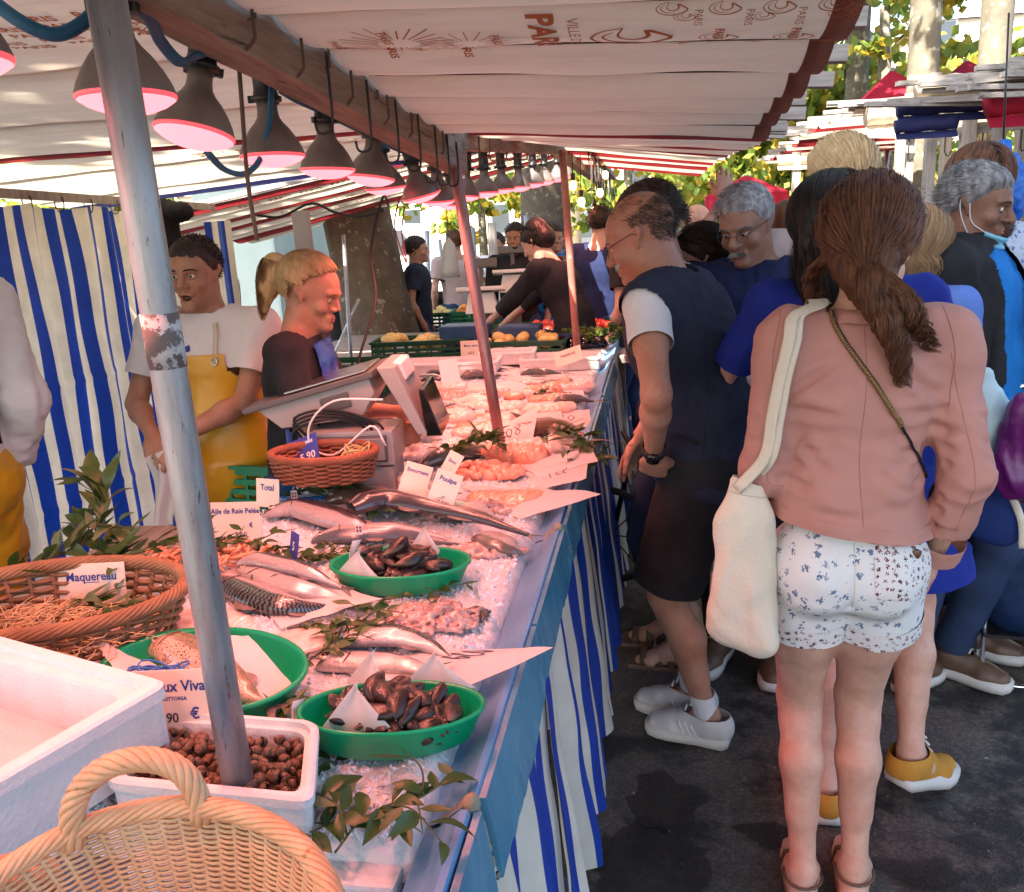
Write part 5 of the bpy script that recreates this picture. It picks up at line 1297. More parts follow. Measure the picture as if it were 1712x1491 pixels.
def digits(s,x,y,w,h):
 D = {'1': [[(.3,.8),(.5,1),(.5,0)]],'2': [[(.1,.8),(.5,1),(.9,.75),(.1,0),(.9,0)]],'6': [[(.8,1),(.2,.6),(.15,.2),(.5,0),(.85,.25),(.5,.5),(.2,.3)]],'0': [[(.5,1),(.1,.5),(.5,0),(.9,.5),(.5,1)]],
         '9': [[(.85,.8),(.5,1),(.15,.75),(.5,.5),(.85,.8),(.7,0)]],'5': [[(.9,1),(.2,1),(.2,.55),(.7,.5),(.8,.2),(.1,0)]],'8': [[(.5,.5),(.15,.8),(.5,1),(.85,.8),(.5,.5),(.1,.2),(.5,0),(.9,.2),(.5,.5)]],
         'e': [[(.1,.5),(.9,.55),(.5,.9),(.1,.5),(.4,.05),(.9,.2)],],'C': [[(.9,.85),(.4,1),(.1,.5),(.4,0),(.9,.15)]],'L': [[(.2,1),(.15,0),(.9,.05)]],'E': [[(.9,1),(.2,1),(.2,0),(.9,0)],[(.2,.5),(.8,.5)]],'W': [[(0,1),(.25,0),(.5,.7),(.75,0),(1,1)]]}
 out = []
 for i,ch in enumerate(s):
  for st in D.get(ch,[]): out.append([(x+(i+q[0]*0.8)*w,y+q[1]*h) for q in st])
 return out
# ---- leafy sprigs
def leaf_mesh(kind=0):
 vs = []; n = 7; seq = [(0,0.02),(.12,.40),(.3,.86),(.48,1.0),(.68,.78),(.86,.38),(1.0,.01)]
 for t,wv in seq:
  zc = 0.10*math.sin(t*PI)*(1 if kind != 1 else -0.6)-0.10*t*t
  vs += [(-wv*0.19,t,zc+0.07*wv),(0,t,zc),(wv*0.19,t,zc+0.07*wv)]
 fs = [(3*j+k,3*j+k+1,3*j+k+4,3*j+k+3) for j in range(n-1) for k in (0,1)]
 return vs,fs
LEAFME = []
for k in range(2):
 v_,f_ = leaf_mesh(k)
 for mm in ('leaf','leafpale'):
  mb = MB(); mb.add(v_,f_); LEAFME.append(mb.mesh('leaf',M[mm]))
def garland(label,pts,nleaf,ln,seed=0,parts=True,spread=0.9,pale=0.15,branches=0,up=0.25,r=0.0016,group='leafy garnish sprigs on the ice',name='leafy_sprig',cat='leafy sprig'):
 rr = random.Random(seed); C = sampcurve(pts,24); root = empty(name,C[0],label=label,cat=cat,group=group); ro = V(root.location)
 paths = [C]
 for b in range(branches):
  i = rr.randint(3,19); t = (C[i+1]-C[i]).normalized(); s = V((-t.y,t.x,0))*rr.choice((-1,1))
  q = C[i]; L_ = ln*rr.uniform(1.2,2.2); paths.append(sampcurve([q,q+(t*0.5+s*0.7)*L_*0.5+V((0,0,0.012)),q+(t*0.4+s*1.0)*L_+V((0,0,0.006))],10))
 mb = MB()
 for p in paths: mb.tube([q-ro for q in p],[r*(1-0.6*i/len(p)) for i in range(len(p))],5)
 mb.build('stem',M['stem'],root)
 big = MB()
 for i in range(nleaf):
  p = rr.choice(paths) if branches and rr.random() < 0.45 else C
  j = rr.randint(0,len(p)-2); q = p[j].lerp(p[j+1],rr.random()); t = (p[j+1]-p[j]).normalized()
  s = V((-t.y,t.x,0))*(1 if i % 2 else -1); d = (t*rr.uniform(.2,1.0)+s*rr.uniform(.2,spread)+V((0,0,rr.uniform(-.15,up)))).normalized()
  s2 = d.cross(V((0,0,1))).normalized(); nrm = s2.cross(d); roll = Matrix.Rotation(rr.uniform(-.7,.7),3,d)
  L_ = ln*rr.uniform(0.6,1.15); m3 = roll @ Matrix((s2,d,nrm)).transposed()
  k = rr.randint(0,1); pl = rr.random() < pale
  if parts:
   o = link('leaf',LEAFME[2*k+(1 if pl else 0)],root); o.matrix_local = Matrix.Translation(q-ro) @ m3.to_4x4() @ Matrix.Scale(L_,4)
  else:
   v_,f_ = leaf_mesh(k); big.add([q-ro+m3 @ (V(x)*L_) for x in v_],f_,mi=1 if pl else 0)
 if not parts: tag(big.build('leaves',[M['leaf'],M['leafpale']],root),kind='stuff')
 return root
# ---- plates
def plate(c,rx,ry,label,group='green plastic dishes'):
 root = empty('green_dish',c,label=label,cat='dish',group=group)
 mb = MB(); prof = [(0.0,0.004),(0.74,0.005),(0.84,0.012),(0.975,0.046),(0.985,0.050),(1.03,0.051),(1.035,0.046),(1.005,0.043),(0.88,0.006),(0.78,0.0),(0,0)]
 vs = []; n = 56
 for (r,z) in prof:
  for k in range(n): a = 2*PI*k/n; vs.append((rx*r*math.cos(a),ry*r*math.sin(a),z))
 mb.add(vs,[(i*n+k,i*n+(k+1) % n,(i+1)*n+(k+1) % n,(i+1)*n+k) for i in range(len(prof)-1) for k in range(n)])
 mb.build('dish',M['green'],root); return root
# mussels
def mussel_mesh(seed):
 rr = random.Random(seed); mb = MB(); n = 12; vs = []; m = 10; th = rr.uniform(0.30,0.42)
 for i in range(n+1):
  t = i/n; wd = (math.sin(PI*min(1,t*0.98+0.02))**0.62)*0.26*(0.55+0.6*t); cx = 0.10*math.sin(t*PI*0.9)
  for k in range(m):
   a = 2*PI*k/m; ridge = 1+0.03*math.sin(t*22)
   vs.append((cx+wd*math.cos(a)*ridge,t-0.5,wd*th*1.9*math.sin(a)*(1 if abs(math.sin(a)) > 0.2 else 0.7)))
 mb.add(vs,[(i*m+k,i*m+(k+1) % m,(i+1)*m+(k+1) % m,(i+1)*m+k) for i in range(n) for k in range(m)])
 return mb.mesh('mussel',M['mussel'])
MUS = [mussel_mesh(i) for i in range(4)]
mb = MB(); mb.ell((0.06,0,0),(0.19,0.40,0.07),10,6); MUSIN = mb.mesh('flesh',M['musselin'])
def mussels(c,rx,ry,n,label,group,seed,ln=0.064):
 rr = random.Random(seed); c = V(c)
 for i in range(n):
  a,q = rr.uniform(0,2*PI),math.sqrt(rr.random())*0.86; lay = rr.random()*(1-q**2.2)
  p = c+V((rx*q*math.cos(a),ry*q*math.sin(a),0.028+lay*0.044+0.008*(q < 0.6)))
  L_ = ln*rr.uniform(0.8,1.15)
  o = link('mussel',MUS[rr.randint(0,3)],None,p,(rr.uniform(-.38,.38),rr.uniform(-.6,.6),rr.uniform(-1.0,1.0)+(PI/2 if i % 3 else 0)+(PI if i % 2 else 0)),(L_,L_,L_))
  tag(o,label,'mussel',group)
  if i % 6 == 0:
   h_ = link('open_half',MUS[(i//6) % 4],o,(0.12,0,0.16),(0.2,0.75,0.1)); l_ = link('flesh',MUSIN,o,(0.05,0,0.10),(0,0.4,0))
c1 = ip(658,1240); c1.z = ice_z(c1.x,c1.y)+0.006
pl = plate(c1,0.128,0.076,'green dish of mussels nearest the front edge of the counter'); pl.rotation_euler = (R(-4),R(2),R(12))
mussels(c1,0.097,0.055,70,'dark brown mussel in the nearest green dish','mussels in the front green dish',1)
c2_ = ip(672,978); c2_.z += 0.004
pl = plate(c2_,0.142,0.085,'green dish of mussels further back, behind the octopus'); pl.rotation_euler = (0,R(1),R(8))
mussels(c2_,0.106,0.060,70,'dark mussel in the second green dish farther back','mussels in the rear green dish',2)
c3_ = ip(345,1165); c3_.z += 0.004
pl = plate(c3_,0.175,0.125,'large green dish holding a speckled fish, behind the first pole'); pl.rotation_euler = (0,0,R(-15))
fish('whole speckled brown fish lying in the large green dish',[c3_+V((-0.135,0.065,0.03)),c3_+V((-0.07,0.045,0.032)),c3_+V((0.02,-0.005,0.026)),c3_+V((0.09,-0.045,0.022)),c3_+V((0.14,-0.07,0.026))],0.075,0.05,'trout_skin',belly=-1,eye=0.012,head=0.22)
# paper cones in the dishes and sheets around
def conep(c,d,h,wdt,label,seed=0):
 """a corner of folded paper standing up: c base centre, d facing, with a curl"""
 c = V(c); root = empty('paper_corner',c,label=label,cat='paper',group='folded paper corners standing in the dishes'); mb = MB()
 rt = V((math.cos(d),math.sin(d),0)); fw_ = V((-math.sin(d),math.cos(d),0))
 def fn(u,v):
  wv = wdt*(1-v)**0.9; x = (u-0.5)*2*wv; return rt*x+fw_*(0.25*x*x/wdt+0.3*v*v*h+0.01*math.sin(u*5+seed))+V((0,0,h*v))
 mb.grid(fn,10,10); mb.build('sheet',M['paper'],root); return root
conep(c1+V((-0.03,-0.055,0.030)),R(6),0.075,0.062,'triangular paper corner standing among the front mussels')
conep(c1+V((-0.145,-0.02,0.0)),R(-50),0.060,0.07,'white paper corner at the left end of the front mussel dish')
conep(c1+V((0.04,0.095,0.02)),R(10),0.055,0.06,'thin paper corner behind the front mussel dish')
conep(c1+V((-0.06,0.085,0.02)),R(-10),0.06,0.05,'paper corner behind the left half of the front mussels')
conep(c2_+V((-0.07,-0.065,0.026)),R(-10),0.065,0.065,'triangular paper corner at the front of the rear mussel dish')
conep(c2_+V((0.03,0.08,0.02)),R(0),0.07,0.05,'paper corner behind the rear mussels')
conep(c2_+V((-0.11,0.0,0.02)),R(-60),0.07,0.04,'curled paper at the left of the rear mussel dish')
sheet4([ip(160,1070,0.05),ip(255,1110,0.035),ip(330,1180,0.03),ip(215,1160,0.04)],'curled paper lining the left edge of the large green dish',curl=0.006,seed=3)
sheet4([ip(325,1065,0.06),ip(415,1062,0.055),ip(500,1155,0.035),ip(415,1180,0.04)],'blank white sheet laid over the speckled fish beside the pole',curl=0.003,seed=4)
sheet4([ip(210,1128,0.06),ip(300,1105,0.065),ip(345,1160,0.05),ip(250,1185,0.05)],'small white paper under the blue twine',curl=0.004,seed=5)
# blue twine
def twine(c,label,m,n,r,w,seed,sx=1.0,sy=1.0,sz=0.5,name='twine_bundle'):
 rr = random.Random(seed); mb = MB()
 for i in range(n):
  a0 = rr.uniform(0,6.28); rad = r*rr.uniform(0.55,1.05); ax = V((rr.gauss(0,.5),rr.gauss(0,.5),1)).normalized(); q = V((0,0,1)).rotation_difference(ax).to_matrix()
  o = V((rr.gauss(0,.25)*r,rr.gauss(0,.2)*r,0)); pts = []
  for k in range(16):
   a = a0+2*PI*k/16; p = q @ V((rad*math.cos(a)*sx,rad*math.sin(a)*sy,0))+o; p.z = abs(p.z*sz)+0.002+rr.uniform(0,.003); pts.append(p)
  mb.tube(pts,w,5,closed=True)
 o = mb.build(name,M[m],None,c); return tag(o,label,'twine' if m == 'twine' else 'string')
twine(ip(262,1140,0.055),'bundle of bright blue twine lying on paper behind the price card','twine',16,0.035,0.0016,5,sx=1.3,sy=0.7,sz=0.9)
# ---- front mackerels
fish('lower of two silver mackerels at the front, with a big round eye',FP((528,1120),(580,1118),(650,1122),(715,1130),(765,1140)),0.058,0.030,'silver_skin',belly=-1,eye=0.021,head=0.26,prof=[(0,.12),(.05,.5),(.12,.8),(.22,.98),(.4,1.0),(.58,.78),(.76,.42),(.90,.17),(1,.12)],group='mackerels on the front paper')
fish('upper striped mackerel bent over the silver one at the front',FP((550,1092),(600,1085),(655,1083),(715,1095),(768,1122)),0.066,0.032,'mackerel_skin',belly=-1,eye=0.019,head=0.26,lift=0.010,group='mackerels on the front paper')
sheet4([ip(560,1115,0.004),ip(740,1085,0.006),AZ(925,1082,0.925),ip(745,1165,0.012)],'white paper under the front mackerels, its written corner poking over the gutter',curl=0.003,seed=7,writing=digits('eC0',0.66,0.30,0.10,0.28),wsize=1.4)
# octopus / squid pile
def pile(c,label,m,rx,ry,h,n,seed,cat,rad=(0.006,0.012),name='seafood_pile',vox=0.0032,curly=True):
 rr = random.Random(seed); S = SDF(); c = V(c)
 S.ell(V((0,0,h*0.2)),(rx*0.72,ry*0.72,h*0.5),0.01)
 for i in range(n):
  a,q = rr.uniform(0,6.28),math.sqrt(rr.random())*0.9; p = V((rx*q*math.cos(a),ry*q*math.sin(a),h*(1-q*q)*rr.uniform(0.5,1.0)+0.004)); r = rr.uniform(*rad)
  if curly:
   d = rr.uniform(0,6.28); k = rr.uniform(-1.2,1.2)
   for j in range(5):
    p2 = p+V((math.cos(d),math.sin(d),rr.uniform(-.25,.1)))*r*1.6; p2.z = max(0.003,p2.z); S.cap(p,p2,r,r*0.86,0.003); p = p2; d += k; r *= 0.86
  else: S.ell(p,(r*rr.uniform(1,1.8),r,r*0.8),0.003,rotm(z=rr.uniform(0,3)))
 P,Q = S.mesh(vox); P = folds(P,Q,0.0018,140,seed,(1,1,1))
 o = link(name,me_from(P,Q,name,M[m]),None,c); return tag(o,label,cat)
pile(ip(722,1040),'glistening pinkish octopus heaped on the ice','squid',0.098,0.066,0.030,260,5,'octopus',rad=(0.0022,0.0048),vox=0.0027,name='octopus')
pile(ip(800,1030),'dark tentacle tips at the right end of the octopus','brown_skin',0.028,0.02,0.012,14,6,'octopus',rad=(0.003,0.005),name='octopus_tip')
# left mackerels with paper
sheet4([ip(380,962,0.004),ip(520,962,0.012),ip(640,1000,0.03),ip(470,1050,0.008)],'paper sheet under the striped mackerels, with a price scrawled on it',curl=0.004,seed=9,writing=[[(0.55,.12),(0.7,.02),(0.9,.1)],[(0.6,.25),(0.75,.2)]],corner=[(1,0,0.02,0.4)])
fish('large striped mackerel beside the pole, back towards the viewer',FP((358,975),(400,1000),(460,1025),(520,1030),(585,1020)),0.072,0.04,'mackerel_skin',belly=1,eye=0.013,head=0.2,lift=0.004,group='mackerels beside the first pole')
fish('silver mackerel belly up behind the striped one',FP((395,962),(440,985),(495,1002),(545,1010),(600,1018)),0.062,0.034,'silver_skin',belly=-1,eye=0.010,lift=0.010,dors=False,group='mackerels beside the first pole')
fish('dark striped mackerel lying farthest back of the group by the pole',FP((398,965),(440,968),(490,980),(535,992),(575,1005)),0.05,0.035,'mackerel_skin',belly=-1,eye=0,lift=0.026,tail=True,group='mackerels beside the first pole')
sheet4([ip(445,1060,0.004),ip(590,1035,0.02),ip(600,1062,0.004),ip(480,1110,0.004)],'paper sheet with a scribbled price in front of the mackerels',curl=0.004,seed=12,writing=[[(0.2,.4),(.35,.25),(.5,.45),(.65,.3),(.8,.4)]])
# skate wing near the straw basket
S = SDF(); S.ell((0,0,0.004),(0.075,0.05,0.008),0.01); S.ell((0.06,-0.01,0.004),(0.06,0.035,0.006),0.02); P,Q = S.mesh(0.004); P = folds(P,Q,0.003,40,3,(1,1,1))
tag(link('skate_wing',me_from(P,Q,'skate_wing',M['fillet']),None,ip(330,1040)),'pale pink skate wing between the straw basket and the mackerels','skate wing')
tag(link('skate_wing',me_from(P,Q,'skate_wing',M['fillet']),None,ip(470,1085),(0,0,0.6),(1.4,1,1)),'thin skate wing behind the speckled fish','skate wing')
# prawns: individually curved, heaped on both sides of the pole
def prawn_mesh():
 mb = MB(); pts = []; rs = []
 for i in range(12):
  t = i/11; a = -0.6+t*3.2; pts.append(V((0.5*math.cos(a),0.5*math.sin(a),0))); rs.append(0.17*(math.sin(PI*(0.12+0.8*t))**0.6)*(1-0.35*t)*(1+0.10*(i % 2)))
 mb.tube(pts,rs,7)
 for k in range(4):
  p = pts[1+k]; mb.tube([p,p*0.6+V((0,0,-0.05)),p*0.3+V((0.1,-0.1*k,0))],[0.02,0.015,0.006],4)
 mb.tube(sampcurve([pts[0],pts[0]+V((0.3,-0.5,0.1)),pts[0]+V((-0.3,-1.1,0.2))],8),0.01,4)
 return mb.mesh('prawn',M['prawn'])
PR = prawn_mesh(); rr = random.Random(8)
for (cx,cy,rx,ry,n) in ((275,945,0.075,0.05,34),(395,935,0.085,0.06,42)):
 c = ip(cx,cy)
 for i in range(n):
  a,q = rr.uniform(0,6.28),math.sqrt(rr.random()); s = rr.uniform(0.024,0.036)
  o = link('prawn',PR,None,c+V((rx*q*math.cos(a),ry*q*math.sin(a),0.012+0.035*(1-q)*rr.random())),(rr.uniform(-1,1),rr.uniform(-1,1),rr.uniform(0,6.28)),(s,s,s))
  tag(o,'curled orange prawn in the heap left of the first pole' if cx < 300 else 'curled orange prawn in the heap right of the first pole','prawn','prawns left of the pole' if cx < 300 else 'prawns right of the pole')
# mid-distance fish
fish('long dark grey fish lying across behind the blue price tag',FP((440,872),(500,868),(560,885),(610,900),(650,905)),0.09,0.045,'dark_skin',belly=-1,eye=0.016,lift=0.01)
fish('dark long fish stretching across the ice to the right edge',FP((590,880),(650,868),(720,878),(800,893),(885,918)),0.085,0.05,'dark_skin',belly=1,eye=0,tailw=0.4,lift=0.03,prof=[(0,.5),(.1,.9),(.2,1),(.4,.75),(.6,.5),(.8,.3),(1,.1)])
fish('silver sea bass beneath the long dark fish',FP((520,908),(580,905),(650,902),(720,908),(790,915)),0.085,0.042,'silver_skin',belly=1,eye=0.012,tail=False)
fish('round dark brown fish behind the paper corner',FP((545,842),(580,838),(620,842),(660,852),(690,858)),0.13,0.05,'brown_skin',belly=1,eye=0.012)
fish('second brown fish beside the round one',FP((600,868),(640,862),(690,862),(740,868)),0.10,0.05,'brown_skin',belly=1,eye=0.012,lift=0.02)
fish('flat grey turbot lying right of the handwritten cards',FP((725,865),(760,862),(800,866),(840,872)),0.15,0.035,'pollock_skin',belly=1,eye=0.01,tail=False,dors=False)
pile(ip(800,858),'heap of pale fish roe on the turbot','squid',0.11,0.05,0.03,60,9,'fish roe',rad=(0.006,0.012),name='fish_roe',vox=0.0045,curly=False)
pile(ip(815,925),'pale monkfish cheeks at the right of the rear mussels','squid',0.10,0.045,0.018,110,10,'fish pieces',rad=(0.004,0.009),name='fish_pieces',vox=0.0035,curly=False)
fish('grey sole with a rough edge beside the gutter',FP((790,905),(820,915),(850,925),(880,930)),0.09,0.03,'pollock_skin',belly=1,eye=0,tail=False,dors=False,lift=0.004)
# salmon on white paper
def fillet(c,rz,lx,ly,h,m,label,seed,name='fish_fillet',bend=0.0,cat='fish fillet',group=None):
 S = SDF(); S.cap((-lx*0.7,0,0.004),(lx*0.55,0,0.004),ly*0.85,ly,0.01,flat=((0,0,1),h/ly)); S.ell((lx*0.5,ly*0.2,0.006),(lx*0.45,ly*0.7,h),0.02); P,Q = S.mesh(max(0.004,lx/28)); P = folds(P,Q,h*0.3,55,seed,(1,1,1))
 P[:,2] += bend*(P[:,0]/lx)**2; return tag(link(name,me_from(P,Q,name,M[m]),None,c,(0,0,rz)),label,cat,group)
sheet4([ip(770,812,0.006),ip(900,815,0.006),AZ(1006,825,0.93),ip(870,868,0.006)],'white paper under the salmon with a long corner over the gutter',seed=14)
fillet(ip(850,838,0.01),R(-12),0.10,0.055,0.018,'salmon','thick pink salmon fillet on white paper',3)
sheet4([ip(880,790,0.006),ip(985,750,0.05),ip(980,800,0.05),ip(900,818,0.006)],'written paper card with a yellow patch beside the scallops',seed=15,writing=digits('LE5',0.3,0.4,0.12,0.25))
pile(ip(805,797),'heap of orange scallops and roe beside the paper','salmon',0.15,0.065,0.040,110,12,'scallops',rad=(0.007,0.014),name='scallop_heap',vox=0.0045,curly=False)
pile(ip(705,765),'pink fleshy fish livers in front of the scale','fillet',0.11,0.08,0.036,90,13,'fish livers',rad=(0.008,0.017),name='liver_heap',vox=0.005,curly=False)
pile(ip(650,812),'pale pieces of ray between the cards','fillet',0.10,0.04,0.03,26,14,'fish pieces',rad=(0.01,0.022),name='ray_pieces',vox=0.007,curly=False)
fish('dark fish lying beneath the greenery before the second pole',FP((700,785),(745,772),(790,765),(830,760)),0.12,0.06,'pollock_skin',belly=1,eye=0.012)
fish('brown spotted fish right of the second pole',FP((850,745),(890,728),(940,724),(985,735)),0.13,0.06,'brown_skin',belly=1,eye=0.012)
fillet(ip(910,752,0.01),R(10),0.14,0.06,0.035,'fillet','rolled pale fillet lying right of the second pole',6)
fillet(ip(860,762,0.01),R(-30),0.12,0.05,0.03,'salmon','pink fish piece at the foot of the second pole',7)
sheet4([ip(870,775,0.006),ip(985,745,0.05),ip(1000,770,0.055),ip(900,800,0.006)],'paper sheet with small lettering right of the second pole',seed=16,writing=digits('W',0.6,0.4,0.1,0.2))
sheet4([ip(775,740,0.01),ip(900,680,0.08),ip(890,740,0.03),ip(815,760,0.006)],'large paper with a loop of writing behind the second pole',seed=17,writing=digits('08',0.5,0.3,0.14,0.35))
# far half: rows of fillets on paper, trays, whole fish
rr = random.Random(21)
WR = ['W5','LE0','9C','60','2E']
for i,(x,y,w_,h_) in enumerate(((780,672,120,14),(870,690,130,14),(760,700,100,12),(930,664,90,10),(900,640,110,9),(830,650,100,9),(935,700,100,12),(700,720,70,12))):
 q = [ip(x-w_/2,y-h_,0.006),ip(x+w_/2,y-h_*1.3,0.02),ip(x+w_*0.55,y+h_,0.01),ip(x-w_*0.5,y+h_*1.3,0.004)]
 sheet4(q,['paper sheet under fillets left of the second pole','long paper under pale fillets right of the pole','paper sheet in front of the black display','small sheet beneath pale fish by the gutter','far paper sheet near the transparent box','paper sheet beside the tray of small fish','paper sheet at the gutter behind the second pole','paper sheet touching the scale'][i],seed=20+i,curl=0.006,writing=digits(WR[i % 5],0.3,0.35,0.16,0.35) if i % 2 == 0 else None)
for i in range(34):
 x = rr.uniform(700,985); y = rr.uniform(635,722)
 p = ip(x,y,0.010)
 if p.x > -0.34: continue
 L_ = rr.uniform(0.06,0.13)
 mm_ = rr.choice(('fillet','fillet','salmon','squid')); zn_ = ('near the foot of the second pole' if y > 690 else 'at the level of the black display' if y > 660 else 'in front of the white trays')+(', towards the scale' if x < 800 else ', in the middle' if x < 890 else ', towards the gutter')
 fillet(p,R(rr.uniform(-25,25)),L_,L_*0.4,rr.uniform(0.012,0.026),mm_,{'fillet': 'pale fillet ','salmon': 'orange pink fillet ','squid': 'glistening grey pink piece '}[mm_]+zn_,40+i,group='fish pieces '+zn_)
for i,(x,y) in enumerate(((900,608+20),(930,648),(955,675),(760,690),(850,706),(720,640),(800,632))):
 fish(['slim grey fish near the clear box','small silver fish by the parsley','silver fish at the gutter past the pole','silver fish on the paper left of the pole','silver fish right of the second pole on paper','grey fish in front of the white tray','grey fish beside the far price card'][i],[ip(x-30,y,0.01),ip(x-10,y-2,0.01),ip(x+15,y-2,0.01),ip(x+38,y-3,0.01)],0.07,0.04,'silver_skin' if i % 2 else 'pollock_skin',belly=1,eye=0.01,dors=False)
# ---- sprigs
garland('fresh leafy sprig lying on the ice at the very front',[ip(560,1425,0.01),ip(600,1375,0.02),ip(650,1345,0.025),ip(700,1335,0.03),ip(760,1295,0.03)],38,0.055,1,branches=6,spread=1.4)
garland('leaf spray beside the foot of the first pole',[ip(425,1350,0.02),ip(470,1385,0.02),ip(520,1390,0.015),ip(570,1365,0.02),ip(620,1350,0.02)],22,0.05,2,branches=4,spread=1.4)
garland('green sprig running past the octopus up to the rear mussels',[ip(480,1050,0.01),ip(540,1045,0.02),ip(600,1040,0.03),ip(640,1005,0.03),ip(700,985,0.02),ip(790,975,0.03)],52,0.045,3,branches=6)
garland('sprig of leaves above the front mackerels',[ip(500,1115,0.01),ip(545,1085,0.03),ip(590,1060,0.035),ip(630,1035,0.03)],34,0.04,4,branches=5)
garland('two leaves lying on the front mackerel tail',[ip(730,1110,0.03),ip(745,1140,0.035),ip(755,1150,0.03)],4,0.04,5)
garland('leaf sticking out under the left end of the front mussels',[ip(505,1265,0.0),ip(540,1290,0.0),ip(560,1270,0.0)],6,0.045,6)
garland('leaves poking from behind the green dish by the pole',[ip(440,1160,0.04),ip(470,1185,0.04),ip(500,1170,0.05)],8,0.045,7)
garland('sprig draped behind the prawns and the cream price board',[ip(300,960,0.02),ip(345,915,0.03),ip(400,905,0.02),ip(450,910,0.03),ip(520,935,0.02)],60,0.05,8,branches=6,pale=0.05)
garland('leafy bunch behind the blue price tag',[ip(420,935,0.02),ip(460,945,0.03),ip(495,950,0.03)],30,0.05,9,branches=4,pale=0.05)
garland('leafy branch in front of the second pole',[ip(740,765,0.02),ip(775,750,0.06),ip(810,735,0.08),ip(835,745,0.05)],60,0.06,10,branches=8,parts=False,up=0.7)
garland('dark leafy branch hanging over the gutter near the vest man',[ip(905,735,0.03),ip(950,722,0.06),ip(985,738,0.06),AZ(1005,770,0.90)],55,0.07,11,branches=6,parts=False,up=0.5)
garland('leaves between the handwritten cards',[ip(615,870,0.02),ip(650,850,0.04),ip(700,845,0.04),ip(740,840,0.05)],40,0.05,12,branches=5,parts=False)
garland('leaves under the rear fish beside the dish',[ip(450,940,0.01),ip(560,925,0.01),ip(640,915,0.015)],44,0.04,13,parts=False,branches=5)
garland('parsley on the far fish near the gutter',[ip(890,660,0.02),ip(915,655,0.03),ip(950,668,0.02),ip(985,665,0.02)],50,0.035,14,parts=False,branches=5)
garland('greenery behind the scale printer',[ip(665,720,0.02),ip(690,705,0.05),ip(720,725,0.04)],50,0.06,15,parts=False,branches=6,up=0.8)
garland('dark leafy bed in front of the red basket',[ip(470,825,0.02),ip(540,815,0.03),ip(600,800,0.04)],55,0.05,16,parts=False,branches=6)
garland('tall leafy laurel branches at the left beside the straw basket',[AZ(20,960,0.95),AZ(90,930,0.98),AZ(150,900,1.0),AZ(175,860,1.04),AZ(180,805,1.10)],70,0.075,17,branches=10,up=0.9,spread=1.3,name='laurel_branch')
garland('laurel branch leaning over the striped curtain foot',[AZ(60,965,0.95),AZ(130,950,0.97),AZ(230,925,0.98),AZ(300,905,1.0),AZ(330,890,1.0)],60,0.06,18,branches=8,up=0.8,name='laurel_branch')
garland('long leaves of laurel on the rim of the straw basket',[AZ(120,1000,0.95),AZ(180,1010,0.95),AZ(240,1020,0.94)],26,0.055,19,branches=4,up=0.5,pale=0.6,name='laurel_branch')
# ---- near polystyrene boxes
def foam_box(o,ex,ey,h,t,label,group='white polystyrene boxes',wallz=None):
 """o: corner at the bottom; ex, ey edge vectors; open top"""
 o,ex,ey = V(o),V(ex),V(ey); root = empty('foam_box',o,label=label,cat='polystyrene box',group=group); up = ex.cross(ey).normalized()*h; lx,ly = ex.length,ey.length; a,b = ex/lx,ey/ly
 up = up if up.z > 0 else -up; un = up.normalized()
 def ring(i,z,rr_):
  pts = []; x0,x1,y0,y1 = i,lx-i,i,ly-i
  for (cx,cy,s0) in ((x1-rr_,y1-rr_,0),(x0+rr_,y1-rr_,90),(x0+rr_,y0+rr_,180),(x1-rr_,y0+rr_,270)):
   for k in range(5): an = R(s0+22.5*k); pts.append(a*(cx+rr_*math.cos(an))+b*(cy+rr_*math.sin(an))+un*z)
  return pts
 prof = [(0.02,0.0,0.01),(0.004,0.006,0.015),(0.0,h*0.8,0.02),(-0.004,h*0.82,0.02),(-0.004,h-0.004,0.02),(0.0,h,0.02),(t*0.45,h,0.02),(t*0.5,h-0.008,0.02),(t*0.95,h-0.009,0.02),(t,h-0.014,0.02),(t*1.2,0.022,0.015),(t*2,0.018,0.01)]
 vs = []
 for p in prof: vs += ring(*p)
 n = 20; mb = MB(); fs = [(i*n+k,i*n+(k+1) % n,(i+1)*n+(k+1) % n,(i+1)*n+k) for i in range(len(prof)-1) for k in range(n)]+[tuple(range(n-1,-1,-1)),tuple((len(prof)-1)*n+k for k in range(n))]
 mb.add(vs,fs,smooth=False); mb.build('tray',M['poly'],root); return root,a,b,un
A0 = V((-0.40,0.792,0.845));
exs,eys = V((-0.27,0.012,0.0)),V((-0.055,0.155,0.0))
foam_box(A0,exs,eys,0.085,0.016,'polystyrene box full of small brown sea snails')
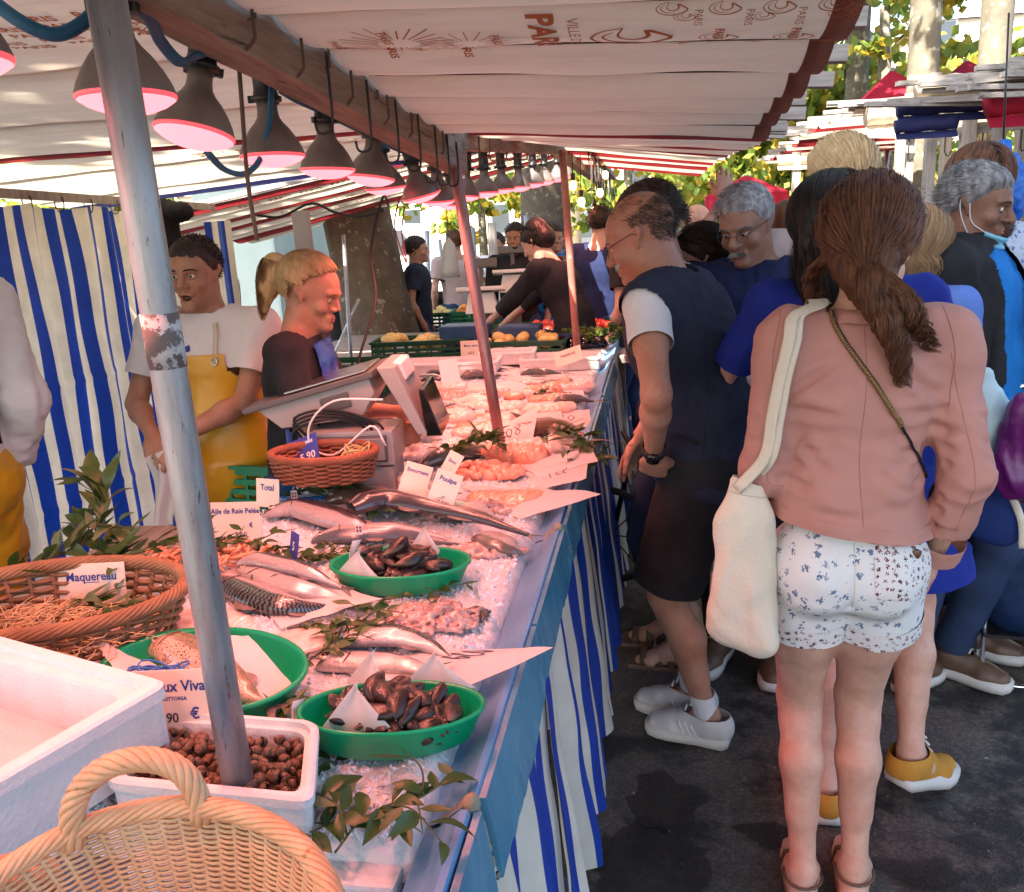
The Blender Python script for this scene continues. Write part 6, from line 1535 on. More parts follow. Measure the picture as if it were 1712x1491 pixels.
# snails
def snail_mesh(seed):
 rr = random.Random(seed); vs = []; mb = MB(); nt_,m = 26,8; turns = 2.6
 for i in range(nt_+1):
  t = i/nt_; a = t*turns*2*PI; r = 0.30*(1-t)**0.9; tr = 0.36*(1-t)**0.85+0.01; c = V((r*math.cos(a),r*math.sin(a),0.42*t))
  rd = V((math.cos(a),math.sin(a),0))
  for k in range(m): b = 2*PI*k/m; vs.append(c+rd*tr*1.25*math.cos(b)+V((0,0,tr*1.2*math.sin(b))))
 mb.add(vs,[(i*m+k,i*m+(k+1) % m,(i+1)*m+(k+1) % m,(i+1)*m+k) for i in range(nt_) for k in range(m)]); return mb.mesh('sea_snail',M['snail'])
SN = [snail_mesh(i) for i in range(2)]; rr = random.Random(5)
for layer,(n,z) in enumerate(((130,0.897),(130,0.910))):
 for i in range(n):
  u,v = rr.random(),rr.random(); p = A0+exs*(0.07+0.86*u)+eys*(0.12+0.76*v); p.z = z+rr.uniform(-0.003,0.004)
  s = rr.uniform(0.0105,0.0145); o = link('sea_snail',SN[i % 2],None,p,(rr.uniform(-1.6,1.6),rr.uniform(-1.6,1.6),rr.uniform(0,6.3)),(s,s,s)); tag(o,'small round brown sea snail in the white polystyrene box','sea snail','sea snails in the polystyrene box')
# left box resting on the snail box and the wood, tilted towards the viewer
C_ = V((-0.640,0.905,1.005)); e1 = V((-0.46,0.14,0.005)); e2 = V((-0.115,-0.235,-0.02))
e1n = e1.normalized(); nrm = e1.cross(e2).normalized(); nrm = nrm if nrm.z > 0 else -nrm
foam_box(C_-nrm*0.115,e1,e2,0.115,0.035,'empty white polystyrene box at the left edge resting over the snails')
# ---- price cards
def card(px,py,z,wd,ht,rz,tilt,m,lines,label,ink='inkblue',stick=True,thick=0.002,roll=0.0,name='price_card',euro=None):
 """(px, py): bottom centre of the card in the photograph, at height z"""
 c = AZ(px,py,z); root = empty(name,c,rz,label=label,cat='price card',group='price cards on the counter')
 Rm = rotm(x=tilt,y=roll); mb = MB(); mb.box(Rm @ V((0,0,ht/2)),(wd,thick,ht),Rm); mb.build('board',M[m],root,bevel=0.0006)
 for (t,x,zz,sz,*ex) in lines:
  o = text_mesh(t,sz,M[ex[0] if ex else ink],'lettering',root,Rm @ V((x,-thick/2-0.0008,zz)),Rm @ V((1,0,0)),Rm @ V((0,0,1)),bold=(ex[1] if len(ex) > 1 else sz*0.02),align='CENTER',sx=0.92)
 if stick:
  mb = MB(); mb.tube([V((0,0.002,-0.05)),Rm @ V((0,0.003,ht*0.4))],0.0022,6); mb.build('pin',M['steel'],root)
 return root
card(311,1262,AY(311,1262,0.935).z,0.148,0.122,R(10),R(-10),'card',[('Bigorneaux Vivants',-0.018,0.092,0.0215),('LITTORINA LITTOREA',-0.026,0.079,0.0075),('4,90',-0.020,0.048,0.019,'pen'),('€',0.018,0.052,0.022)],'peach price card for live winkles standing in the snail box')
card(158,1010,0.925,0.125,0.078,R(10),R(-8),'card',[('Maquereau',0.0,0.046,0.023),('____',0.0,0.044,0.016)],'white card with blue lettering Maquereau among the laurel leaves')
card(398,905,0.885,0.118,0.095,R(5),R(-6),'card',[('Aile de Raie Pelée',0.0,0.068,0.0175),('5,0 0',0.01,0.012,0.015,'pen'),('€',0.036,0.034,0.016)],'cream price board for skate wing in front of the yellow apron')
card(448,848,0.90,0.072,0.075,R(-12),R(-10),'card',[('Total',0.0,0.045,0.022)],'small beige card behind the skate board')
card(488,958,0.885,0.038,0.088,R(-42),R(-12),'cardblue',[('5',0.0,0.05,0.026,'inkwhite'),('LE',0.0,0.018,0.020,'inkwhite')],'narrow dark blue price tag seen nearly edge on')
card(680,848,0.885,0.072,0.125,R(6),R(-38),'card',[('Encornets',0.0,0.098,0.0155),('9,90',0.0,0.03,0.017,'pen')],'leaning card lettered Encornets',roll=R(18))
card(728,862,0.885,0.068,0.12,R(6),R(-34),'card',[('Poulpe',0.0,0.092,0.018),('15,90',0.0,0.03,0.016,'pen')],'leaning card lettered Poulpe beside the turbot',roll=R(22))
card(730,820,0.90,0.045,0.115,R(-20),R(-30),'card',[('Enco',0.0,0.085,0.014),('8,50',0.0,0.03,0.014,'pen')],'narrow card between the two leaning cards',roll=R(22))
card(640,775,0.93,0.030,0.09,R(-30),R(-10),'card',[('5',0.0,0.06,0.016)],'slim card beside the ball of string',roll=R(15))
card(512,778,0.98,0.088,0.085,R(2),R(-35),'cardblue',[('Tourteau',0.0,0.062,0.018,'inkwhite'),('5.90',0.01,0.015,0.03,'inkwhite')],'purple blue card leaning in the red basket',roll=R(-20))
card(788,595,0.92,0.115,0.085,R(8),R(-8),'card',[('Marin extra',0.0,0.052,0.018),('6,0 0',0.0,0.012,0.018,'pen')],'far card in front of the green crates')
card(952,608,0.93,0.14,0.085,R(-8),R(-35),'card',[('Haddock',0.0,0.045,0.024,'purple')],'far leaning card with purple lettering by the third pole',roll=R(-18))
card(757,652,0.90,0.09,0.14,R(35),R(-18),'white',[],'blank whitish card standing back to the viewer behind the trays')
# small checkered tokens standing in the fish
def token(px,py,z,label):
 c = AZ(px,py,z); root = empty('checkered_tag',c,R(5),label=label,cat='tag',group='small checkered tags in the fish'); mb = MB(); mb.box((0,0,0.012),(0.016,0.002,0.026)); mb.build('plate',M['white'],root)
 mb = MB()
 for i in (-1,1):
  for j in (0,1): mb.box((i*0.0035,-0.0016,0.009+j*0.008),(0.0045,0.001,0.0055))
 mb.build('squares',mat('tag_red',(0.25,0.04,0.03),rough=0.6),root)
token(601,893,0.91,'checkered tag standing on the long dark fish'); token(493,835,0.91,'checkered tag behind the cream price board')
# ---- wicker
def weave(path_fn,nturn,rows,amp,r,zfn,name,m,parent,stakes,y0=0,arc=(0,6.28),thick=5):
 pass
def oval_basket(c,rx,ry,h,rows,stakes,m,label,tiltm=None,strand=0.0024,flare=1.25,handles=(),rimr=0.012,a0=0,a1=360,cat="basket",bottom=True,amp=None,thick=5):
 root = empty('wicker_basket',c,label=label,cat=cat,group='wicker baskets on the counter'); Rm = tiltm or Matrix.Identity(3); amp = amp or strand*1.5
 def P_(a,z,dr=0.0):
  f = 1.0/flare+(1-1.0/flare)*(z/h)**0.8; return Rm @ V(((rx*f+dr)*math.cos(a),(ry*f+dr)*math.sin(a),z-h))
 mb = MB(); n = stakes*4
 A0_,A1_ = R(a0),R(a1)
 for j in range(rows):
  z = h*(j+0.5)/rows; pts = []
  for k in range(n+1):
   a = A0_+(A1_-A0_)*k/n; ph = PI*k/4.0*1.0; dr = amp*math.sin(ph+PI*(j % 2)); pts.append(P_(a,z+0.0006*nz(k*0.7,j),dr))
  mb.tube(pts,strand*(1+0.12*nz(j*3.1)),thick,cap=False)
 tag(mb.build('weave',M[m],root),kind='stuff')
 mb = MB()
 for k in range(stakes):
  a = A0_+(A1_-A0_)*(k+0.0)/stakes; mb.tube([P_(a,h*t) for t in (0.0,0.33,0.66,1.0)],strand*1.1,5)
 mb.build('stakes',M[m],root)
 if bottom:
  mb = MB(); f = 1/flare; nn = 40; vs = [Rm @ V((0,0,-h+0.002))]+[Rm @ V((rx*f*math.cos(2*PI*k/nn),ry*f*math.sin(2*PI*k/nn),-h+0.002)) for k in range(nn)]; mb.add(vs,[(0,1+k,1+(k+1) % nn) for k in range(nn)]); mb.build('bottom',M[m],root)
 # plaited rim: strands twisting round the edge
 mb = MB(); ns = 9; nr = 200; tw = rimr*0.76
 for s in range(ns):
  pts = []
  for k in range(nr+1):
   a = A0_+(A1_-A0_)*k/nr; b = k*0.30+2*PI*s/ns; o = V((math.cos(a)*tw*math.cos(b),math.sin(a)*tw*math.cos(b),tw*math.sin(b))); pts.append(P_(a,h)+Rm @ (o+V((0,0,0.004))))
  mb.tube(pts,rimr*0.33,6,cap=False)
 mb.build('rim',M[m],root)
 for (ha0,ha1,hh,lean) in handles:
  mb = MB(); nr = 60; p0,p1 = P_(R(ha0),h),P_(R(ha1),h); ctr_ = (p0+p1)/2; up_ = (Rm @ V((0,0,1))+V(lean)).normalized(); hx = (p1-p0)/2; sd_ = hx.normalized().cross(up_).normalized()
  for s in range(7):
   pts = []
   for k in range(nr+1):
    t = k/nr; a = PI*t; b = k*0.26+2*PI*s/7; core = ctr_-hx*math.cos(a)*1.0+up_*(hh*math.sin(a)**0.7-0.012); tan_o = (hx*math.cos(a)*-1+up_*math.sin(a)*hh).normalized()
    pts.append(core+tan_o*(0.0078*math.cos(b))+sd_*(0.0078*math.sin(b)))
   mb.tube(pts,0.0043,6)
  mb.build('handle',M[m],root)
 return root
oval_basket((-0.425,0.485,0.995),0.184,0.150,0.115,44,58,'wicker','pale round wicker basket with a twisted handle in the foreground',tiltm=rotm(x=R(16),z=R(-8)),strand=0.0021,flare=1.5,handles=((98,138,0.075,(0.0,0.35,0)),),rimr=0.0095,amp=0.0021)
o = MB(); S = SDF(); S.ell((0,0,0),(0.05,0.035,0.02),0.01); P,Q = S.mesh(0.005); P = folds(P,Q,0.004,40,2)
tag(link('leather_purse',me_from(P,Q,'leather_purse',M['tanleather']),None,AZ(15,1480,0.975)),'brown leather purse lying in the foreground basket','purse')
# dark willow basket with straw at the left
bk = oval_basket((-1.03,1.19,0.985),0.215,0.125,0.11,13,34,'wickerdk','dark willow basket lined with straw under the laurel',tiltm=rotm(x=R(6),y=R(3),z=R(28)),strand=0.0042,flare=1.25,rimr=0.012)
mb = MB(); rr = random.Random(12)
for i in range(420):
 a,q = rr.uniform(0,6.28),math.sqrt(rr.random()); p = V((-1.03+0.17*q*math.cos(a),1.17+0.10*q*math.sin(a),0.93+0.035*(1-q)+rr.uniform(-.008,.012))); d = rr.uniform(0,6.28); k = rr.uniform(-1,1); pts = [p]
 for j in range(5): p = p+V((math.cos(d),math.sin(d),rr.uniform(-.3,.3)))*0.010; d += k*0.5; pts.append(p)
 mb.tube(pts,0.0009,4,cap=False)
tag(mb.build('straw',M['straw']),'loose pale straw filling the willow basket','straw',kind='stuff')
# red-brown rectangular basket with ball of string
rb = oval_basket(AY(540,758,2.02),0.140,0.10,0.065,11,26,'wickerred','reddish brown basket holding a ball of yellow string',strand=0.0042,flare=1.15,rimr=0.010)
twine(AY(602,765,2.04)-V((0,0,0.01)),'ball of yellow string in the red basket','twine2',26,0.04,0.0022,3,sx=1,sy=1,sz=1.6,name='string_ball')
# ---- scale with printer, box, bin
def scale_unit(c,rz,s,label,disp=True):
 root = empty('shop_scale',c,rz,label=label,cat='scale',group='market scales')
 S1 = s
 mb = MB(); mb.box(V((0,0,0.05))*S1,V((0.36,0.34,0.09))*S1,taper=0.82); mb.build('base',M['grey_plastic'],root,bevel=0.008*S1)
 mb = MB(); mb.box(V((0,0.0,0.145))*S1,V((0.17,0.16,0.12))*S1,taper=1.7); mb.build('neck',M['grey_plastic'],root,bevel=0.006*S1)
 mb = MB(); mb.box(V((0,0.0,0.225))*S1,V((0.40,0.36,0.030))*S1,rotm(x=R(-4))); mb.build('weighing_plate',M['steel'],root,bevel=0.008*S1)
 mb = MB(); mb.box(V((0,0.0,0.202))*S1,V((0.42,0.38,0.030))*S1,rotm(x=R(-4))); mb.build('plate_frame',M['dark_grey'],root,bevel=0.008*S1)
 return root
def bx(root,name,m,c,d,rot=None,bev=0.005): mb = MB(); mb.box(c,d,rot); return mb.build(name,M[m],root,bevel=bev)
sc_o = AY(600,740,2.30); sr = empty('shop_scale',sc_o,R(8),label='grey shop scale turned away, its black display facing the buyers',cat='scale')
tilt = rotm(y=R(-13),x=R(6))
def prism(root,name,m,poly,y0,y1,rot=None,bev=0.004):
 """poly in the x-z plane, extruded along y"""
 n = len(poly); vs = [V((x,y0,z)) for x,z in poly]+[V((x,y1,z)) for x,z in poly]
 if rot is not None: vs = [rot @ v for v in vs]
 mb = MB(); mb.add(vs,[tuple(range(n)),tuple(range(2*n-1,n-1,-1))]+[(k,n+k,n+(k+1) % n,(k+1) % n) for k in range(n)],smooth=False); return mb.build(name,M[m],root,bevel=bev)
prism(sr,'base','grey_plastic',[(-0.16,0.0),(0.15,0.0),(0.14,0.05),(-0.15,0.05)],-0.12,0.12)
prism(sr,'body','grey_plastic',[(-0.30,0.165),(0.085,0.255),(0.10,0.20),(0.05,0.12),(-0.22,0.095)],-0.15,0.15)
prism(sr,'top_plate','dark_grey',[(-0.335,0.150),(-0.34,0.168),(0.10,0.275),(0.105,0.256)],-0.17,0.17)
prism(sr,'steel_plate','steel',[(-0.20,0.207),(0.075,0.272),(0.073,0.278),(-0.202,0.213)],-0.14,0.14,bev=0.002)
bx(sr,'socket_panel','dark_grey',(-0.03,-0.153,0.175),(0.10,0.008,0.05),rotm(y=R(-13)))
prism(sr,'display_housing','grey_plastic',[(0.115,0.285),(0.175,0.285),(0.265,0.06),(0.235,0.055)],-0.16,0.16)
prism(sr,'black_display','glass_black',[(0.245,0.205),(0.262,0.205),(0.315,0.045),(0.262,0.045)],-0.145,0.13)
prism(sr,'paper_slot','white',[(0.158,0.292),(0.186,0.286),(0.205,0.235),(0.190,0.225)],-0.09,0.10)
mb = MB()
for k in range(4):
 q = [V((-0.18+0.02*k,-0.16,0.02+0.01*k)),V((-0.16,-0.20,0.10+0.012*k)),V((-0.03,-0.22,0.135+0.01*k)),V((0.06+0.02*k,-0.19,0.10)),V((0.09,-0.16,0.02))]; mb.tube(sampcurve(q,20),0.005,6)
tag(mb.build('cable_loops',M['blackrubber'],sr))
sr.scale = (0.84,0.84,0.84); pb = empty('printer_box',AY(602,765,2.22)+V((0,0,-0.01)),R(6),label='grey box with a recessed side panel under the scale',cat='box')
bx(pb,'shell','grey_plastic',(0,0,0.055),(0.235,0.16,0.10)); mb = MB(); mb.box((0,0,-0.06),(0.22,0.15,0.12)); mb.build('plinth',M['grey_plastic'],pb); bx(pb,'side_panel','dark_grey',(0,-0.0825,0.055),(0.20,0.006,0.075)); bx(pb,'inner_panel','grey_plastic',(0,-0.087,0.054),(0.185,0.006,0.062),bev=0.002)
mb = MB(); mb.tube(sampcurve([AY(640,668,2.1),AY(560,670,2.1),AY(520,705,2.1),AY(520,745,2.1),AY(560,760,2.1),AY(620,712,2.1),AY(645,745,2.1)],30),0.0032,6); tag(mb.build('white_cable',M['white']),'thin white cable curling round the grey box','cable')
bn = empty('blue_bin',V((-0.96,2.16,0.0)),label='blue plastic tub on a stand behind the scale',cat='tub'); mb = MB(); mb.lathe([(0.001,0.62),(0.10,0.62),(0.125,0.88),(0.135,0.885),(0.135,0.90),(0.118,0.895),(0.10,0.64),(0.001,0.635)],28); mb.build('tub',M['bluebin'],bn)
mb = MB(); mb.lathe([(0.09,0.0),(0.09,0.615)],16); mb.build('stand',M['woodz'],bn)
# ---- far trays and boxes
for i,(x,y,w_,d_,h_,l,m_) in enumerate(((745,633,0.50,0.22,0.075,'white tray of small fish in front of the green crates','poly'),(935,622,0.42,0.25,0.07,'clear plastic box at the far right of the counter','poly'),(845,612,0.30,0.2,0.07,'white polystyrene box of fish by the third pole','poly'))):
 p = ip(x,y,0.0); foam_box(p+V((-w_/2,0,0)),V((w_,0.03,0)),V((-0.01,d_,0)),h_,0.016,l)
rr = random.Random(31)
for i in range(16):
 p = ip(rr.uniform(700,800),628,0.02); p.y += rr.uniform(0.03,0.18)
 fish('small dark sardine in the white tray',[p,p+V((0.04,0.01,0)),p+V((0.08,0.0,0)),p+V((0.13,0.01,0))],0.035,0.025,'dark_skin' if i % 2 else 'silver_skin',eye=0.005,dors=False,group='sardines in the white tray')
# ---- green crates of squash, far end
def crate(c,rz,wx,wy,h,m,label,group=None,name='plastic_crate',rows=3):
 root = empty(name,c,rz,label=label,cat='crate',group=group); t = 0.012
 mb = MB(); mb.box((0,0,t/2),(wx,wy,t))
 for sx in (-1,1):
  for k in range(rows+1):
   z = t+(h-t)*(k+0.5)/(rows+1); hh = (h-t)/(rows+1)*0.55
   mb.box((sx*(wx/2-t/2),0,z),(t,wy,hh)); mb.box((0,sx*(wy/2-t/2),z),(wx,t,hh))
 nx_,ny_ = max(3,int(wx/0.07)),max(2,int(wy/0.07))
 for i in range(nx_+1):
  for sy in (-1,1): mb.box((-wx/2+wx*i/nx_*0.97+0.006,sy*(wy/2-t/2),h/2),(0.012,t*0.8,h-0.002))
 for i in range(ny_+1):
  for sx in (-1,1): mb.box((sx*(wx/2-t/2),-wy/2+wy*i/ny_*0.97+0.006,h/2),(t*0.8,0.012,h-0.002))
 mb.box((0,wy/2,h),(wx+0.02,0.022,0.012)); mb.box((0,-wy/2,h),(wx+0.02,0.022,0.012)); mb.box((wx/2,0,h),(0.022,wy,0.012)); mb.box((-wx/2,0,h),(0.022,wy,0.012))
 mb.build('lattice',M[m],root); return root
def heap(c,n,rx,ry,size,m,name,label,cat,group,seed,elong=1.3,h=0.0):
 rr = random.Random(seed); mb = MB(); vs = []
 S = MB(); S.ell((0,0,0),(1,elong,0.9),14,10)
 for j in range(len(S.v)):
  x,y,z = S.v[j]; a = math.atan2(z,x); S.v[j] = (x*(1+0.06*math.cos(a*5)),y,z*(1+0.06*math.cos(a*5)))
 S.tube([(0,elong*0.95,0),(0.05,elong*1.2,0.08)],[0.12,0.08],6); me = S.mesh(name,M[m])
 for i in range(n):
  p = V(c)+V((rr.uniform(-rx,rx),rr.uniform(-ry,ry),h+rr.uniform(0,size))); s = size*rr.uniform(0.8,1.15)
  tag(link(name,me,None,p,(rr.uniform(-.6,.6),rr.uniform(-.6,.6),rr.uniform(0,6.28)),(s,s,s)),label,cat,group)
cg1 = AY(700,610,5.15)
crate(cg1+V((0,0.15,0)),R(6),0.62,0.34,0.15,'dkgreen','left dark green crate of yellow squash past the fish','green crates of squash')
crate(cg1+V((0.66,0.05,-0.01)),R(-3),0.60,0.34,0.15,'dkgreen','right dark green crate of yellow squash past the fish','green crates of squash')
heap(cg1+V((0,0.15,0.12)),22,0.24,0.12,0.038,'squash','yellow_squash','yellow squash in the left green crate','squash','squash in the left crate',1)
heap(cg1+V((0.66,0.05,0.11)),20,0.23,0.12,0.040,'squash','yellow_squash','yellow squash in the right green crate','squash','squash in the right crate',2)
# ================================================================ TREES, FAR STALLS, BUILDINGS
def crown_mesh(name,blobs,n,size,seed,mats,flat=0.6):
 """leaf-sized faces spread through clumps inside the given ellipsoids (cx, cy, cz, rx, ry, rz)"""
 r = np.random.RandomState(seed); vol = np.array([b[3]*b[4]*b[5] for b in blobs]); vol = vol**0.8/np.sum(vol**0.8); P = [];
 for b,f in zip(blobs,vol):
  k = int(n*f); nc = max(6,k//38); d = r.randn(nc,3); d /= np.linalg.norm(d,axis=1)[:,None]
  cc = np.array(b[:3])+d*np.array(b[3:6])*(r.rand(nc,1)**0.45); sz = r.uniform(0.12,0.30,nc)*min(b[3:6])
  i = r.randint(0,nc,k); P.append(cc[i]+r.randn(k,3)*sz[i][:,None]*np.array([1,1,.6]))
 P = np.concatenate(P); k = len(P); s = size*r.uniform(0.55,1.25,k)[:,None]
 u = r.randn(k,3); u /= np.linalg.norm(u,axis=1)[:,None]; t = r.randn(k,3); t[:,2] *= flat; v = np.cross(u,t); v /= np.linalg.norm(v,axis=1)[:,None]+1e-9
 V4 = np.stack([P-u*s*0.5,P-v*s*0.42+u*s*0.05,P+u*s*0.55,P+v*s*0.42+u*s*0.05],1).reshape(-1,3)
 Q = np.arange(k*4).reshape(k,4); return me_from(V4,Q,name,mats,(r.rand(k) < 0.42).astype(int))
def tree(x,y,rad,h,label,m='bark',lean=(0,0),blobs=None,n=2500,size=0.2,seed=0,limbs=3,group='plane trees along the market',base=0.0):
 root = empty('plane_tree',(x,y,base),label=label,cat='tree',group=group); mb = MB(); r = random.Random(seed)
 pts = [V((lean[0]*t+0.05*nz(t*3,seed),lean[1]*t+0.05*nz(t*3+5,seed),h*t)) for t in np.linspace(0,1,14)]
 n_ = 20; vs = []
 for i,p in enumerate(pts):
  t = i/13; rr_ = rad*(1+0.35*math.exp(-t*h*2.2))*(1-0.35*t)
  for k in range(n_): a = 2*PI*k/n_; q = rr_*(1+0.16*nz(math.cos(a)*2,math.sin(a)*2,p.z*1.2+seed)+0.05*nz(math.cos(a)*5,math.sin(a)*5,p.z*3)); vs.append((p.x+q*math.cos(a),p.y+q*math.sin(a),p.z))
 mb.add(vs,[(i*n_+k,i*n_+(k+1) % n_,(i+1)*n_+(k+1) % n_,(i+1)*n_+k) for i in range(13) for k in range(n_)]); mb.build('trunk',M[m],root)
 for i in range(limbs):
  mb = MB(); a = r.uniform(0,6.28); p = pts[9+i % 4]; L_ = h*r.uniform(0.3,0.5)
  q = [p,p+V((math.cos(a)*L_*0.35,math.sin(a)*L_*0.35,L_*0.35)),p+V((math.cos(a)*L_*0.7,math.sin(a)*L_*0.7,L_*0.9))]; mb.tube(sampcurve(q,8),list(np.linspace(rad*0.45,rad*0.12,8)),8); mb.build('limb',M[m],root)
 if blobs: link('crown',crown_mesh('crown',[(b[0]-x,b[1]-y,b[2]-base,*b[3:]) for b in blobs],n,size,seed,[M['treeleaf'],M['treeleafy']]),root)
 return root
tree(-2.25,7.0,0.31,7.5,'thick dark plane trunk behind the blonde fishmonger','barkdk',lean=(-0.9,0.2),blobs=[(-3.2,7.2,7.2,3.2,2.6,1.6),(-5.5,4.5,6.8,3,3,1.4)],n=9000,size=0.24,seed=2)
tree(-1.45,11.5,0.32,7.5,'plane trunk behind the bearded vendor','barkdk',blobs=[(-2,12,7.5,3,2.5,1.6)],n=2500,seed=3)
t_ = AY(1525,300,10.5); tree(t_.x+0.05,10.5,0.185,8.5,'pale flaking plane trunk above the opposite stalls, left of the pair',blobs=[(t_.x,10.5,8.6,3.0,2.4,1.6),(1.2,9.5,6.2,1.8,1.6,0.8)],n=5000,size=0.22,seed=4)
t_ = AY(1655,300,9.6); tree(t_.x-0.05,9.6,0.165,8.5,'pale flaking plane trunk at the upper right corner',blobs=[(t_.x+0.4,8.6,8.0,2.6,2.6,1.5)],n=4000,size=0.22,seed=5)
t_ = AY(1425,300,15); tree(t_.x,15,0.20,9,'slim plane trunk farther off beside the canopy edge',blobs=[(t_.x-0.6,15,8.4,3,2.5,2.0)],n=4500,size=0.24,seed=6)
tree(-1.2,-4.2,0.22,8.0,'plane tree behind the viewer shading the alley',blobs=[(0.6,-3.4,7.0,3.2,3.2,1.5),(-2.2,-2.0,7.4,2.8,3.0,1.3),(2.8,-2.2,7.0,2.6,3.0,1.4),(0.6,-0.4,8.0,3.0,2.4,1.2),(3.0,0.6,7.6,2.2,2.2,1.2)],n=24000,size=0.30,seed=7)  # unseen tree, crown placed to keep direct sun off the alley
# dense yellow-green foliage past the awnings
for i,(px,py,y,s) in enumerate(((1240,265,17,1.5),(1300,200,18,1.8),(1365,150,17,1.6),(1340,250,22,2.2),(1215,310,20,1.5),(1420,60,17,1.4),(1480,10,14,1.2))):
 p = AY(px,py,y); root = empty('plane_tree',(p.x,p.y,0),label=['yellow green tree just past the awning tips','bright tree behind the awning edge, middle of the row','tall yellowing tree beside the slim trunk','pale tree farther down the alley','small bright tree low behind the red umbrella','leafy branches high beside the slim trunk','sparse yellow branches between the tall trunks'][i],cat='tree',group='bright trees down the alley')
 mb = MB(); mb.tube([V((0,0,0)),V((0.1,0,p.z*0.5)),V((0,0,p.z))],[0.16,0.13,0.07],8); mb.build('trunk',M['bark'],root)
 link('crown',crown_mesh('crown',[(0,0,p.z,s,s,s*0.8),(s*0.6,0.3,p.z-s*0.7,s*0.8,s*0.8,s*0.6)],2600 if i < 5 else 500,0.22,50+i,[M['treeleaf'],M['treeleafy']]),root)
rr = random.Random(9)
for i in range(20):
 x = -24+i*2.9; y = 30+rr.uniform(-3,6); s = rr.uniform(1.8,3.2)
 root = empty('far_tree',(x,y,0),label='pale green tree in the row far beyond the market',cat='tree',group='row of trees far beyond the market')
 mb = MB(); mb.tube([V((0,0,0)),V((0,0,4.5))],[0.2,0.12],8); mb.build('trunk',M['bark'],root)
 link('crown',crown_mesh('crown',[(0,0,4.5,s,s,2.2),(0.5,0,2.6,s,s,1.2)],900,0.42,80+i,[M['treeleaf'],M['treeleafy']]),root)
# buildings far behind
def building(x,y,wx,h,label,m='facade',nf=5,nw=6,roof='zinc'):
 root = empty('apartment_building',(x,y,0),label=label,cat='building',group='buildings behind the trees'); mb = MB(); mb.box((0,4,h/2),(wx,8,h)); mb.build('wall',M[m],root)
 mb = MB(); mb.add([(-wx/2-.2,-0.2,h),(wx/2+.2,-0.2,h),(wx/2+.2,8,h),(-wx/2-.2,8,h),(-wx/2+1,2,h+2.6),(wx/2-1,2,h+2.6),(wx/2-1,6,h+2.6),(-wx/2+1,6,h+2.6)],[(0,1,5,4),(1,2,6,5),(2,3,7,6),(3,0,4,7),(4,5,6,7)],smooth=False); mb.build('roof',M[roof],root)
 me = None
 for f in range(nf):
  for k in range(nw):
   wx_,z = -wx/2+wx*(k+0.5)/nw,1.8+f*(h-1.5)/nf
   if me is None:
    mb = MB(); mb.box((0,-0.03,0.75),(1.15,0.1,1.7)); mb.box((0,-0.10,-0.14),(1.4,0.22,0.08)); frame = mb.mesh('window',M['white']); mb = MB(); mb.box((0,-0.10,0.75),(0.95,0.03,1.5)); me = mb.mesh('pane',M['window'])
   w1 = link('window',frame,root,(wx_,0,z)); link('pane',me,w1)
for i,(x,wd,h) in enumerate(((-30,16,17),(-12,15,15),(5,14,10.5),(20,13,11),(36,15,17))): building(x,46+i,wd,h,['cream building far left behind the trees','tall cream building behind the vegetable stall','pale building down the end of the alley','pale yellow building behind the tall trunks','cream building at the far right'][i])
# red umbrellas / tents
def umbrella(x,y,z,r,label,drop=0.5,sides=8,name='market_umbrella'):
 root = empty(name,(x,y,0),label=label,cat='umbrella',group='red umbrellas and tents down the alley'); vs = [V((0,0,z+drop))]
 for k in range(sides): a = 2*PI*(k+.5)/sides; vs.append(V((r*math.cos(a),r*math.sin(a),z)))
 for k in range(sides): a = 2*PI*(k+.5)/sides; vs.append(V((r*math.cos(a),r*math.sin(a),z-0.22)))
 mb = MB(); mb.add(vs,[(0,1+k,1+(k+1) % sides) for k in range(sides)]+[(1+k,1+sides+k,1+sides+(k+1) % sides,1+(k+1) % sides) for k in range(sides)],smooth=False); mb.build('cloth',M['umb_red'],root)
 mb = MB(); mb.tube([V((0,0,0)),V((0,0,z+drop))],0.03,8); mb.build('pole',M['steel'],root)
p = AY(1262,315,10.5); umbrella(p.x-0.1,p.y,p.z-0.06,0.5,'red umbrella low over the crowd below the bright trees',0.22)
p = AY(1470,150,13); umbrella(p.x+0.15,p.y,p.z-0.15,0.6,'red tent between the two groups of trunks',0.4,4)
p = AY(1720,110,12); umbrella(p.x+0.75,p.y,p.z,1.25,'tall red tent at the upper right edge',0.7,4)
p = AY(1600,150,14); umbrella(p.x+0.1,p.y,p.z-0.1,0.8,'red tent peeking between the pale trunks',0.5,4)
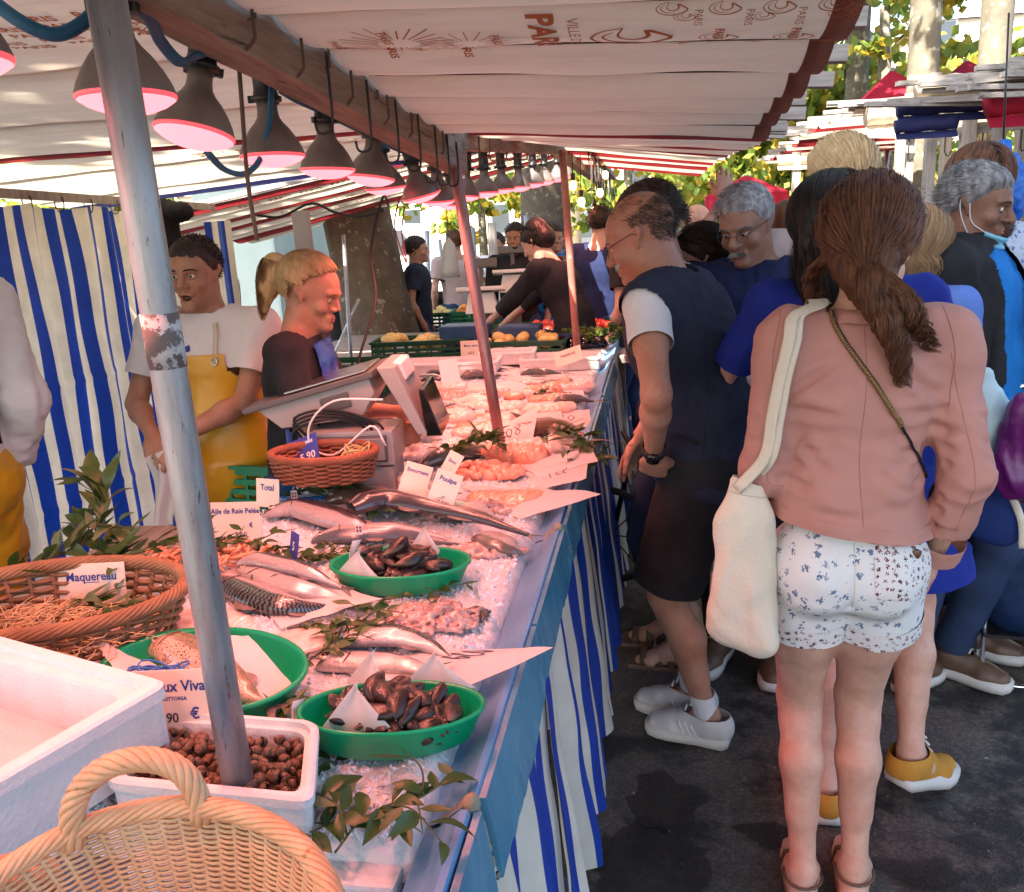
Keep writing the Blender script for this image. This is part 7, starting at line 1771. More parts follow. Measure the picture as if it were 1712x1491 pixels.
# opposite stall: posts, canopies, bundles of slats and rolled canvas
def slatbundle(c,n,L_,label,seed,spreadz=0.07,ang=0.0,wd=0.035):
 r = random.Random(seed); root = empty('slat_bundle',c,ang,label=label,cat='slat bundle',group='bundles of canopy slats on the opposite stalls')
 for i in range(n):
  z = spreadz*(i/n-0.3)+r.uniform(-.01,.01); o = r.uniform(-0.12,0.12)*L_; mb = MB(); mb.bar((o,r.uniform(-.12,.12),z+0.02*r.random()),(o+L_*r.uniform(.75,1.05),r.uniform(-.12,.12),z+r.uniform(-.03,.03)),wd,0.022); mb.build('slat',M['woodx'],root)
 return root
def roll(a,b,r,m,label,name='rolled_canvas'):
 a,b = V(a),V(b); root = empty(name,a,label=label,cat='rolled canvas',group='rolled canvases on the opposite stalls'); mb = MB(); d = b-a; n = 10
 mb.tube([d*(i/n)+V((0,0,0.006*nz(i*0.9,a.y))) for i in range(n+1)],[r*(1+0.08*nz(i*1.7,a.x)) for i in range(n+1)],14); mb.build('roll',M[m],root)
 mb = MB(); s = d.cross(V((0,0,1))).normalized(); mb.add([V((0,0,-r)),d+V((0,0,-r)),d+s*r*1.2-V((0,0,r*2.2)),s*r*1.2-V((0,0,r*2.0))],[(0,1,2,3)]); mb.build('loose_edge',M[m],root); return root
Y1 = 4.6
q = AY(1480,190,Y1); q2 = AY(1720,168,Y1)
slatbundle(AY(1478,183,Y1),5,1.15,'slats of grey wood over the navy canvas, nearest on the right',1,0.05)
slatbundle(AY(1535,150,Y1+0.2),6,1.0,'weathered slats crossing the white rolled canvas',2,0.09)
slatbundle(AY(1630,150,Y1-0.3),9,0.8,'pile of short grey slats at the right edge',3,0.12)
slatbundle(AY(1655,125,Y1-0.3),6,0.8,'upper pile of slats at the right edge',4,0.08)
slatbundle(AY(1400,182,7.0),6,0.8,'smaller far bundle of slats left of the navy canvas',5,0.08)
roll(AY(1500,182,Y1+0.03),AY(1660,172,Y1+0.03),0.035,'canvas_navy','navy canvas folded over the slats')
roll(AY(1497,212,Y1-0.02),AY(1600,204,Y1-0.02),0.032,'canvas_navy','lower navy canvas with a white edge')
roll(AY(1532,145,Y1+0.3),AY(1660,140,Y1+0.3),0.055,'canvas','white rolled canvas over the opposite stall')
roll(AY(1448,190,7.0),AY(1500,186,7.0),0.09,'canvas','small white roll beside the far slats')
roll(AY(1650,178,Y1-0.2),AY(1720,170,Y1-0.2),0.05,'umb_red','pinkish red folded canvas at the right edge')
roll(AY(1300,268,9.5),AY(1400,262,9.5),0.05,'canvas','long white roll over the far right stalls')
bayO = dict(x0=3.6,x1=1.70,ys=[4.9,5.3,5.7,6.1,6.5],z00=2.22,z10=2.20,z01=2.30,z11=2.3,sag=0.02,mats=['canvas','canvas','canvas','canvas'],stick=0.1,nx=8)
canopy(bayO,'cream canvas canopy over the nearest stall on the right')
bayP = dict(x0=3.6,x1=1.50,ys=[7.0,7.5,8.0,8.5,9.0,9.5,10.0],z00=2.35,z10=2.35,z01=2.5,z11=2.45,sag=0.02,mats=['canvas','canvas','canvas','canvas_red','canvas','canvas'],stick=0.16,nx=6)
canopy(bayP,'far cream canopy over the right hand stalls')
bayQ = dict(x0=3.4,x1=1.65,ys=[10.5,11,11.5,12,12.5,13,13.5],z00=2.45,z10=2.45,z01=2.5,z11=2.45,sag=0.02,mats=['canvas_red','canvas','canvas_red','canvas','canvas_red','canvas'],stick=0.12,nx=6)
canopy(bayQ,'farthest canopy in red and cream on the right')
for i,(px,y,w_) in enumerate(((1550,4.9,0.05),(1612,5.3,0.06),(1500,5.8,0.05),(1660,5.0,0.05),(1515,7.2,0.06),(1575,6.6,0.06),(1330,9.5,0.08),(1440,8.4,0.07),(1390,10.5,0.08),(1700,5.6,0.06))):
 p = AY(px,330,y); root = empty('stall_post',(p.x,p.y,0),label=['squared wooden post under the navy canvas','leaning dark wooden post of the right stall','thin wooden post left of the navy canvas','wooden post beside the blue bag','post at the back of the near right stall','weathered post between the hooks','far post by the red umbrella','post behind the tall blond head','far slim post in the middle of the right stalls','post at the extreme right edge'][i],cat='post',group='wooden posts of the opposite stalls')
 mb = MB(); mb.bar((0,0,0),(0.03*nz(i),0,2.25),w_,w_,(0,1,0)); mb.build('timber',M['woodz'],root)
rr = random.Random(77)
hk = empty('hook_rail',AY(1500,235,5.2),label='rail with hanging iron hooks under the cream canopy on the right',cat='rail')
mb = MB(); mb.bar((0.1,0.22,0.04),(1.6,-0.2,0.04),0.03,0.04); mb.build('rail',M['woodx'],hk)
for i in range(16):
 x = 0.12+i*0.09; mb = MB(); yy = 0.5-(x+0.9)*0.28; mb.tube(sampcurve([V((x,yy,0.03)),V((x,yy,-0.05-0.05*rr.random())),V((x+0.02,yy,-0.09)),V((x+0.035,yy,-0.06))],7),0.004,5); mb.build('hook',M['blackrubber'],hk)
S = SDF(); p = AY(1685,320,3.6); S.ell((0,0,0),(0.07,0.05,0.12),0.03); S.cap((0,0,0.08),(-0.03,0,0.17),0.02,0.012,0.03); P,Q = S.mesh(0.008); P = folds(P,Q,0.02,22,4)
tag(link('blue_plastic_bag',me_from(P,Q,'blue_plastic_bag',M['sky_blue_bag']),None,p),'bright blue plastic bag hanging behind the grey haired man','plastic bag')
mb = MB(); mb.tube([p+V((-0.03,0,0.16)),V((p.x-0.05,p.y,2.25))],0.004,5); tag(mb.build('bag_string',M['black']),'string from which the blue plastic bag hangs','string')
# counter of the opposite stall with oranges
oc = empty('fruit_stall',(2.1,4.6,0),label='fruit table of the opposite stall at the right edge',cat='stall'); mb = MB(); mb.box((0,0,0.9),(1.4,1.6,0.04)); mb.box((-0.66,0,0.45),(0.04,1.6,0.86)); mb.build('table',M['woodx'],oc)
crate(AY(1690,425,4.0)+V((0.15,0,-0.1)),0.1,0.5,0.35,0.14,'dkgreen','crate of oranges at the right edge behind the plaid shirt')
heap(AY(1690,405,4.0)+V((0.15,0,-0.03)),24,0.2,0.14,0.036,'orange','orange','orange in the crate at the right edge','orange','oranges in the crate at the right edge',3,elong=1.0)
# truck, trolley and clutter behind the fishmongers
tk = empty('parked_truck',AY(400,470,8.6),label='pale green side of a parked truck behind the stall',cat='truck'); tk.location.z = 0
p0_,p1_ = AY(338,470,8.6)-V(tk.location),AY(466,470,8.6)-V(tk.location)
mb = MB(); mb.box(((p0_.x+p1_.x)/2,0.9,1.35),((p1_.x-p0_.x),1.8,1.9)); mb.build('box_body',M['truck'],tk,bevel=0.03)
mb = MB(); mb.box(((p0_.x+p1_.x)/2,0.0,0.36),((p1_.x-p0_.x)+0.02,0.08,0.12)); mb.build('sill',M['steel'],tk)
for sx in (0.25,0.8):
 mb = MB(); cx = p0_.x+(p1_.x-p0_.x)*sx; mb.tube([(cx,0.02,0.3),(cx,0.26,0.3)],0.3,20); mb.build('wheel',M['blackrubber'],tk)
tr = empty('hand_trolley',AY(378,560,4.6),label='grey tubular hand trolley standing behind the fishmongers',cat='trolley')
tt = V(tr.location); hb = [AY(355,560,4.6)-tt,AY(350,480,4.6)-tt,AY(360,467,4.6)-tt,AY(390,467,4.6)-tt,AY(398,478,4.6)-tt,AY(405,560,4.6)-tt]
hb = [hb[0]-V((0,0,0.9))]+hb+[hb[-1]-V((0,0,0.9))]
mb = MB(); mb.tube(sampcurve(hb,40),0.012,8); mb.build('handle',M['galv'],tr)
for yy in (503,560): mb = MB(); mb.tube([AY(353,yy,4.6)-tt,AY(401,yy,4.6)-tt],0.010,8); mb.build('crossbar',M['galv'],tr)
for sx in (0,1):
 mb = MB(); w_ = (hb[0] if sx == 0 else hb[-1]); w_ = V((w_.x,w_.y,0.12-tt.z)); mb.tube([w_-V((0.02,0,0)),w_+V((0.02,0,0))],0.12,16); mb.build('wheel',M['blackrubber'],tr)
gpst = empty('steel_upright',AY(505,480,4.4),label='wide grey metal upright behind the blonde woman',cat='upright'); g0 = V(gpst.location); mb = MB(); mb.bar(AY(502,352,4.4)-g0,AY(535,640,4.4)-g0,0.085,0.05,(0,1,0)); mb.build('box_section',M['grey_plastic'],gpst)
for i,(px0,py0,px1,py1,y,r_) in enumerate(((574,392,586,588,5.2,0.013),(735,400,745,480,9,0.02),(822,372,826,470,8.5,0.045),(790,380,795,460,10,0.03),(714,385,716,455,11,0.03),(880,360,885,450,9.5,0.03),(600,500,560,590,5.6,0.012))):
 a_,b_ = AY(px0,py0,y),AY(px1,py1,y); b_ = a_+(b_-a_)*(a_.z/(a_.z-b_.z)) if i != 6 else b_
 root = empty('far_pole',b_,label=['thin steel pole in front of the thick trunk','slanting far pole beside the trunk','wooden post left of the bearded vendor','pale far pole by the hanging scoops','distant thin pole past the trunk','far pole behind the bearded vendor','leaning thin rod at the foot of the trunk'][i],cat='pole',group='thin poles beyond the fish stall'); mb = MB(); mb.tube([V((0,0,0)),a_-b_],r_,10); mb.build('tube',M['woodz' if i in (2,) else 'galv'],root)
# green crates and litter behind the counter at the blonde's feet
for i,(px,py,z,rz,w_,m) in enumerate(((432,740,0.70,0.3,0.34,'greencrate'),(430,790,0.62,-0.2,0.36,'greencrate'),(425,775,0.75,0.5,0.26,'greencrate'),(415,640,0.80,0.1,0.4,'greencrate'),(408,595,0.9,0.0,0.5,'dkgreen'),(560,622,0.72,0.0,0.7,'dkgreen'))):
 c = AY(px,py,[3.0,2.6,2.75,3.8,4.3,4.6][i]); crate(c-V((0,0,0.1)),rz,w_,w_*0.6,0.15,m,['bright green crate leaning behind the red basket','lowest green crate behind the counter','tilted green crate between counter and fishmonger','green crate beside the man in the yellow apron','dark green crate below the truck','long dark green crate behind the scale'][i],'green crates behind the counter')
 mb = MB(); mb.box(c-V((0,0,0.1+(c.z-0.1)/2)),(w_*0.9,w_*0.5,c.z-0.102)); tag(mb.build('crate_stack',M['woodz']),['wooden stand under the leaning green crate','wooden stand under the lowest green crate','wooden stand under the tilted green crate','wooden stand beside the yellow apron','wooden stand below the truck','long wooden stand behind the scale'][i],'stand','wooden stands behind the counter')
# vegetable stall
vs_ = empty('vegetable_table',(-1.3,5.9,0),label='vegetable table past the green squash crates',cat='table'); mb = MB(); mb.box((0,0,0.80),(2.4,1.7,0.04)); mb.build('top',M['woodx'],vs_)
for sx in (-1.1,1.1):
 for sy in (-.75,.75): mb = MB(); mb.box((sx,sy,0.39),(0.05,0.05,0.78)); mb.build('leg',M['woodz'],vs_)
heap((-0.75,5.5,0.86),70,0.45,0.35,0.045,'auber','aubergine','dark aubergine on the vegetable table','aubergine','aubergines on the vegetable table',5,elong=2.0)
heap((-0.55,5.85,0.90),60,0.3,0.2,0.035,'tomato','tomato','tomato behind the aubergines','tomato','tomatoes behind the aubergines',6,elong=1.0)
crate((-0.5,5.75,0.82),0.0,0.9,0.6,0.12,'dkgreen','dark crate under the tomatoes on the vegetable table')
link_ = crown_mesh('herbs',[(0,0,0.03,0.22,0.12,0.05)],900,0.03,3,[M['leaf'],M['treeleaf']]); tag(link('herb_heap',link_,None,(-0.35,5.15,0.93)),'green herbs heaped beside the third pole','herbs')
link_ = crown_mesh('flowers',[(0,0,0.05,0.12,0.1,0.1)],500,0.05,4,[M['leaf'],mat('orange_petals',(0.75,0.25,0.04),(0.8,0.5,0.3),scale=6,rough=0.6)]); tag(link('flower_bunch',link_,None,AY(912,470,6.2)),'orange and white flower bunch in front of the woman in black','flowers')
def veg_scale(px,py,y,s,label):
 c = AY(px,py,y); root = empty('shop_scale',c,0.15,label=label,cat='scale',group='white scales on the vegetable stall'); mb = MB(); mb.box(V((0,0,-0.08))*s,V((0.26,0.26,0.16))*s,taper=0.75); mb.build('base',M['white'],root,bevel=0.01); mb = MB(); mb.box(V((0,0,0.02))*s,V((0.38,0.32,0.03))*s,rotm(x=R(-6))); mb.build('plate',M['white'],root,bevel=0.006)
 mb = MB(); mb.bar(V((0,0.12,0.0))*s,V((0,0.12,0.20))*s,0.03,0.03,(0,1,0)); mb.build('column',M['dark_grey'],root); mb = MB(); mb.box(V((0,0.12,0.22))*s,V((0.26,0.05,0.07))*s,rotm(x=R(-15))); mb.build('display',M['dark_grey'],root,bevel=0.004)
 mb = MB(); mb.bar(V((0,0,-0.16*s)),V((0,0,0.83-c.z)),0.1,0.1,(0,1,0)); mb.build('stand',M['dark_grey'],root)
veg_scale(805,488,6.3,0.95,'white scale on the vegetable stall, nearer one'); veg_scale(858,458,6.7,0.85,'white scale in front of the bearded vendor')
bb = empty('blue_crate_stack',(-1.2,5.3,0.82),label='dark blue plastic crates below the white scales',cat='crate'); mb = MB(); mb.box((0,0,0.10),(0.30,0.22,0.20)); mb.build('crate',mat('blue_grey_crate',(0.02,0.06,0.14),(0.03,0.08,0.18),scale=8,rough=0.5),bb,bevel=0.01); mb = MB(); mb.box((0.36,0.03,0.09),(0.26,0.22,0.18)); mb.build('second_crate',mat('blue_grey_crate',(0,0,0)),bb,bevel=0.01)
for i,(px,y,z,w_,m) in enumerate(((650,7.6,0.75,0.6,'greencrate'),(735,8.0,0.72,0.6,'dkgreen'),(800,7.8,0.74,0.55,'greencrate'),(870,8.0,0.76,0.6,'dkgreen'),(920,7.7,0.74,0.6,'greencrate'))):
 c = AY(px,440,y); c.z = z; crate(c,0.05*i,w_,0.4,0.16,m,['bright green crate on the far trestle, left end','dark green crate on the far trestle behind the hanging bags','green crate on the far trestle, in its middle','dark crate on the far trestle below the bearded vendor','green crate at the right end of the far trestle'][i],'crates on the far trestle'); heap(c+V((0,0,0.13)),14,0.22,0.14,0.045,('tomato','squash','orange','squash','tomato')[i],('tomato','yellow_squash','orange','yellow_squash','tomato')[i],['tomato in the left end crate of the far trestle','yellow squash in the far crate behind the hanging bags','orange in the middle crate of the far trestle','squash in the far crate below the bearded vendor','ripe tomato in the right end crate of the far trestle'][i],'produce','produce in the '+('left end','second','middle','fourth','right end')[i]+' crate of the far trestle',60+i,elong=1.1)
ft = empty('far_trestle',AY(790,440,7.9),label='long wooden trestle of crates beyond the vegetable table',cat='table'); ft.location.z = 0; mb = MB(); mb.box((0,0,0.68),(3.0,0.7,0.04)); mb.box((-1.4,0,0.33),(0.05,0.6,0.66)); mb.box((1.4,0,0.33),(0.05,0.6,0.66)); mb.build('board',M['woodx'],ft)
# hanging metal scoops by the far lamps, warm bulbs
rr = random.Random(6)
hr = empty('hanging_tools',(BX+0.25,5.2,1.98),label='row of blades and ties hanging from the far awning edge',cat='hanging tools')
for i in range(30):
 y = 0.0+i*0.11; x = 0.0+0.0*i+rr.uniform(-.02,.02); L_ = rr.uniform(0.08,0.26); mb = MB(); mb.tube([V((x,y,0.05)),V((x+0.004,y,-L_*0.5)),V((x+rr.uniform(-.02,.02),y,-L_))],[0.006,0.010 if i % 3 else 0.016,0.004],6,flat=0.35); mb.build('blade',M['steel' if i % 3 == 0 else 'blackrubber'],hr)
mb = MB(); mb.bar((0,-0.1,0.06),(0,3.4,0.08),0.04,0.04); mb.build('rail',M['wood'],hr)
for i,(px,py,y) in enumerate(((972,337,5.5),(1003,322,5.9),(994,352,6.2),(1012,292,6.4),(958,310,5.2))):
 c = AY(px,py,y); root = empty('warm_bulb',c,label=['warm bulb lowest beside the third pole','warm bulb next to the hanging blades','warm bulb just left of the bald man\'s head','warm bulb high behind the blades','dim warm bulb touching the third pole'][i],cat='bulb',group='warm bulbs beyond the third pole'); mb = MB(); mb.ell((0,0,0),(0.022,0.022,0.03),12,8); mb.build('glass',M['warmbulb'],root); mb = MB(); mb.tube([(0,0,0.025),(0,0,0.07)],0.014,8); mb.tube([(0,0,0.07),(0,0,0.4)],0.003,4); mb.build('socket',M['black'],root)
mb = MB(); mb.lathe([(0.002,0.16),(0.05,0.1),(0.07,-0.1),(0.075,-0.16),(0.0,-0.15)],14); p = AY(752,430,6.8); tag(mb.build('hanging_bag_roll',M['plasticbag'],None,p),'clear plastic bags hanging above the vegetable stall','plastic bags')
mb = MB(); mb.tube([p+V((0,0,0.15)),V((p.x,p.y,2.05))],0.004,5); tag(mb.build('bag_string',M['rope']),'cord holding the clear plastic bags','cord')
# white vans seen bright beyond the vegetable stall
for i,(px,y,wd) in enumerate(((650,21,3.8),)):
 p = AY(px,440,y); root = empty('parked_van',(p.x,p.y,0),0.05*i,label=['white van parked in the sun beyond the vegetable stall','white van half hidden by the thick trunk','white van behind the bearded vendor'][i],cat='van',group='white vans in the sun')
 prism(root,'body','white',[(-wd/2,0.35),(wd/2,0.35),(wd/2,1.1),(wd/2-0.7,1.25),(wd/2-1.2,2.0),(-wd/2,2.05)],-0.9,0.9,bev=0.06); prism(root,'side_window','window',[(wd/2-1.6,1.25),(wd/2-0.85,1.25),(wd/2-1.25,1.85),(wd/2-1.6,1.85)],-0.915,0.915,bev=0.01)
 for sx in (-wd/2+0.8,wd/2-0.8): mb = MB(); mb.tube([(sx,-0.93,0.34),(sx,0.93,0.34)],0.34,20); mb.build('wheel',M['blackrubber'],root)
# green crates etc right of black-clad woman
# ================================================================ PEOPLE
from mathutils.bvhtree import BVHTree
def bvh(o): me = o.data; return BVHTree.FromPolygons([v.co for v in me.vertices],[p.vertices for p in me.polygons])
def surfline(o,pts,d,off=0.002):
 """project local points along direction d on the object's surface"""
 t = bvh(o); out = []; d = V(d).normalized()
 for p in pts:
  h = t.ray_cast(V(p)-d*1.0,d)
  if h[0] is not None: out.append(h[0]+h[1]*(off if h[1].dot(d) < 0 else -off))
 return out
def seam(o,pts,d,r,m,name,parent,n=30,off=0.0):
 q = surfline(o,sampcurve(pts,n),d,off)
 if len(q) < 3: return None
 mb = MB(); mb.tube(q,r,6); return mb.build(name,m,parent)
def rib(o,pts,d,wd,m,name,parent,n=30,off=0.002,th=0.3):
 q = surfline(o,sampcurve(pts,n),d,off)
 if len(q) < 3: return None
 mb = MB(); mb.tube(q,wd/2,8,flat=th,flataxis=d); return mb.build(name,m,parent)
# patterned cloth
def floral(name,base,c1,c2,sc,thr=0.34):
 m = mat(name,base,rough=0.85,bump=0.3,bscale=25,spec=0.2); N,L,b = nodes_of(m); tc = N.new('ShaderNodeTexCoord')
 v = N.new('ShaderNodeTexVoronoi'); v.inputs['Scale'].default_value = sc; v.inputs['Randomness'].default_value = 0.85; L.new(tc.outputs['Object'],v.inputs['Vector'])
 no = N.new('ShaderNodeTexNoise'); no.inputs['Scale'].default_value = sc*4.5; no.inputs['Detail'].default_value = 1; L.new(tc.outputs['Object'],no.inputs['Vector'])
 dd = math_node(N,L,'ADD',v.outputs['Distance'],math_node(N,L,'MULTIPLY',math_node(N,L,'SUBTRACT',no.outputs[0],0.5),1.15))
 k = math_node(N,L,'LESS_THAN',dd,thr); sp = N.new('ShaderNodeSeparateXYZ'); L.new(v.outputs['Color'],sp.inputs[0])
 cc = mixcol(N,L,math_node(N,L,'GREATER_THAN',sp.outputs[0],0.55),c1,c2); L.new(mixcol(N,L,k,base,cc),b.inputs['Base Color']); return m
M['floral'] = floral('floral_print_cloth',(0.72,0.73,0.71),(0.14,0.20,0.30),(0.30,0.35,0.42),42,0.23)
M['floral2'] = floral('small_floral_print',(0.72,0.71,0.69),(0.10,0.03,0.05),(0.20,0.08,0.10),78,0.30)
M['bluepattern'] = floral('blue_swirl_cloth',(0.55,0.62,0.72),(0.08,0.12,0.32),(0.12,0.18,0.42),50,0.30)
def plaidmat():
 m = mat('plaid_cloth',(0.04,0.10,0.26),rough=0.85); N,L,b = nodes_of(m); tc = N.new('ShaderNodeTexCoord'); sp = N.new('ShaderNodeSeparateXYZ'); L.new(tc.outputs['Object'],sp.inputs[0]); acc = None
 def band(o,per,duty): return math_node(N,L,'LESS_THAN',math_node(N,L,'FRACT',math_node(N,L,'DIVIDE',o,per)),duty)
 xy = math_node(N,L,'ADD',sp.outputs[0],math_node(N,L,'MULTIPLY',sp.outputs[1],0.6))
 c = mixcol(N,L,math_node(N,L,'MULTIPLY',band(xy,0.042,0.35),0.8),(0.03,0.07,0.20),(0.12,0.26,0.50)); c = mixcol(N,L,math_node(N,L,'MULTIPLY',band(sp.outputs[2],0.042,0.35),0.6),c,(0.16,0.30,0.55))
 c = mixcol(N,L,math_node(N,L,'MULTIPLY',band(math_node(N,L,'ADD',xy,0.022),0.042,0.10),0.8),c,(0.65,0.7,0.75)); c = mixcol(N,L,math_node(N,L,'MULTIPLY',band(math_node(N,L,'ADD',sp.outputs[2],0.022),0.042,0.10),0.8),c,(0.65,0.7,0.75))
 L.new(c,b.inputs['Base Color']); return m
M['plaid'] = plaidmat()
def glasses(P,rim='dark',half=False):
 mb = MB(); H = P.H
 for sx in (-1,1):
  pts = [H((sx*0.032+0.020*math.cos(a),0.108-0.004*abs(math.cos(a)),-0.006+0.015*math.sin(a))) for a in np.linspace(0,2*PI,20)[:-1]]
  mb.tube(pts,0.0011,5,closed=True)
  mb.tube([H((sx*0.052,0.104,0.002)),H((sx*0.072,0.05,0.006)),H((sx*0.080,0.0,0.008)),H((sx*0.080,-0.016,-0.006))],0.0014,5)
 mb.tube([H((-0.012,0.109,-0.002)),H((0,0.112,0.002)),H((0.012,0.109,-0.002))],0.0012,5)
 return mb.build('glasses',mat('glasses_frame',(0.08,0.07,0.07),rough=0.3,metal=0.6),P.root)
def collar(P,m,r=0.058,h=0.035,tilt=0.25,back=0.01,vox=0.006,name='collar',open_=0.5,thick=0.006):
 """a folded collar standing round the neck"""
 k = P.k; c = P.neck-P.up*0.045*k; mb = MB(); rt = P.rt; fw = P.fw; n = 40
 a0 = open_; vs = []; nv = 6
 for j in range(nv):
  t = j/(nv-1)
  for i in range(n):
   a = a0+(2*PI-2*a0)*i/(n-1)   # 0 = front
   d = fw*math.cos(a)+rt*math.sin(a)
   if t < 0.5: q = t*2; rr_ = r*k*(1.0-0.03*q); z = h*q
   else: q = (t-0.5)*2; rr_ = r*k*(1.0+0.34*q); z = h*(1-q*0.85)
   vs.append(c+d*rr_*(1.12 if abs(math.cos(a)) > .7 else 1.0)+P.up*(z+0.012-tilt*0.06*(1+math.cos(a))/2*1.6)+V((0,0,0.001*math.sin(i*1.7))))
 mb.add(vs,[(j*n+i,j*n+i+1,(j+1)*n+i+1,(j+1)*n+i) for j in range(nv-1) for i in range(n-1)])
 return mb.build(name,m,P.root)
def longlocks(P,m,n,seed,ends,ln=0.25,wave=0.012,w=0.0013,gather=None,zmin=0.0,r=0.012,fly=0.0,seg=16,freq=38,outw=1.0,part=0.0):
 """hair falling from the scalp: over the head's surface, then down"""
 def fn(i,rnd):
  p,d = P.scalp(rnd,zmin,0.05,r)
  pts = []; q = p.copy(); ph = rnd.uniform(0,6.28); sg = 1 if (q.x > part) else -1; L_ = ln*rnd.uniform(0.75,1.1); fl = rnd.random() < fly
  down = V((0.35*sg*outw,-0.25,-1.0)) if True else None
  st = L_/seg; e = V((0,-0.016,0.030)); rad = V((0.083+r+rnd.uniform(0,.010),0.102+r+rnd.uniform(0,.010),0.093+r))
  for j in range(seg):
   pts.append(q.copy()); v = down+V((0,0,0)); u = q-e; ql = V((u.x/rad.x,u.y/rad.y,u.z/rad.z))
   if q.z > -0.02:
    nrm = V((u.x/rad.x**2,u.y/rad.y**2,u.z/rad.z**2)).normalized(); v = v-nrm*v.dot(nrm)
    if v.length < 0.05: v = V((sg,-0.4,0))
    q = q+v.normalized()*st; u = q-e; ql = V((u.x/rad.x,u.y/rad.y,u.z/rad.z)).length; q = e+u/ql
   else:
    t = j/seg; q = q+V((ends[0]*0.02*sg+math.cos(ph+j*freq*st)*wave*0.5,-0.004+math.sin(ph*1.3+j*freq*st)*wave*0.5,-1.0)).normalized()*st+V((rnd.uniform(-1,1),rnd.uniform(-1,1),0))*(0.004 if fl else 0.0007)
  return [P.H(x) for x in pts]
 return P.strands(m,n,fn,w,seed=seed)
def gathered(P,m,n,seed,g,w=0.0011,r=0.008,mess=0.006,zmin=-0.06,ymax=0.06):
 """hair combed over the scalp towards the point g (head coordinates)"""
 g = V(g)
 def fn(i,rnd):
  p,d = P.scalp(rnd,zmin,ymax,r); e = V((0,-0.016,0.030)); rad = V((0.084+r,0.102+r,0.093+r)); pts = []; ph = rnd.uniform(0,6.28); am = rnd.uniform(0.3,1)*mess
  for j in range(11):
   t = j/10; q = p.lerp(g,t); u = q-e; ql = V((u.x/rad.x,u.y/rad.y,u.z/rad.z)).length+1e-6
   if ql < 1.0: q = e+u/ql*(1.0+0.0*t)
   q = q+u.normalized()*am*math.sin(ph+t*7)*math.sin(PI*t)+u.normalized()*0.004*rnd.random(); pts.append(P.H(q))
  return pts
 return P.strands(m,n,fn,w,seed=seed)
def tail(P,m,n,seed,g,path,rad,w=0.0012,curl=0.0,freq=20,name='ponytail',world=False):
 """a hanging bundle of hair along path (head coordinates)"""
 C = sampcurve([V(q) for q in path],18)
 def fn(i,rnd):
  a,q = rnd.uniform(0,6.28),math.sqrt(rnd.random()); ph = rnd.uniform(0,6.28) if curl else 0; L_ = rnd.uniform(0.7,1.0); pts = []; k = rnd.randint(0,3); fr = freq*(1+0.2*k)
  for j in range(16):
   t = j/15*L_; f = t*17; ii = min(int(f),16); p = C[ii].lerp(C[ii+1],f-ii); rr_ = rad*(0.35+1.2*math.sin(PI*min(1,t*0.9+0.08))**0.8)*(1-0.55*t)
   p = p+V((math.cos(a)*q*rr_,math.sin(a)*q*rr_,0))+V((math.sin(fr*t+k*1.7),math.cos(fr*t+k*1.7),0))*curl*t; pts.append(P.H(p))
  return pts
 return P.strands(m,n,fn,w,seed=seed,name=name)
def hairblob(P,m,prims,vox=0.007,amp=0.004,fs=60,name='hair',st=(1,1,0.2)):
 S = SDF()
 for (a,b,ra,rb) in prims: S.cap(P.H(a),P.H(b),ra*P.hs,rb*P.hs,0.02)
 Pp,Q = S.mesh(vox); Pp = folds(Pp,Q,amp,fs,3,st); return link(name,me_from(Pp,Q,name,m),P.root)
GR = 'market visitors in the alley'
# ---- 1 woman in the pink jacket (seen from behind)
p = Person('woman in a pink jacket and floral shorts seen from behind',GR,0.390,1.73,R(-3),h=1.655,female=True,skin='skin_fair',build=0.83,side=0.045,
           headyaw=R(-22),headpitch=R(4),headroll=R(-3),footL=(-0.060,0,0),footR=(0.058,0.03,0),toe=(-0.05,0.12),handL=(-0.11,0.22,1.02),handR=(0.185,0.06,0.845),poleL=(-0.30,-0.7,-0.8),poleR=(0.55,-1,0.0),shoulders=0.160)
PW = p
p.body(vox=0.008,hvox=0.0045,armvox=0.0055)
def exj(S):
 k = p.k
 for (sh,el,wr) in ((p.shL,p.elL,p.wrL),(p.shR,p.elR,p.wrR)):
  S.ell(sh.lerp(el,0.15),(0.058,0.062,0.07),0.03)
jk = p.top('jacket',M['pink'],vox=0.0062,off=0.0165,sleeve=(1.92,1.90),low=-0.04,amp=0.0075,fs=9,seed=11,neckcut=0.0,loose=0.024,hem=0.010,extra=exj,planes=[(V((0,0,0.945)),V((-0.14,0,-1)))],stretch=(1,1,0.55))
collar(p,M['pink'],r=0.064,h=0.034,tilt=0.0,name='collar',open_=0.4)
CR = []
for sx,sh,el,wr in ((-1,p.shL,p.elL,p.wrL),(1,p.shR,p.elR,p.wrR)):
 ap_ = V((sx*0.135,-0.07,1.22))
 CR += [(ap_,V((sx*0.04,-0.10,1.30)),0.010,0.008),(ap_+V((0,0,-.03)),V((sx*0.03,-0.10,1.19)),0.010,0.007),(ap_+V((0,0,-.08)),V((sx*0.05,-0.1,1.08)),0.011,0.007),(V((sx*0.15,-0.05,1.06)),V((sx*0.02,-0.10,1.03)),0.010,0.007),(V((sx*0.14,-0.06,1.11)),V((sx*0.05,-0.1,1.12)),0.009,0.006)]
 for t_,w_ in ((0.55,.010),(0.72,.010),(0.86,.009),(0.97,.008)): c_ = sh.lerp(el,t_)+V((0,-0.03,0)); CR.append((c_+V((-0.06*sx,0,0.03)),c_+V((0.06*sx,0,-0.02)),w_,0.008))
 for t_ in (0.1,0.25,0.42,0.6): c_ = el.lerp(wr,t_)+V((0,-0.02,0)); CR.append((c_+V((-0.05,0,-0.03)),c_+V((0.05,0,0.03)),0.008,0.007))
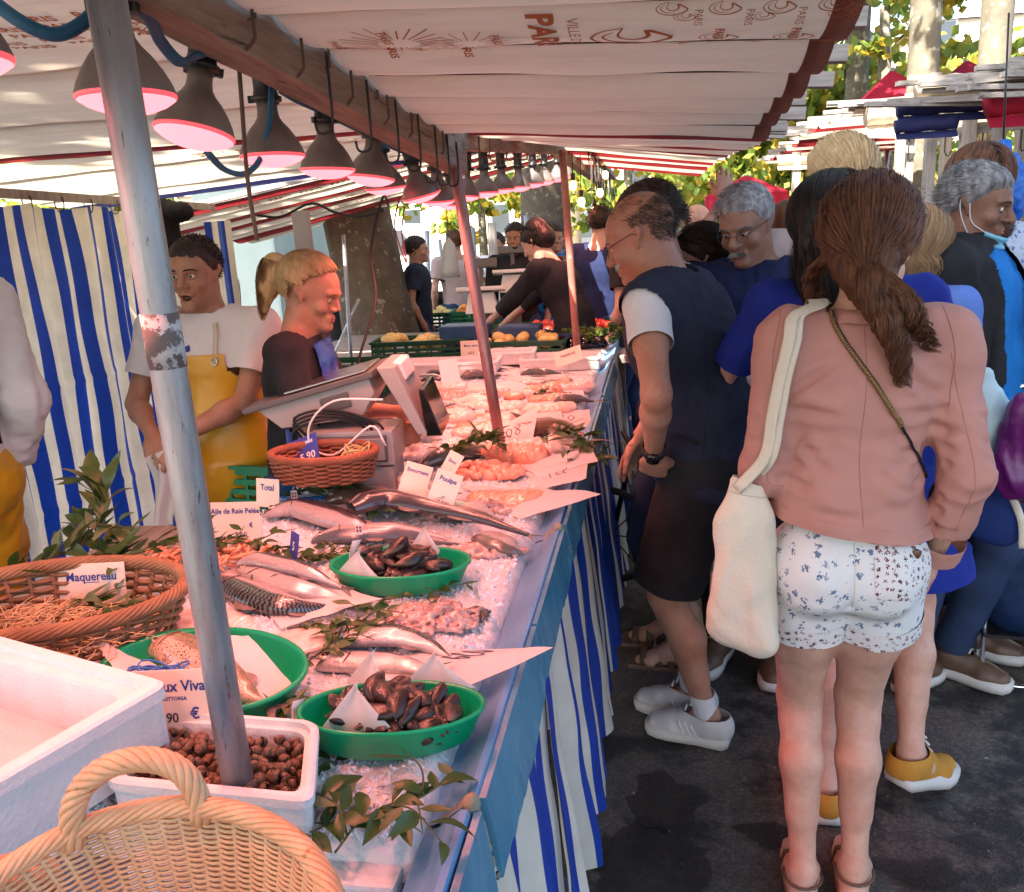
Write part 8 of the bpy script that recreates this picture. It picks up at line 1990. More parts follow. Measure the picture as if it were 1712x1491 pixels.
CR += [(V((-0.10,-0.1,1.00)),V((0.02,-0.12,0.985)),0.012,0.006),(V((0.03,-0.12,1.12)),V((0.11,-0.1,1.05)),0.010,0.008),(V((0.04,-0.12,1.07)),V((0.12,-0.1,1.01)),0.010,0.007),(V((0.05,-.1,1.36)),V((0.12,-0.08,1.30)),0.010,0.005)]
creases(jk,CR)
# hem band, cuffs, seams
def band(P,o,name,m,a,b,grow,planes_):
 t = o.data; Pp = np.array([v.co for v in t.vertices]); Nn = np.array([v.normal for v in t.vertices]); Q = np.array([tuple(f.vertices) for f in t.polygons]); Pp = Pp+Nn*grow; Pp,Q = clipkeep(Pp,Q,planes_); return link(name,me_from(Pp,Q,name,m),P.root)
hn = V((-0.14,0,-1)).normalized(); h0 = V((0,0,0.945))
Jq = band(p,jk,'hem_band',M['pink'],0,0,0.0022,[(h0+hn*0.002,hn),(h0-hn*0.028,-hn),(V((-0.24,0,0)),V((-1,0,0))),(V((0.20,0,0)),V((1,0,0)))])
for (el,wr) in ((p.elL,p.wrL),(p.elR,p.wrR)):
 d = (wr-el).normalized(); a = el.lerp(wr,0.74); b = el.lerp(wr,0.93); S = SDF(); S.cap(a,b+d*0.03,0.049,0.047,0.005); P_,Q_ = S.mesh(0.0055); P_ = folds(P_,Q_,0.002,30,5,(1,1,1)); P_,Q_ = clipkeep(P_,Q_,[(a,-d),(b,d)]); link('cuff',me_from(P_,Q_,'cuff',M['pink']),p.root)
seamm = mat('pink_seam',(0.40,0.17,0.14),rough=0.9)
seam(jk,[(0.0,0,1.40),(0.005,0,1.25),(0.0,0,1.10),(0.012,0,0.96)],(0,1,0),0.0009,seamm,'back_seam',p.root,60)
for sx in (-1,1): seam(jk,[(sx*0.145,0,1.385),(sx*0.160,0,1.30),(sx*0.158,0,1.20)],(0,1,0),0.0011,seamm,'armhole_seam',p.root,30)
for (sh,el,wr) in ((p.shL,p.elL,p.wrL),(p.shR,p.elR,p.wrR)): seam(jk,[sh+V((0,0,-0.02)),sh.lerp(el,.5),el,el.lerp(wr,.6)],(0,1,0),0.0008,seamm,'sleeve_seam',p.root,40)
# shorts with cuffs, pocket and button
sh_ = p.trousers('shorts',M['floral'],vox=0.0062,off=0.012,length=0.41,amp=0.003,fs=14,seed=9,flare=0.011,topz=1.0)
creases(sh_,[(V((0.0,-0.09,0.81)),V((0.13,-0.08,0.80)),0.009,0.005),(V((0.0,-0.09,0.81)),V((-0.13,-0.08,0.80)),0.009,0.005),(V((0.02,-0.1,0.83)),V((0.10,-0.1,0.86)),0.008,0.004),(V((-0.02,-0.1,0.83)),V((-0.10,-0.1,0.87)),0.008,0.004),(V((0.0,-0.1,0.80)),V((0.0,-0.11,0.92)),0.007,0.006)])
for (a,b) in ((p.hipL,p.knL),(p.hipR,p.knR)):
 d = (b-a).normalized(); e = a.lerp(b,0.41);
 t = sh_.data; Pp = np.array([v.co for v in t.vertices]); Nn = np.array([v.normal for v in t.vertices]); Q = np.array([tuple(f.vertices) for f in t.polygons]); Pp = Pp+Nn*0.003
 sx = -1 if a.x < 0 else 1; P_,Q_ = clipkeep(Pp,Q,[(e-d*0.044,-d),(e+d*0.002,d),(V((0.003*sx,0,0)),V((-sx,0,0)))]); link('turn_up',me_from(P_,Q_,'turn_up',M['floral2']),p.root)
t = sh_.data; Pp = np.array([v.co for v in t.vertices]); Nn = np.array([v.normal for v in t.vertices]); Q = np.array([tuple(f.vertices) for f in t.polygons]); Pp = Pp+Nn*0.0016
P_,Q_ = clipkeep(Pp,Q,[(V((0.062,0,0)),V((-1,0,-0.03))),(V((0,0,0.835)),V((-0.15,0,-1))),(V((0,-0.01,0)),V((0,1,0))),(V((0,0,0.99)),V((0,0,1)))]); link('back_pocket',me_from(P_,Q_,'back_pocket',M['floral2']),p.root)
bq = surfline(sh_,[(0.115,0,0.905)],(0,1,0),0.004)
if bq: mb = MB(); mb.ell(bq[0],(0.009,0.004,0.011),12,6); mb.build('button',mat('brown_button',(0.12,0.05,0.03),rough=0.3),p.root)
seam(sh_,[(0.0,0,0.93),(0.0,0,0.86),(0.0,0,0.80)],(0,1,0),0.0010,mat('white_seam',(0.55,0.55,0.53),rough=0.9),'centre_seam',p.root,20)
# hair: loosely gathered, brown, with a curling tail over the right shoulder
p.haircap(M['hair_brown'],r=0.007,zcut=-0.03,front=0.05,back=-0.085,vox=0.0055,vol=0.003,amp=0.004)
hairblob(p,M['hair_brown'],[((-0.0,-0.060,0.04),(0.01,-0.070,-0.03),0.046,0.046),((0.01,-0.070,-0.03),(0.03,-0.098,-0.10),0.044,0.026),((-0.01,-0.06,-0.05),(0.02,-0.07,-0.11),0.052,0.042),((0.03,-0.11,-0.10),(0.07,-0.085,-0.17),0.032,0.018),((-0.05,-0.05,-0.02),(-0.01,-0.09,-0.07),0.035,0.03),((0.05,-0.05,-0.02),(0.02,-0.09,-0.07),0.035,0.03)],vox=0.0055,amp=0.006,fs=50)
gathered(p,M['hair_brown'],3000,1,(0.03,-0.125,-0.105),r=0.012,mess=0.009,w=0.0012,zmin=-0.10)
gathered(p,M['hair_brown'],700,5,(0.02,-0.135,-0.07),r=0.013,mess=0.014,w=0.0011,zmin=-0.02)
tail(p,M['hair_brown'],800,2,None,[(0.02,-0.12,-0.05),(0.03,-0.135,-0.10),(0.05,-0.130,-0.16),(0.075,-0.12,-0.22),(0.085,-0.11,-0.30)],0.025,curl=0.014,freq=16)
tail(p,M['hair_brown'],260,6,None,[(0.03,-0.12,-0.06),(0.08,-0.10,-0.12),(0.11,-0.09,-0.19),(0.135,-0.085,-0.235)],0.02,curl=0.016,freq=20)
tail(p,M['hair_brown'],120,7,None,[(-0.06,-0.06,-0.02),(-0.10,-0.06,-0.06),(-0.10,-0.06,-0.12),(-0.085,-0.05,-0.17)],0.016,curl=0.014,freq=18)
def flyf(i,rnd):
 q,d = p.scalp(rnd,-0.02,0.05,0.016); v = (d*0.9+V((rnd.uniform(-.6,.6),rnd.uniform(-.6,.3),rnd.uniform(-.4,.3)))).normalized(); L_ = rnd.uniform(0.02,0.06); return [p.H(q),p.H(q+v*L_*0.5),p.H(q+v*L_+V((rnd.uniform(-.01,.01),0,-L_*0.4)))]
p.strands(M['hair_brown'],420,flyf,0.0004,seed=4,name='flyaway_hair')
# sandals
for an,ft,sd in ((p.anL,p.fL,-1),(p.anR,p.fR,1)):
 mb = MB(); ta = (p.toe[0] if sd < 0 else p.toe[1])*(-sd); fd = V((math.sin(-ta),math.cos(ta),0)); lt = V((fd.y,-fd.x,0)); f0 = V((ft.x,ft.y,0.006))
 vs = []
 for z in (0.0,0.013):
  for (t,w_) in ((-0.075,0.018),(-0.06,0.034),(0,0.034),(0.08,0.040),(0.14,0.044),(0.19,0.034),(0.21,0.014)):
   vs.append(V((ft.x,ft.y,z-0.004))+fd*t-lt*w_);
  for (t,w_) in ((0.21,0.014),(0.19,0.034),(0.14,0.044),(0.08,0.040),(0,0.034),(-0.06,0.034),(-0.075,0.018)): vs.append(V((ft.x,ft.y,z-0.004))+fd*t+lt*w_)
 mb.add(vs,[tuple(range(14))[::-1],tuple(range(14,28))]+[(i,(i+1) % 14,14+(i+1) % 14,14+i) for i in range(14)],smooth=False)
 s1 = mb.build('sandal',M['tanleather'],p.root)
 for t,r_ in ((0.10,0.046),(0.06,0.044)):
  mb = MB(); c = V((ft.x,ft.y,0.012))+fd*t; mb.tube([c-lt*r_*0.98,c-lt*r_*0.8+V((0,0,0.035)),c+V((0,0,0.05)),c+lt*r_*0.8+V((0,0,0.035)),c+lt*r_*0.98],0.006,6,flat=0.35); mb.build('sandal_strap',M['brownleather'],s1)
 mb = MB(); c = an+V((0,0,-0.01)); mb.tube([c+(fd*math.cos(a)+lt*math.sin(a))*0.043+V((0,0,0.004*math.cos(a))) for a in np.linspace(0,2*PI,16)[:-1]],0.0035,5,closed=True); mb.build('ankle_strap',M['brownleather'],s1)
# chain strap of a small bag, crossing the back
def onback(px,pz): return V((px,0,pz))
q = surfline(jk,sampcurve([onback(-0.075,1.42),onback(-0.035,1.33),onback(0.02,1.25),onback(0.07,1.17),onback(0.115,1.09),onback(0.15,1.02)],110),(0,1,0),0.004)
cb = empty('shoulder_bag',p.root.location,p.root.rotation_euler.z,label='small bag on a brass chain strap worn across the pink jacket',cat='bag')
mb = MB(); half = int(len(q)*0.62)
for i in range(0,half,1): mb.tube([q[i]+V((-.004,0,-.003)),q[i]+V((.004,0,.003))],0.0022,6)
tag(mb.build('chain',M['gold'],cb),kind='stuff'); mb = MB(); mb.tube(q[:half],0.0022,6); mb.build('chain_core',M['brownleather'],cb)
mb = MB(); mb.tube(q[half-1:],0.0028,6); mb.build('strap',M['blackcloth'],cb)
S = SDF(); S.cap((0.24,0.13,0.98),(0.22,0.16,0.94),0.05,0.05,0.02,flat=((1,0,0),0.5)); P_,Q_ = S.mesh(0.008); link('pouch',me_from(P_,Q_,'pouch',M['blackcloth']),cb)
# tote bag on the left shoulder
tb = empty('tote_bag',p.root.location,p.root.rotation_euler.z,label='cream canvas tote bag hanging at the pink jacket woman\'s left side',cat='bag')
S = SDF(); S.cap((-0.205,-0.05,0.90),(-0.220,-0.07,0.71),0.045,0.056,0.02,flat=((0,1,0),0.42)); S.cap((-0.185,-0.05,0.90),(-0.165,-0.085,0.665),0.022,0.026,0.02,flat=((0,1,0),0.8)); S.cap((-0.225,-0.05,0.90),(-0.248,-0.075,0.69),0.022,0.026,0.02,flat=((0,1,0),0.7)); S.cap((-0.240,-0.075,0.675),(-0.175,-0.085,0.655),0.026,0.024,0.02,flat=((0,1,0),0.7)); S.cap((-0.205,-0.045,0.99),(-0.208,-0.05,0.88),0.030,0.048,0.02,flat=((0,1,0),0.45))
P_,Q_ = S.mesh(0.0055); P_ = folds(P_,Q_,0.009,12,21,(1,1,0.4)); P_,Q_ = clipkeep(P_,Q_,[(V((-0.205,-0.04,1.0)),V((0.35,0,1)))]); bagm = link('bag_body',me_from(P_+np.array((0,0,0.045)),Q_,'bag_body',M['cream']),tb); creases(bagm,[(V((-0.21,-0.1,0.95)),V((-0.20,-0.12,0.72)),0.008,0.007),(V((-0.19,-0.1,0.9)),V((-0.18,-0.12,0.70)),0.006,0.005),(V((-0.23,-0.1,0.93)),V((-0.25,-0.1,0.78)),0.008,0.006)]); seam(bagm,[(-0.165,0,1.01),(-0.205,0,1.017),(-0.25,0,1.025)],(0,1,0),0.0012,mat('cream_seam',(0.5,0.44,0.34),rough=0.9),'hem_seam',tb,20)
for dx,dy in ((0.0,-0.012),(0.022,0.02)):
 top_ = p.shL+V((0.042+dx*0.6,0.0,0.080)); a = V((-0.225+dx,-0.055+dy,1.03)); mid = surfline(jk,[V((-0.128-0.05*(1.36-z)/0.3+dx*0.5,0,z)) for z in (1.37,1.33,1.26,1.18,1.10)],(0,1,0),0.012)
 mb = MB(); mb.tube(sampcurve([top_+V((0,0.07,-0.05)),top_+V((0,0.035,-0.012)),top_,top_+V((-0.002,-0.035,-0.008))]+mid+[a],50),0.0125,8,flat=0.14,flataxis=(0,1,0)); mb.build('strap',M['cream'],tb)
# ---- 2 black haired woman in royal blue
p = Person('black haired woman in a royal blue dress and mustard sneakers, half hidden',GR,0.53,2.18,R(-6),h=1.70,female=True,skin='skin_fair',side=-0.21,headyaw=R(25),headpitch=R(12),
           footL=(-0.075,-0.13,0),footR=(0.15,-0.02,0),toe=(0.1,0.75),heelup=(0,0.05),kneeL=(0,1,0),kneeR=(0.3,1,0),handL=(-0.22,0.30,1.10),handR=(0.2,0.3,1.05),poleL=(-1,-0.35,-0.6),poleR=(0.6,-1,-0.4))
p.body(vox=0.009,hvox=0.006,armvox=0.008)
p.top('dress_top',M['royal'],vox=0.008,off=0.014,sleeve=(0.72,0.8),low=0.05,amp=0.005,seed=2,neckcut=0.03,loose=0.02)
p.trousers('skirt',M['royal'],vox=0.009,off=0.016,length=0.62,skirt=True,flare=0.05,amp=0.018,fs=14,seed=3)
p.haircap(M['hair_black'],r=0.012,front=0.05,back=-0.09,vox=0.006,vol=0.008)
hairblob(p,M['hair_black'],[((-0.06,-0.05,0.02),(-0.085,-0.05,-0.12),0.045,0.03),((0.06,-0.05,0.02),(0.08,-0.05,-0.12),0.045,0.03),((0,-0.09,0.02),(0,-0.09,-0.16),0.06,0.05),((-0.04,-0.08,-0.05),(-0.06,-0.06,-0.19),0.05,0.03)],vox=0.007,amp=0.007,fs=40)
longlocks(p,M['hair_black'],2600,3,(1.0,0),ln=0.42,wave=0.9,freq=30,r=0.02,fly=0.1,w=0.0013)
p.shoes(M['mustard'],M['sole'],sockm=None)
# ---- 3 tall blond person, only the head above the crowd
p = Person('tall blond person whose head rises behind the black haired woman',GR,0.60,2.95,R(5),h=1.83,skin='skin_pale',headyaw=R(10))
p.body(vox=0.014,hvox=0.008,hands=False,face=False); p.top('shirt',M['palepink'],vox=0.014); p.trousers('trousers',M['denim'],vox=0.014,length=1.95); p.shoes(M['brownleather'],M['sole'],vox=0.008)
p.haircap(M['hair_blonde'],r=0.014,front=0.05,back=-0.09,vox=0.007,vol=0.008); gathered(p,M['hair_blonde'],1500,4,(0,-0.14,-0.05),r=0.02,mess=0.01,w=0.0016)
# ---- 4 curly haired person in a cornflower shirt
p = Person('person with curly light brown hair and a cornflower blue shirt right of the pink jacket',GR,0.76,2.78,R(-40),h=1.60,skin='skin_fair',headyaw=R(-30),female=True,headpitch=R(10))
p.body(vox=0.012,hvox=0.006,hands=False); p.top('shirt',M['cornflower'],vox=0.010,off=0.018,sleeve=(0.9,0.9),amp=0.006); p.trousers('trousers',M['denim'],vox=0.014,length=1.95); p.shoes(M['brownleather'],M['sole'],vox=0.008); p.eyes(); p.lips()
p.haircap(M['hair_ltbrown'],r=0.012,front=0.05,back=-0.09,vox=0.007,vol=0.008)
longlocks(p,M['hair_ltbrown'],1800,5,(1.2,0),ln=0.30,wave=1.6,freq=60,r=0.022,fly=0.5,w=0.0012)
# ---- 5 man in the navy vest
p = Person('balding man with glasses, navy vest, black shorts and white sneakers at the counter',GR,0.150,2.42,R(76),h=1.715,skin='skin_tan',build=1.05,lean=0.29,headpitch=R(24),headyaw=R(0),twist=R(-6),belly=0.03,
           footL=(-0.055,-0.02,0),footR=(0.07,0.05,0),toe=(-0.05,0.05),handL=(-0.235,0.10,0.965),handR=(0.18,0.06,0.93),poleL=(-1,-0.35,-0.1),poleR=(0.6,-0.8,-0.2),shoulders=0.20)
VM = p
p.body(vox=0.008,hvox=0.0038,armvox=0.005,jaw=1.08,handL=dict(palm=(1,0.1,0),curl=0.7),nose=1.25)
ts = p.top('tshirt',M['whitecloth'],vox=0.0075,off=0.010,sleeve=(0.46,0.46),low=-0.02,amp=0.0015,seed=12,neckcut=0.012,loose=0.0)
vt = p.top('vest',M['navy'],vox=0.0065,off=0.025,sleeve=(0,0),low=0.05,amp=0.009,fs=8,seed=13,neckcut=0.0,loose=0.012,hem=0.012,planes=[(V((0,0,0.83)),V((0,0.25,-1)))])
creases(vt,[(V((-0.13,-0.1,1.02)),V((-0.10,0.08,1.06)),0.012,0.008),(V((-0.13,-0.1,0.96)),V((-0.12,0.07,0.97)),0.012,0.009),(V((-0.1,-0.12,1.15)),V((-0.12,0.05,1.12)),0.012,0.007),(V((0.1,-0.13,1.05)),V((-0.1,-0.12,1.0)),0.013,0.009),(V((-0.1,-0.1,1.3)),V((-0.12,0.0,1.2)),0.01,0.006),(V((-0.05,-0.12,1.25)),V((0.08,-0.12,1.12)),0.012,0.007)])
# armholes: cut the vest round the shoulder
def cuthole(o,c,d,r):
 me = o.data; Pp = np.array([v.co for v in me.vertices]); Q = np.array([tuple(f.vertices) for f in me.polygons]); c = np.array(c); d = np.array(V(d).normalized()); x = (Pp-c)@d; rad = np.linalg.norm((Pp-c)-x[:,None]*d,axis=1); rem = (rad < r) & (x > -0.02); Q = Q[~rem[Q].all(1)]; u,inv = np.unique(Q,return_inverse=True); m = me.materials[0]; nm = me.name; o.data = me_from(Pp[u],inv.reshape(Q.shape),nm,m)
for sh,sx in ((p.shL,-1),(p.shR,1)): cuthole(vt,sh+V((0,0,-0.015))+p.rt*(-0.01*sx),p.rt*sx,0.068)
p.trousers('shorts',M['blackcloth'],vox=0.0075,off=0.026,length=0.90,amp=0.006,fs=11,seed=14,flare=0.004)
collar(p,M['navy'],r=0.068,h=0.02,tilt=0.1,open_=0.6)
p.shoes(M['shoewhite'],M['sole'],sockm=M['whitecloth'])
for o in [c for c in p.root.children if c.name.startswith('shoe')]:
 mb = MB(); an,ft = (p.anL,p.fL) if o.data.vertices[0].co.x < 0.01 else (p.anR,p.fR)
 t_ = bvh(o)
 for k in range(3):
  q = []
  for s in np.linspace(0,1,7):
   y = 0.028+0.020*k+0.022*s; z = 0.030+0.042*s; h_ = t_.ray_cast(V((ft.x-0.2,ft.y+y,z)),V((1,0,0)))
   if h_[0] is not None: q.append(h_[0]+V((-0.001,0,0)))
  if len(q) > 2: mb.tube(q,0.0034,5)
 if mb.v: mb.build('shoe_stripes',M['whitecloth'],o)
p.shorthair(hairm('hair_greybrown',(0.035,0.025,0.02),(0.13,0.10,0.09)),3800,0.018,zmin=-0.060,up=0.10,seed=5,r=0.0,w=0.0010,sweep=(0,-0.7,-0.5),ymax=0.03,bald=0.055)
p.eyes(gaze=(0,-0.5),closed=0.3); p.brows(M['hair_salt']); p.lips(); glasses(p)
wt = empty('wrist_watch',p.root.location,p.root.rotation_euler.z,label='black watch on the wrist of the man in the navy vest',cat='watch'); d = (p.wrL-p.elL).normalized(); c = p.wrL-d*0.02; a_ = d.orthogonal().normalized(); b_ = d.cross(a_)
mb = MB(); vs = []; nn = 24
for i in range(nn):
 for (dr,dz) in ((0.0,-0.011),(0.004,-0.010),(0.004,0.010),(0.0,0.011)): aa = 2*PI*i/nn; vs.append(c+d*dz+(a_*math.cos(aa)+b_*math.sin(aa))*(0.0305+dr))
mb.add(vs,[(4*i+k,4*i+k+1,4*((i+1) % nn)+k+1,4*((i+1) % nn)+k) for i in range(nn) for k in range(3)]); mb.build('band',M['blackrubber'],wt)
side_ = V((-1,-0.2,0)); side_ = (side_-d*side_.dot(d)).normalized(); mb = MB(); mb.tube([c+side_*0.031,c+side_*0.041],0.018,16); mb.build('dial',M['glass_black'],wt)
seam(vt,[(-0.1,-0.02,1.3),(-0.1,-0.03,1.1),(-0.1,-0.02,0.9)],(1,0,0),0.001,M['blackcloth'],'side_seam',p.root,30)
rib(vt,[(-0.1,0.055,1.01),(-0.1,0.02,1.0),(-0.1,-0.01,0.985)],(1,0,0),0.010,M['blackcloth'],'pocket_flap',p.root,12)
# ---- 6 man behind the vest man, sandals
p = Person('man in a pale shirt and sandals behind the man in the navy vest',GR,0.10,2.90,R(84),h=1.745,skin='skin_fair',lean=0.16,headpitch=R(14),handL=(-0.24,0.12,0.90),footL=(-0.07,0,0),footR=(0.09,0.05,0),poleL=(-.6,-.6,-.8))
p.body(vox=0.010,hvox=0.006,armvox=0.0065,handL=dict(curl=0.25,palm=(0,0.2,-1))); p.top('shirt',M['palepink'],vox=0.009,off=0.018,sleeve=(0.7,0.7),amp=0.005); p.trousers('trousers',M['denim'],vox=0.010,off=0.015,length=1.55)
p.haircap(M['hair_dark'],r=0.010,front=0.06,vox=0.006); p.shorthair(M['hair_dark'],900,0.03,up=0.35,seed=8,r=0.006,w=0.0015,sweep=(0,-.5,-.2))
for an,ft in ((p.anL,p.fL),(p.anR,p.fR)):
 mb = MB(); mb.box((ft.x,ft.y+0.055,0.0),(0.095,0.28,0.022)); s1 = mb.build('sandal',M['brownleather'],p.root,bevel=0.006)
 for y_ in (0.04,0.085,0.14): mb = MB(); c = V((ft.x,ft.y+y_,0.01)); mb.tube([c+V((-0.048,0,0)),c+V((-0.036,0,0.045-y_*0.1)),c+V((0,0,0.066-y_*0.15)),c+V((0.036,0,0.045-y_*0.1)),c+V((0.048,0,0))],0.013,8,flat=0.2); mb.build('sandal_strap',M['brownleather'],s1)
# ---- 7 woman with sunglasses pushed up
p = Person('woman with sunglasses pushed up in her brown hair and a pale yellow top',GR,0.19,3.02,R(80),h=1.585,female=True,skin='skin_fair',headpitch=R(10),headyaw=R(12),handL=(-0.2,0.1,0.85))
p.body(vox=0.011,hvox=0.005,hands=False); p.top('top',M['paleyellow'],vox=0.009,sleeve=(0.5,0.5),neckcut=0.075); p.trousers('trousers',M['beige'],vox=0.012,length=1.9); p.shoes(M['brownleather'],M['sole'],vox=0.008); p.eyes(); p.lips(); p.brows(M['hair_dark'])
p.haircap(M['hair_dark'],r=0.010,front=0.058,back=-0.07,vox=0.006); gathered(p,M['hair_dark'],1600,6,(0,-0.15,-0.02),r=0.012,mess=0.006,w=0.0012); hairblob(p,M['hair_dark'],[((0,-0.12,0.0),(0,-0.15,-0.06),0.04,0.032),((0,-0.15,-0.06),(0.0,-0.14,-0.14),0.03,0.015)]); tail(p,M['hair_dark'],300,9,None,[(0,-0.13,0),(0,-0.17,-0.05),(0,-0.16,-0.15)],0.03,curl=0.01)
mb = MB()
for sx in (-1,1): mb.ell(p.H((sx*0.034,0.062,0.098)),(0.026,0.008,0.02),12,6,p.HM @ rotm(x=R(50))); mb.tube([p.H((sx*0.058,0.055,0.095)),p.H((sx*0.086,0.01,0.06)),p.H((sx*0.084,-0.02,0.03))],0.002,5)
tag(mb.build('sunglasses',M['glass_black'],p.root))
# ---- 8 man with glasses, navy polo, facing the camera
p = Person('grey haired man with glasses and moustache in a navy polo',GR,0.325,2.88,R(163),h=1.71,skin='skin_mid',build=1.05,headpitch=R(20),headyaw=R(-14),headroll=R(4),handL=(-0.26,0.05,0.88))
p.body(vox=0.010,hvox=0.0034,hands=False,nose=1.35,jaw=1.02); p.top('polo_shirt',M['navypolo'],vox=0.008,off=0.016,sleeve=(0.65,0.65),neckcut=0.02,amp=0.005); collar(p,M['navypolo'],r=0.066,h=0.032,open_=0.45); p.trousers('trousers',M['blackcloth'],vox=0.011,length=1.95); p.shoes(M['brownleather'],M['sole'],vox=0.008)
mb = MB(); pl_ = [p.neck-p.up*(0.09+0.03*i)+p.fw*(0.11+0.006*i) for i in range(3)]
for q in pl_: mb.ell(q,(0.006,0.004,0.006),8,5)
mb.build('buttons',M['white'],p.root)
p.eyes(gaze=(0.2,-0.3),closed=0.25); p.lips(); p.brows(M['hair_salt'],1.2); glasses(p)
p.haircap(M['hair_grey'],r=0.008,front=0.074,back=-0.06,vox=0.0055); p.shorthair(M['hair_grey'],1800,0.034,up=0.25,seed=9,r=0.004,w=0.0014,sweep=(0.5,0.35,0.1),ymax=0.06)
def mst(i,rnd): x = rnd.uniform(-0.026,0.026); a = p.H((x,0.1035-x*x*9,-0.055-abs(x)*0.18)); return [a,p.H((x*1.25,0.107-x*x*9,-0.062-abs(x)*0.2)),p.H((x*1.45,0.106-x*x*9,-0.0685-abs(x)*0.2))]
p.strands(M['hair_grey'],260,mst,0.0008,seed=3,name='moustache')
# ---- 9 man with the mask under his chin
p = Person('man with a mask under his chin, dark jacket over a bright blue shirt',GR,1.05,2.93,R(-122),h=1.745,skin='skin_brown',build=1.08,headpitch=R(14),headyaw=R(2),lean=-0.20,handL=(-0.25,0.22,0.95),handR=(0.25,0.05,0.85),belly=0.03)
p.body(vox=0.010,hvox=0.0034,hands=False,nose=1.3,jaw=1.08)
p.top('blue_shirt',M['brightblue'],vox=0.008,off=0.016,sleeve=(0.6,0.6),neckcut=0.015,amp=0.006,loose=0.01,low=0.06); collar(p,M['brightblue'],r=0.068,h=0.034,open_=0.35,tilt=0.2)
jk9 = p.top('jacket',M['blackcloth'],vox=0.0085,off=0.032,sleeve=(1.9,1.9),neckcut=0.0,amp=0.009,loose=0.02,low=0.12,hem=0.02,fs=9)
me = jk9.data; Pp = np.array([v.co for v in me.vertices]); Q = np.array([tuple(f.vertices) for f in me.polygons]); cen = Pp[Q].mean(1); op = (cen[:,1] > 0.03) & (np.abs(cen[:,0]-0.045) < 0.085+0.05*np.clip((1.45-cen[:,2])/0.6,0,1)) & (cen[:,2] > 0.7); Q = Q[~op]; u,inv = np.unique(Q,return_inverse=True); jk9.data = me_from(Pp[u],inv.reshape(Q.shape),'jacket',M['blackcloth'])
collar(p,M['blackcloth'],r=0.084,h=0.035,open_=1.5,tilt=0.1)
p.trousers('jeans',M['denim'],vox=0.011,length=1.95,off=0.014); p.shoes(M['brownleather'],M['sole'],vox=0.008)
p.eyes(closed=0.2); p.lips(); p.brows(M['hair_dark'],1.2)
p.haircap(M['hair_salt'],r=0.010,front=0.066,back=-0.07,vox=0.0055); p.shorthair(M['hair_salt'],1500,0.028,up=0.25,seed=10,r=0.006,w=0.0013,sweep=(0,-0.6,-0.1),ymax=0.06); p.shorthair(M['hair_grey'],900,0.026,up=0.25,seed=11,r=0.007,w=0.0012,sweep=(0,-0.6,-0.3),zmin=-0.05,ymax=0.03)
def maskf(u,v):
 a = (u-0.5)*2.3; z = -0.066-0.066*v; r_ = 0.086-0.012*v+0.006*math.sin(v*16); return p.H((math.sin(a)*r_*0.86,0.026+math.cos(a)*r_*(1.06+0.12*math.sin(v*3))-0.010*v,z-0.020*math.cos(a)))
mb = MB(); mb.grid(maskf,16,12); mk = mb.build('face_mask',M['maskblue'],p.root)
for sx in (-1,1): mb = MB(); mb.tube(sampcurve([maskf(0.5+0.5*sx,0.05),p.H((0.074*sx,0.015,-0.05)),p.H((0.084*sx,-0.012,0.028)),p.H((0.082*sx,-0.03,0.0)),p.H((0.075*sx,-0.008,-0.055)),maskf(0.5+0.5*sx,0.9)],24),0.0016,5); mb.build('ear_loop',M['whitecloth'],mk)
# ---- 10 person behind with patterned shirt and backpack strap
p = Person('brown haired person in a patterned white shirt with a backpack strap',GR,1.12,3.22,R(10),h=1.80,skin='skin_fair',footL=(-0.09,-0.1,0),footR=(0.1,0.05,0),toe=(0.1,0.9),side=-0.04)
p.body(vox=0.013,hvox=0.007,hands=False,face=False); sh10 = p.top('patterned_shirt',M['bluepattern'],vox=0.010,off=0.018,sleeve=(0.6,0.6)); p.trousers('trousers',M['denim'],vox=0.012,length=1.9); p.shoes(M['tanleather'],M['sole'],vox=0.007)
p.haircap(M['hair_dark'],r=0.014,front=0.05,back=-0.10,vox=0.007); longlocks(p,M['hair_brown'],1200,8,(1,0),ln=0.26,wave=0.4,r=0.016,w=0.0017)
rib(sh10,[(-0.10,0,1.49),(-0.11,0,1.42),(-0.115,0,1.33),(-0.11,0,1.2)],(0,1,0),0.035,M['blackcloth'],'backpack_strap',p.root,20,0.005)
# ---- 11 plaid shirt at the right edge
p = Person('person in a blue plaid shirt with a black bag strap, cropped at the right edge',GR,1.47,2.92,R(20),h=1.70,skin='skin_fair',handL=(-0.24,0.1,0.9))
p.body(vox=0.013,hvox=0.009,hands=False,face=False); sh11 = p.top('plaid_shirt',M['plaid'],vox=0.008,off=0.018,sleeve=(0.75,0.75),amp=0.006,low=0.1,hem=0.03); p.trousers('trousers',M['denim'],vox=0.012,length=1.95); p.haircap(M['hair_grey'],r=0.012,vox=0.01); p.shoes(M['brownleather'],M['sole'],vox=0.009)
rib(sh11,[(-0.02,0,1.46),(-0.10,0,1.38),(-0.19,0,1.28)],(0,1,0),0.04,M['blackcloth'],'bag_strap',p.root,20,0.006)
S = SDF(); c = AY(1716,740,2.05); S.cap(V((0,0,0.07)),V((0.01,0,-0.07)),0.05,0.075,0.03,flat=((0,1,0),0.6)); P_,Q_ = S.mesh(0.006); P_ = folds(P_,Q_,0.012,22,8,(1,1,0.4)); tag(link('purple_bag',me_from(P_,Q_,'purple_bag',M['purple']),None,c),'crinkled purple bag at the right edge below the plaid shirt','bag')
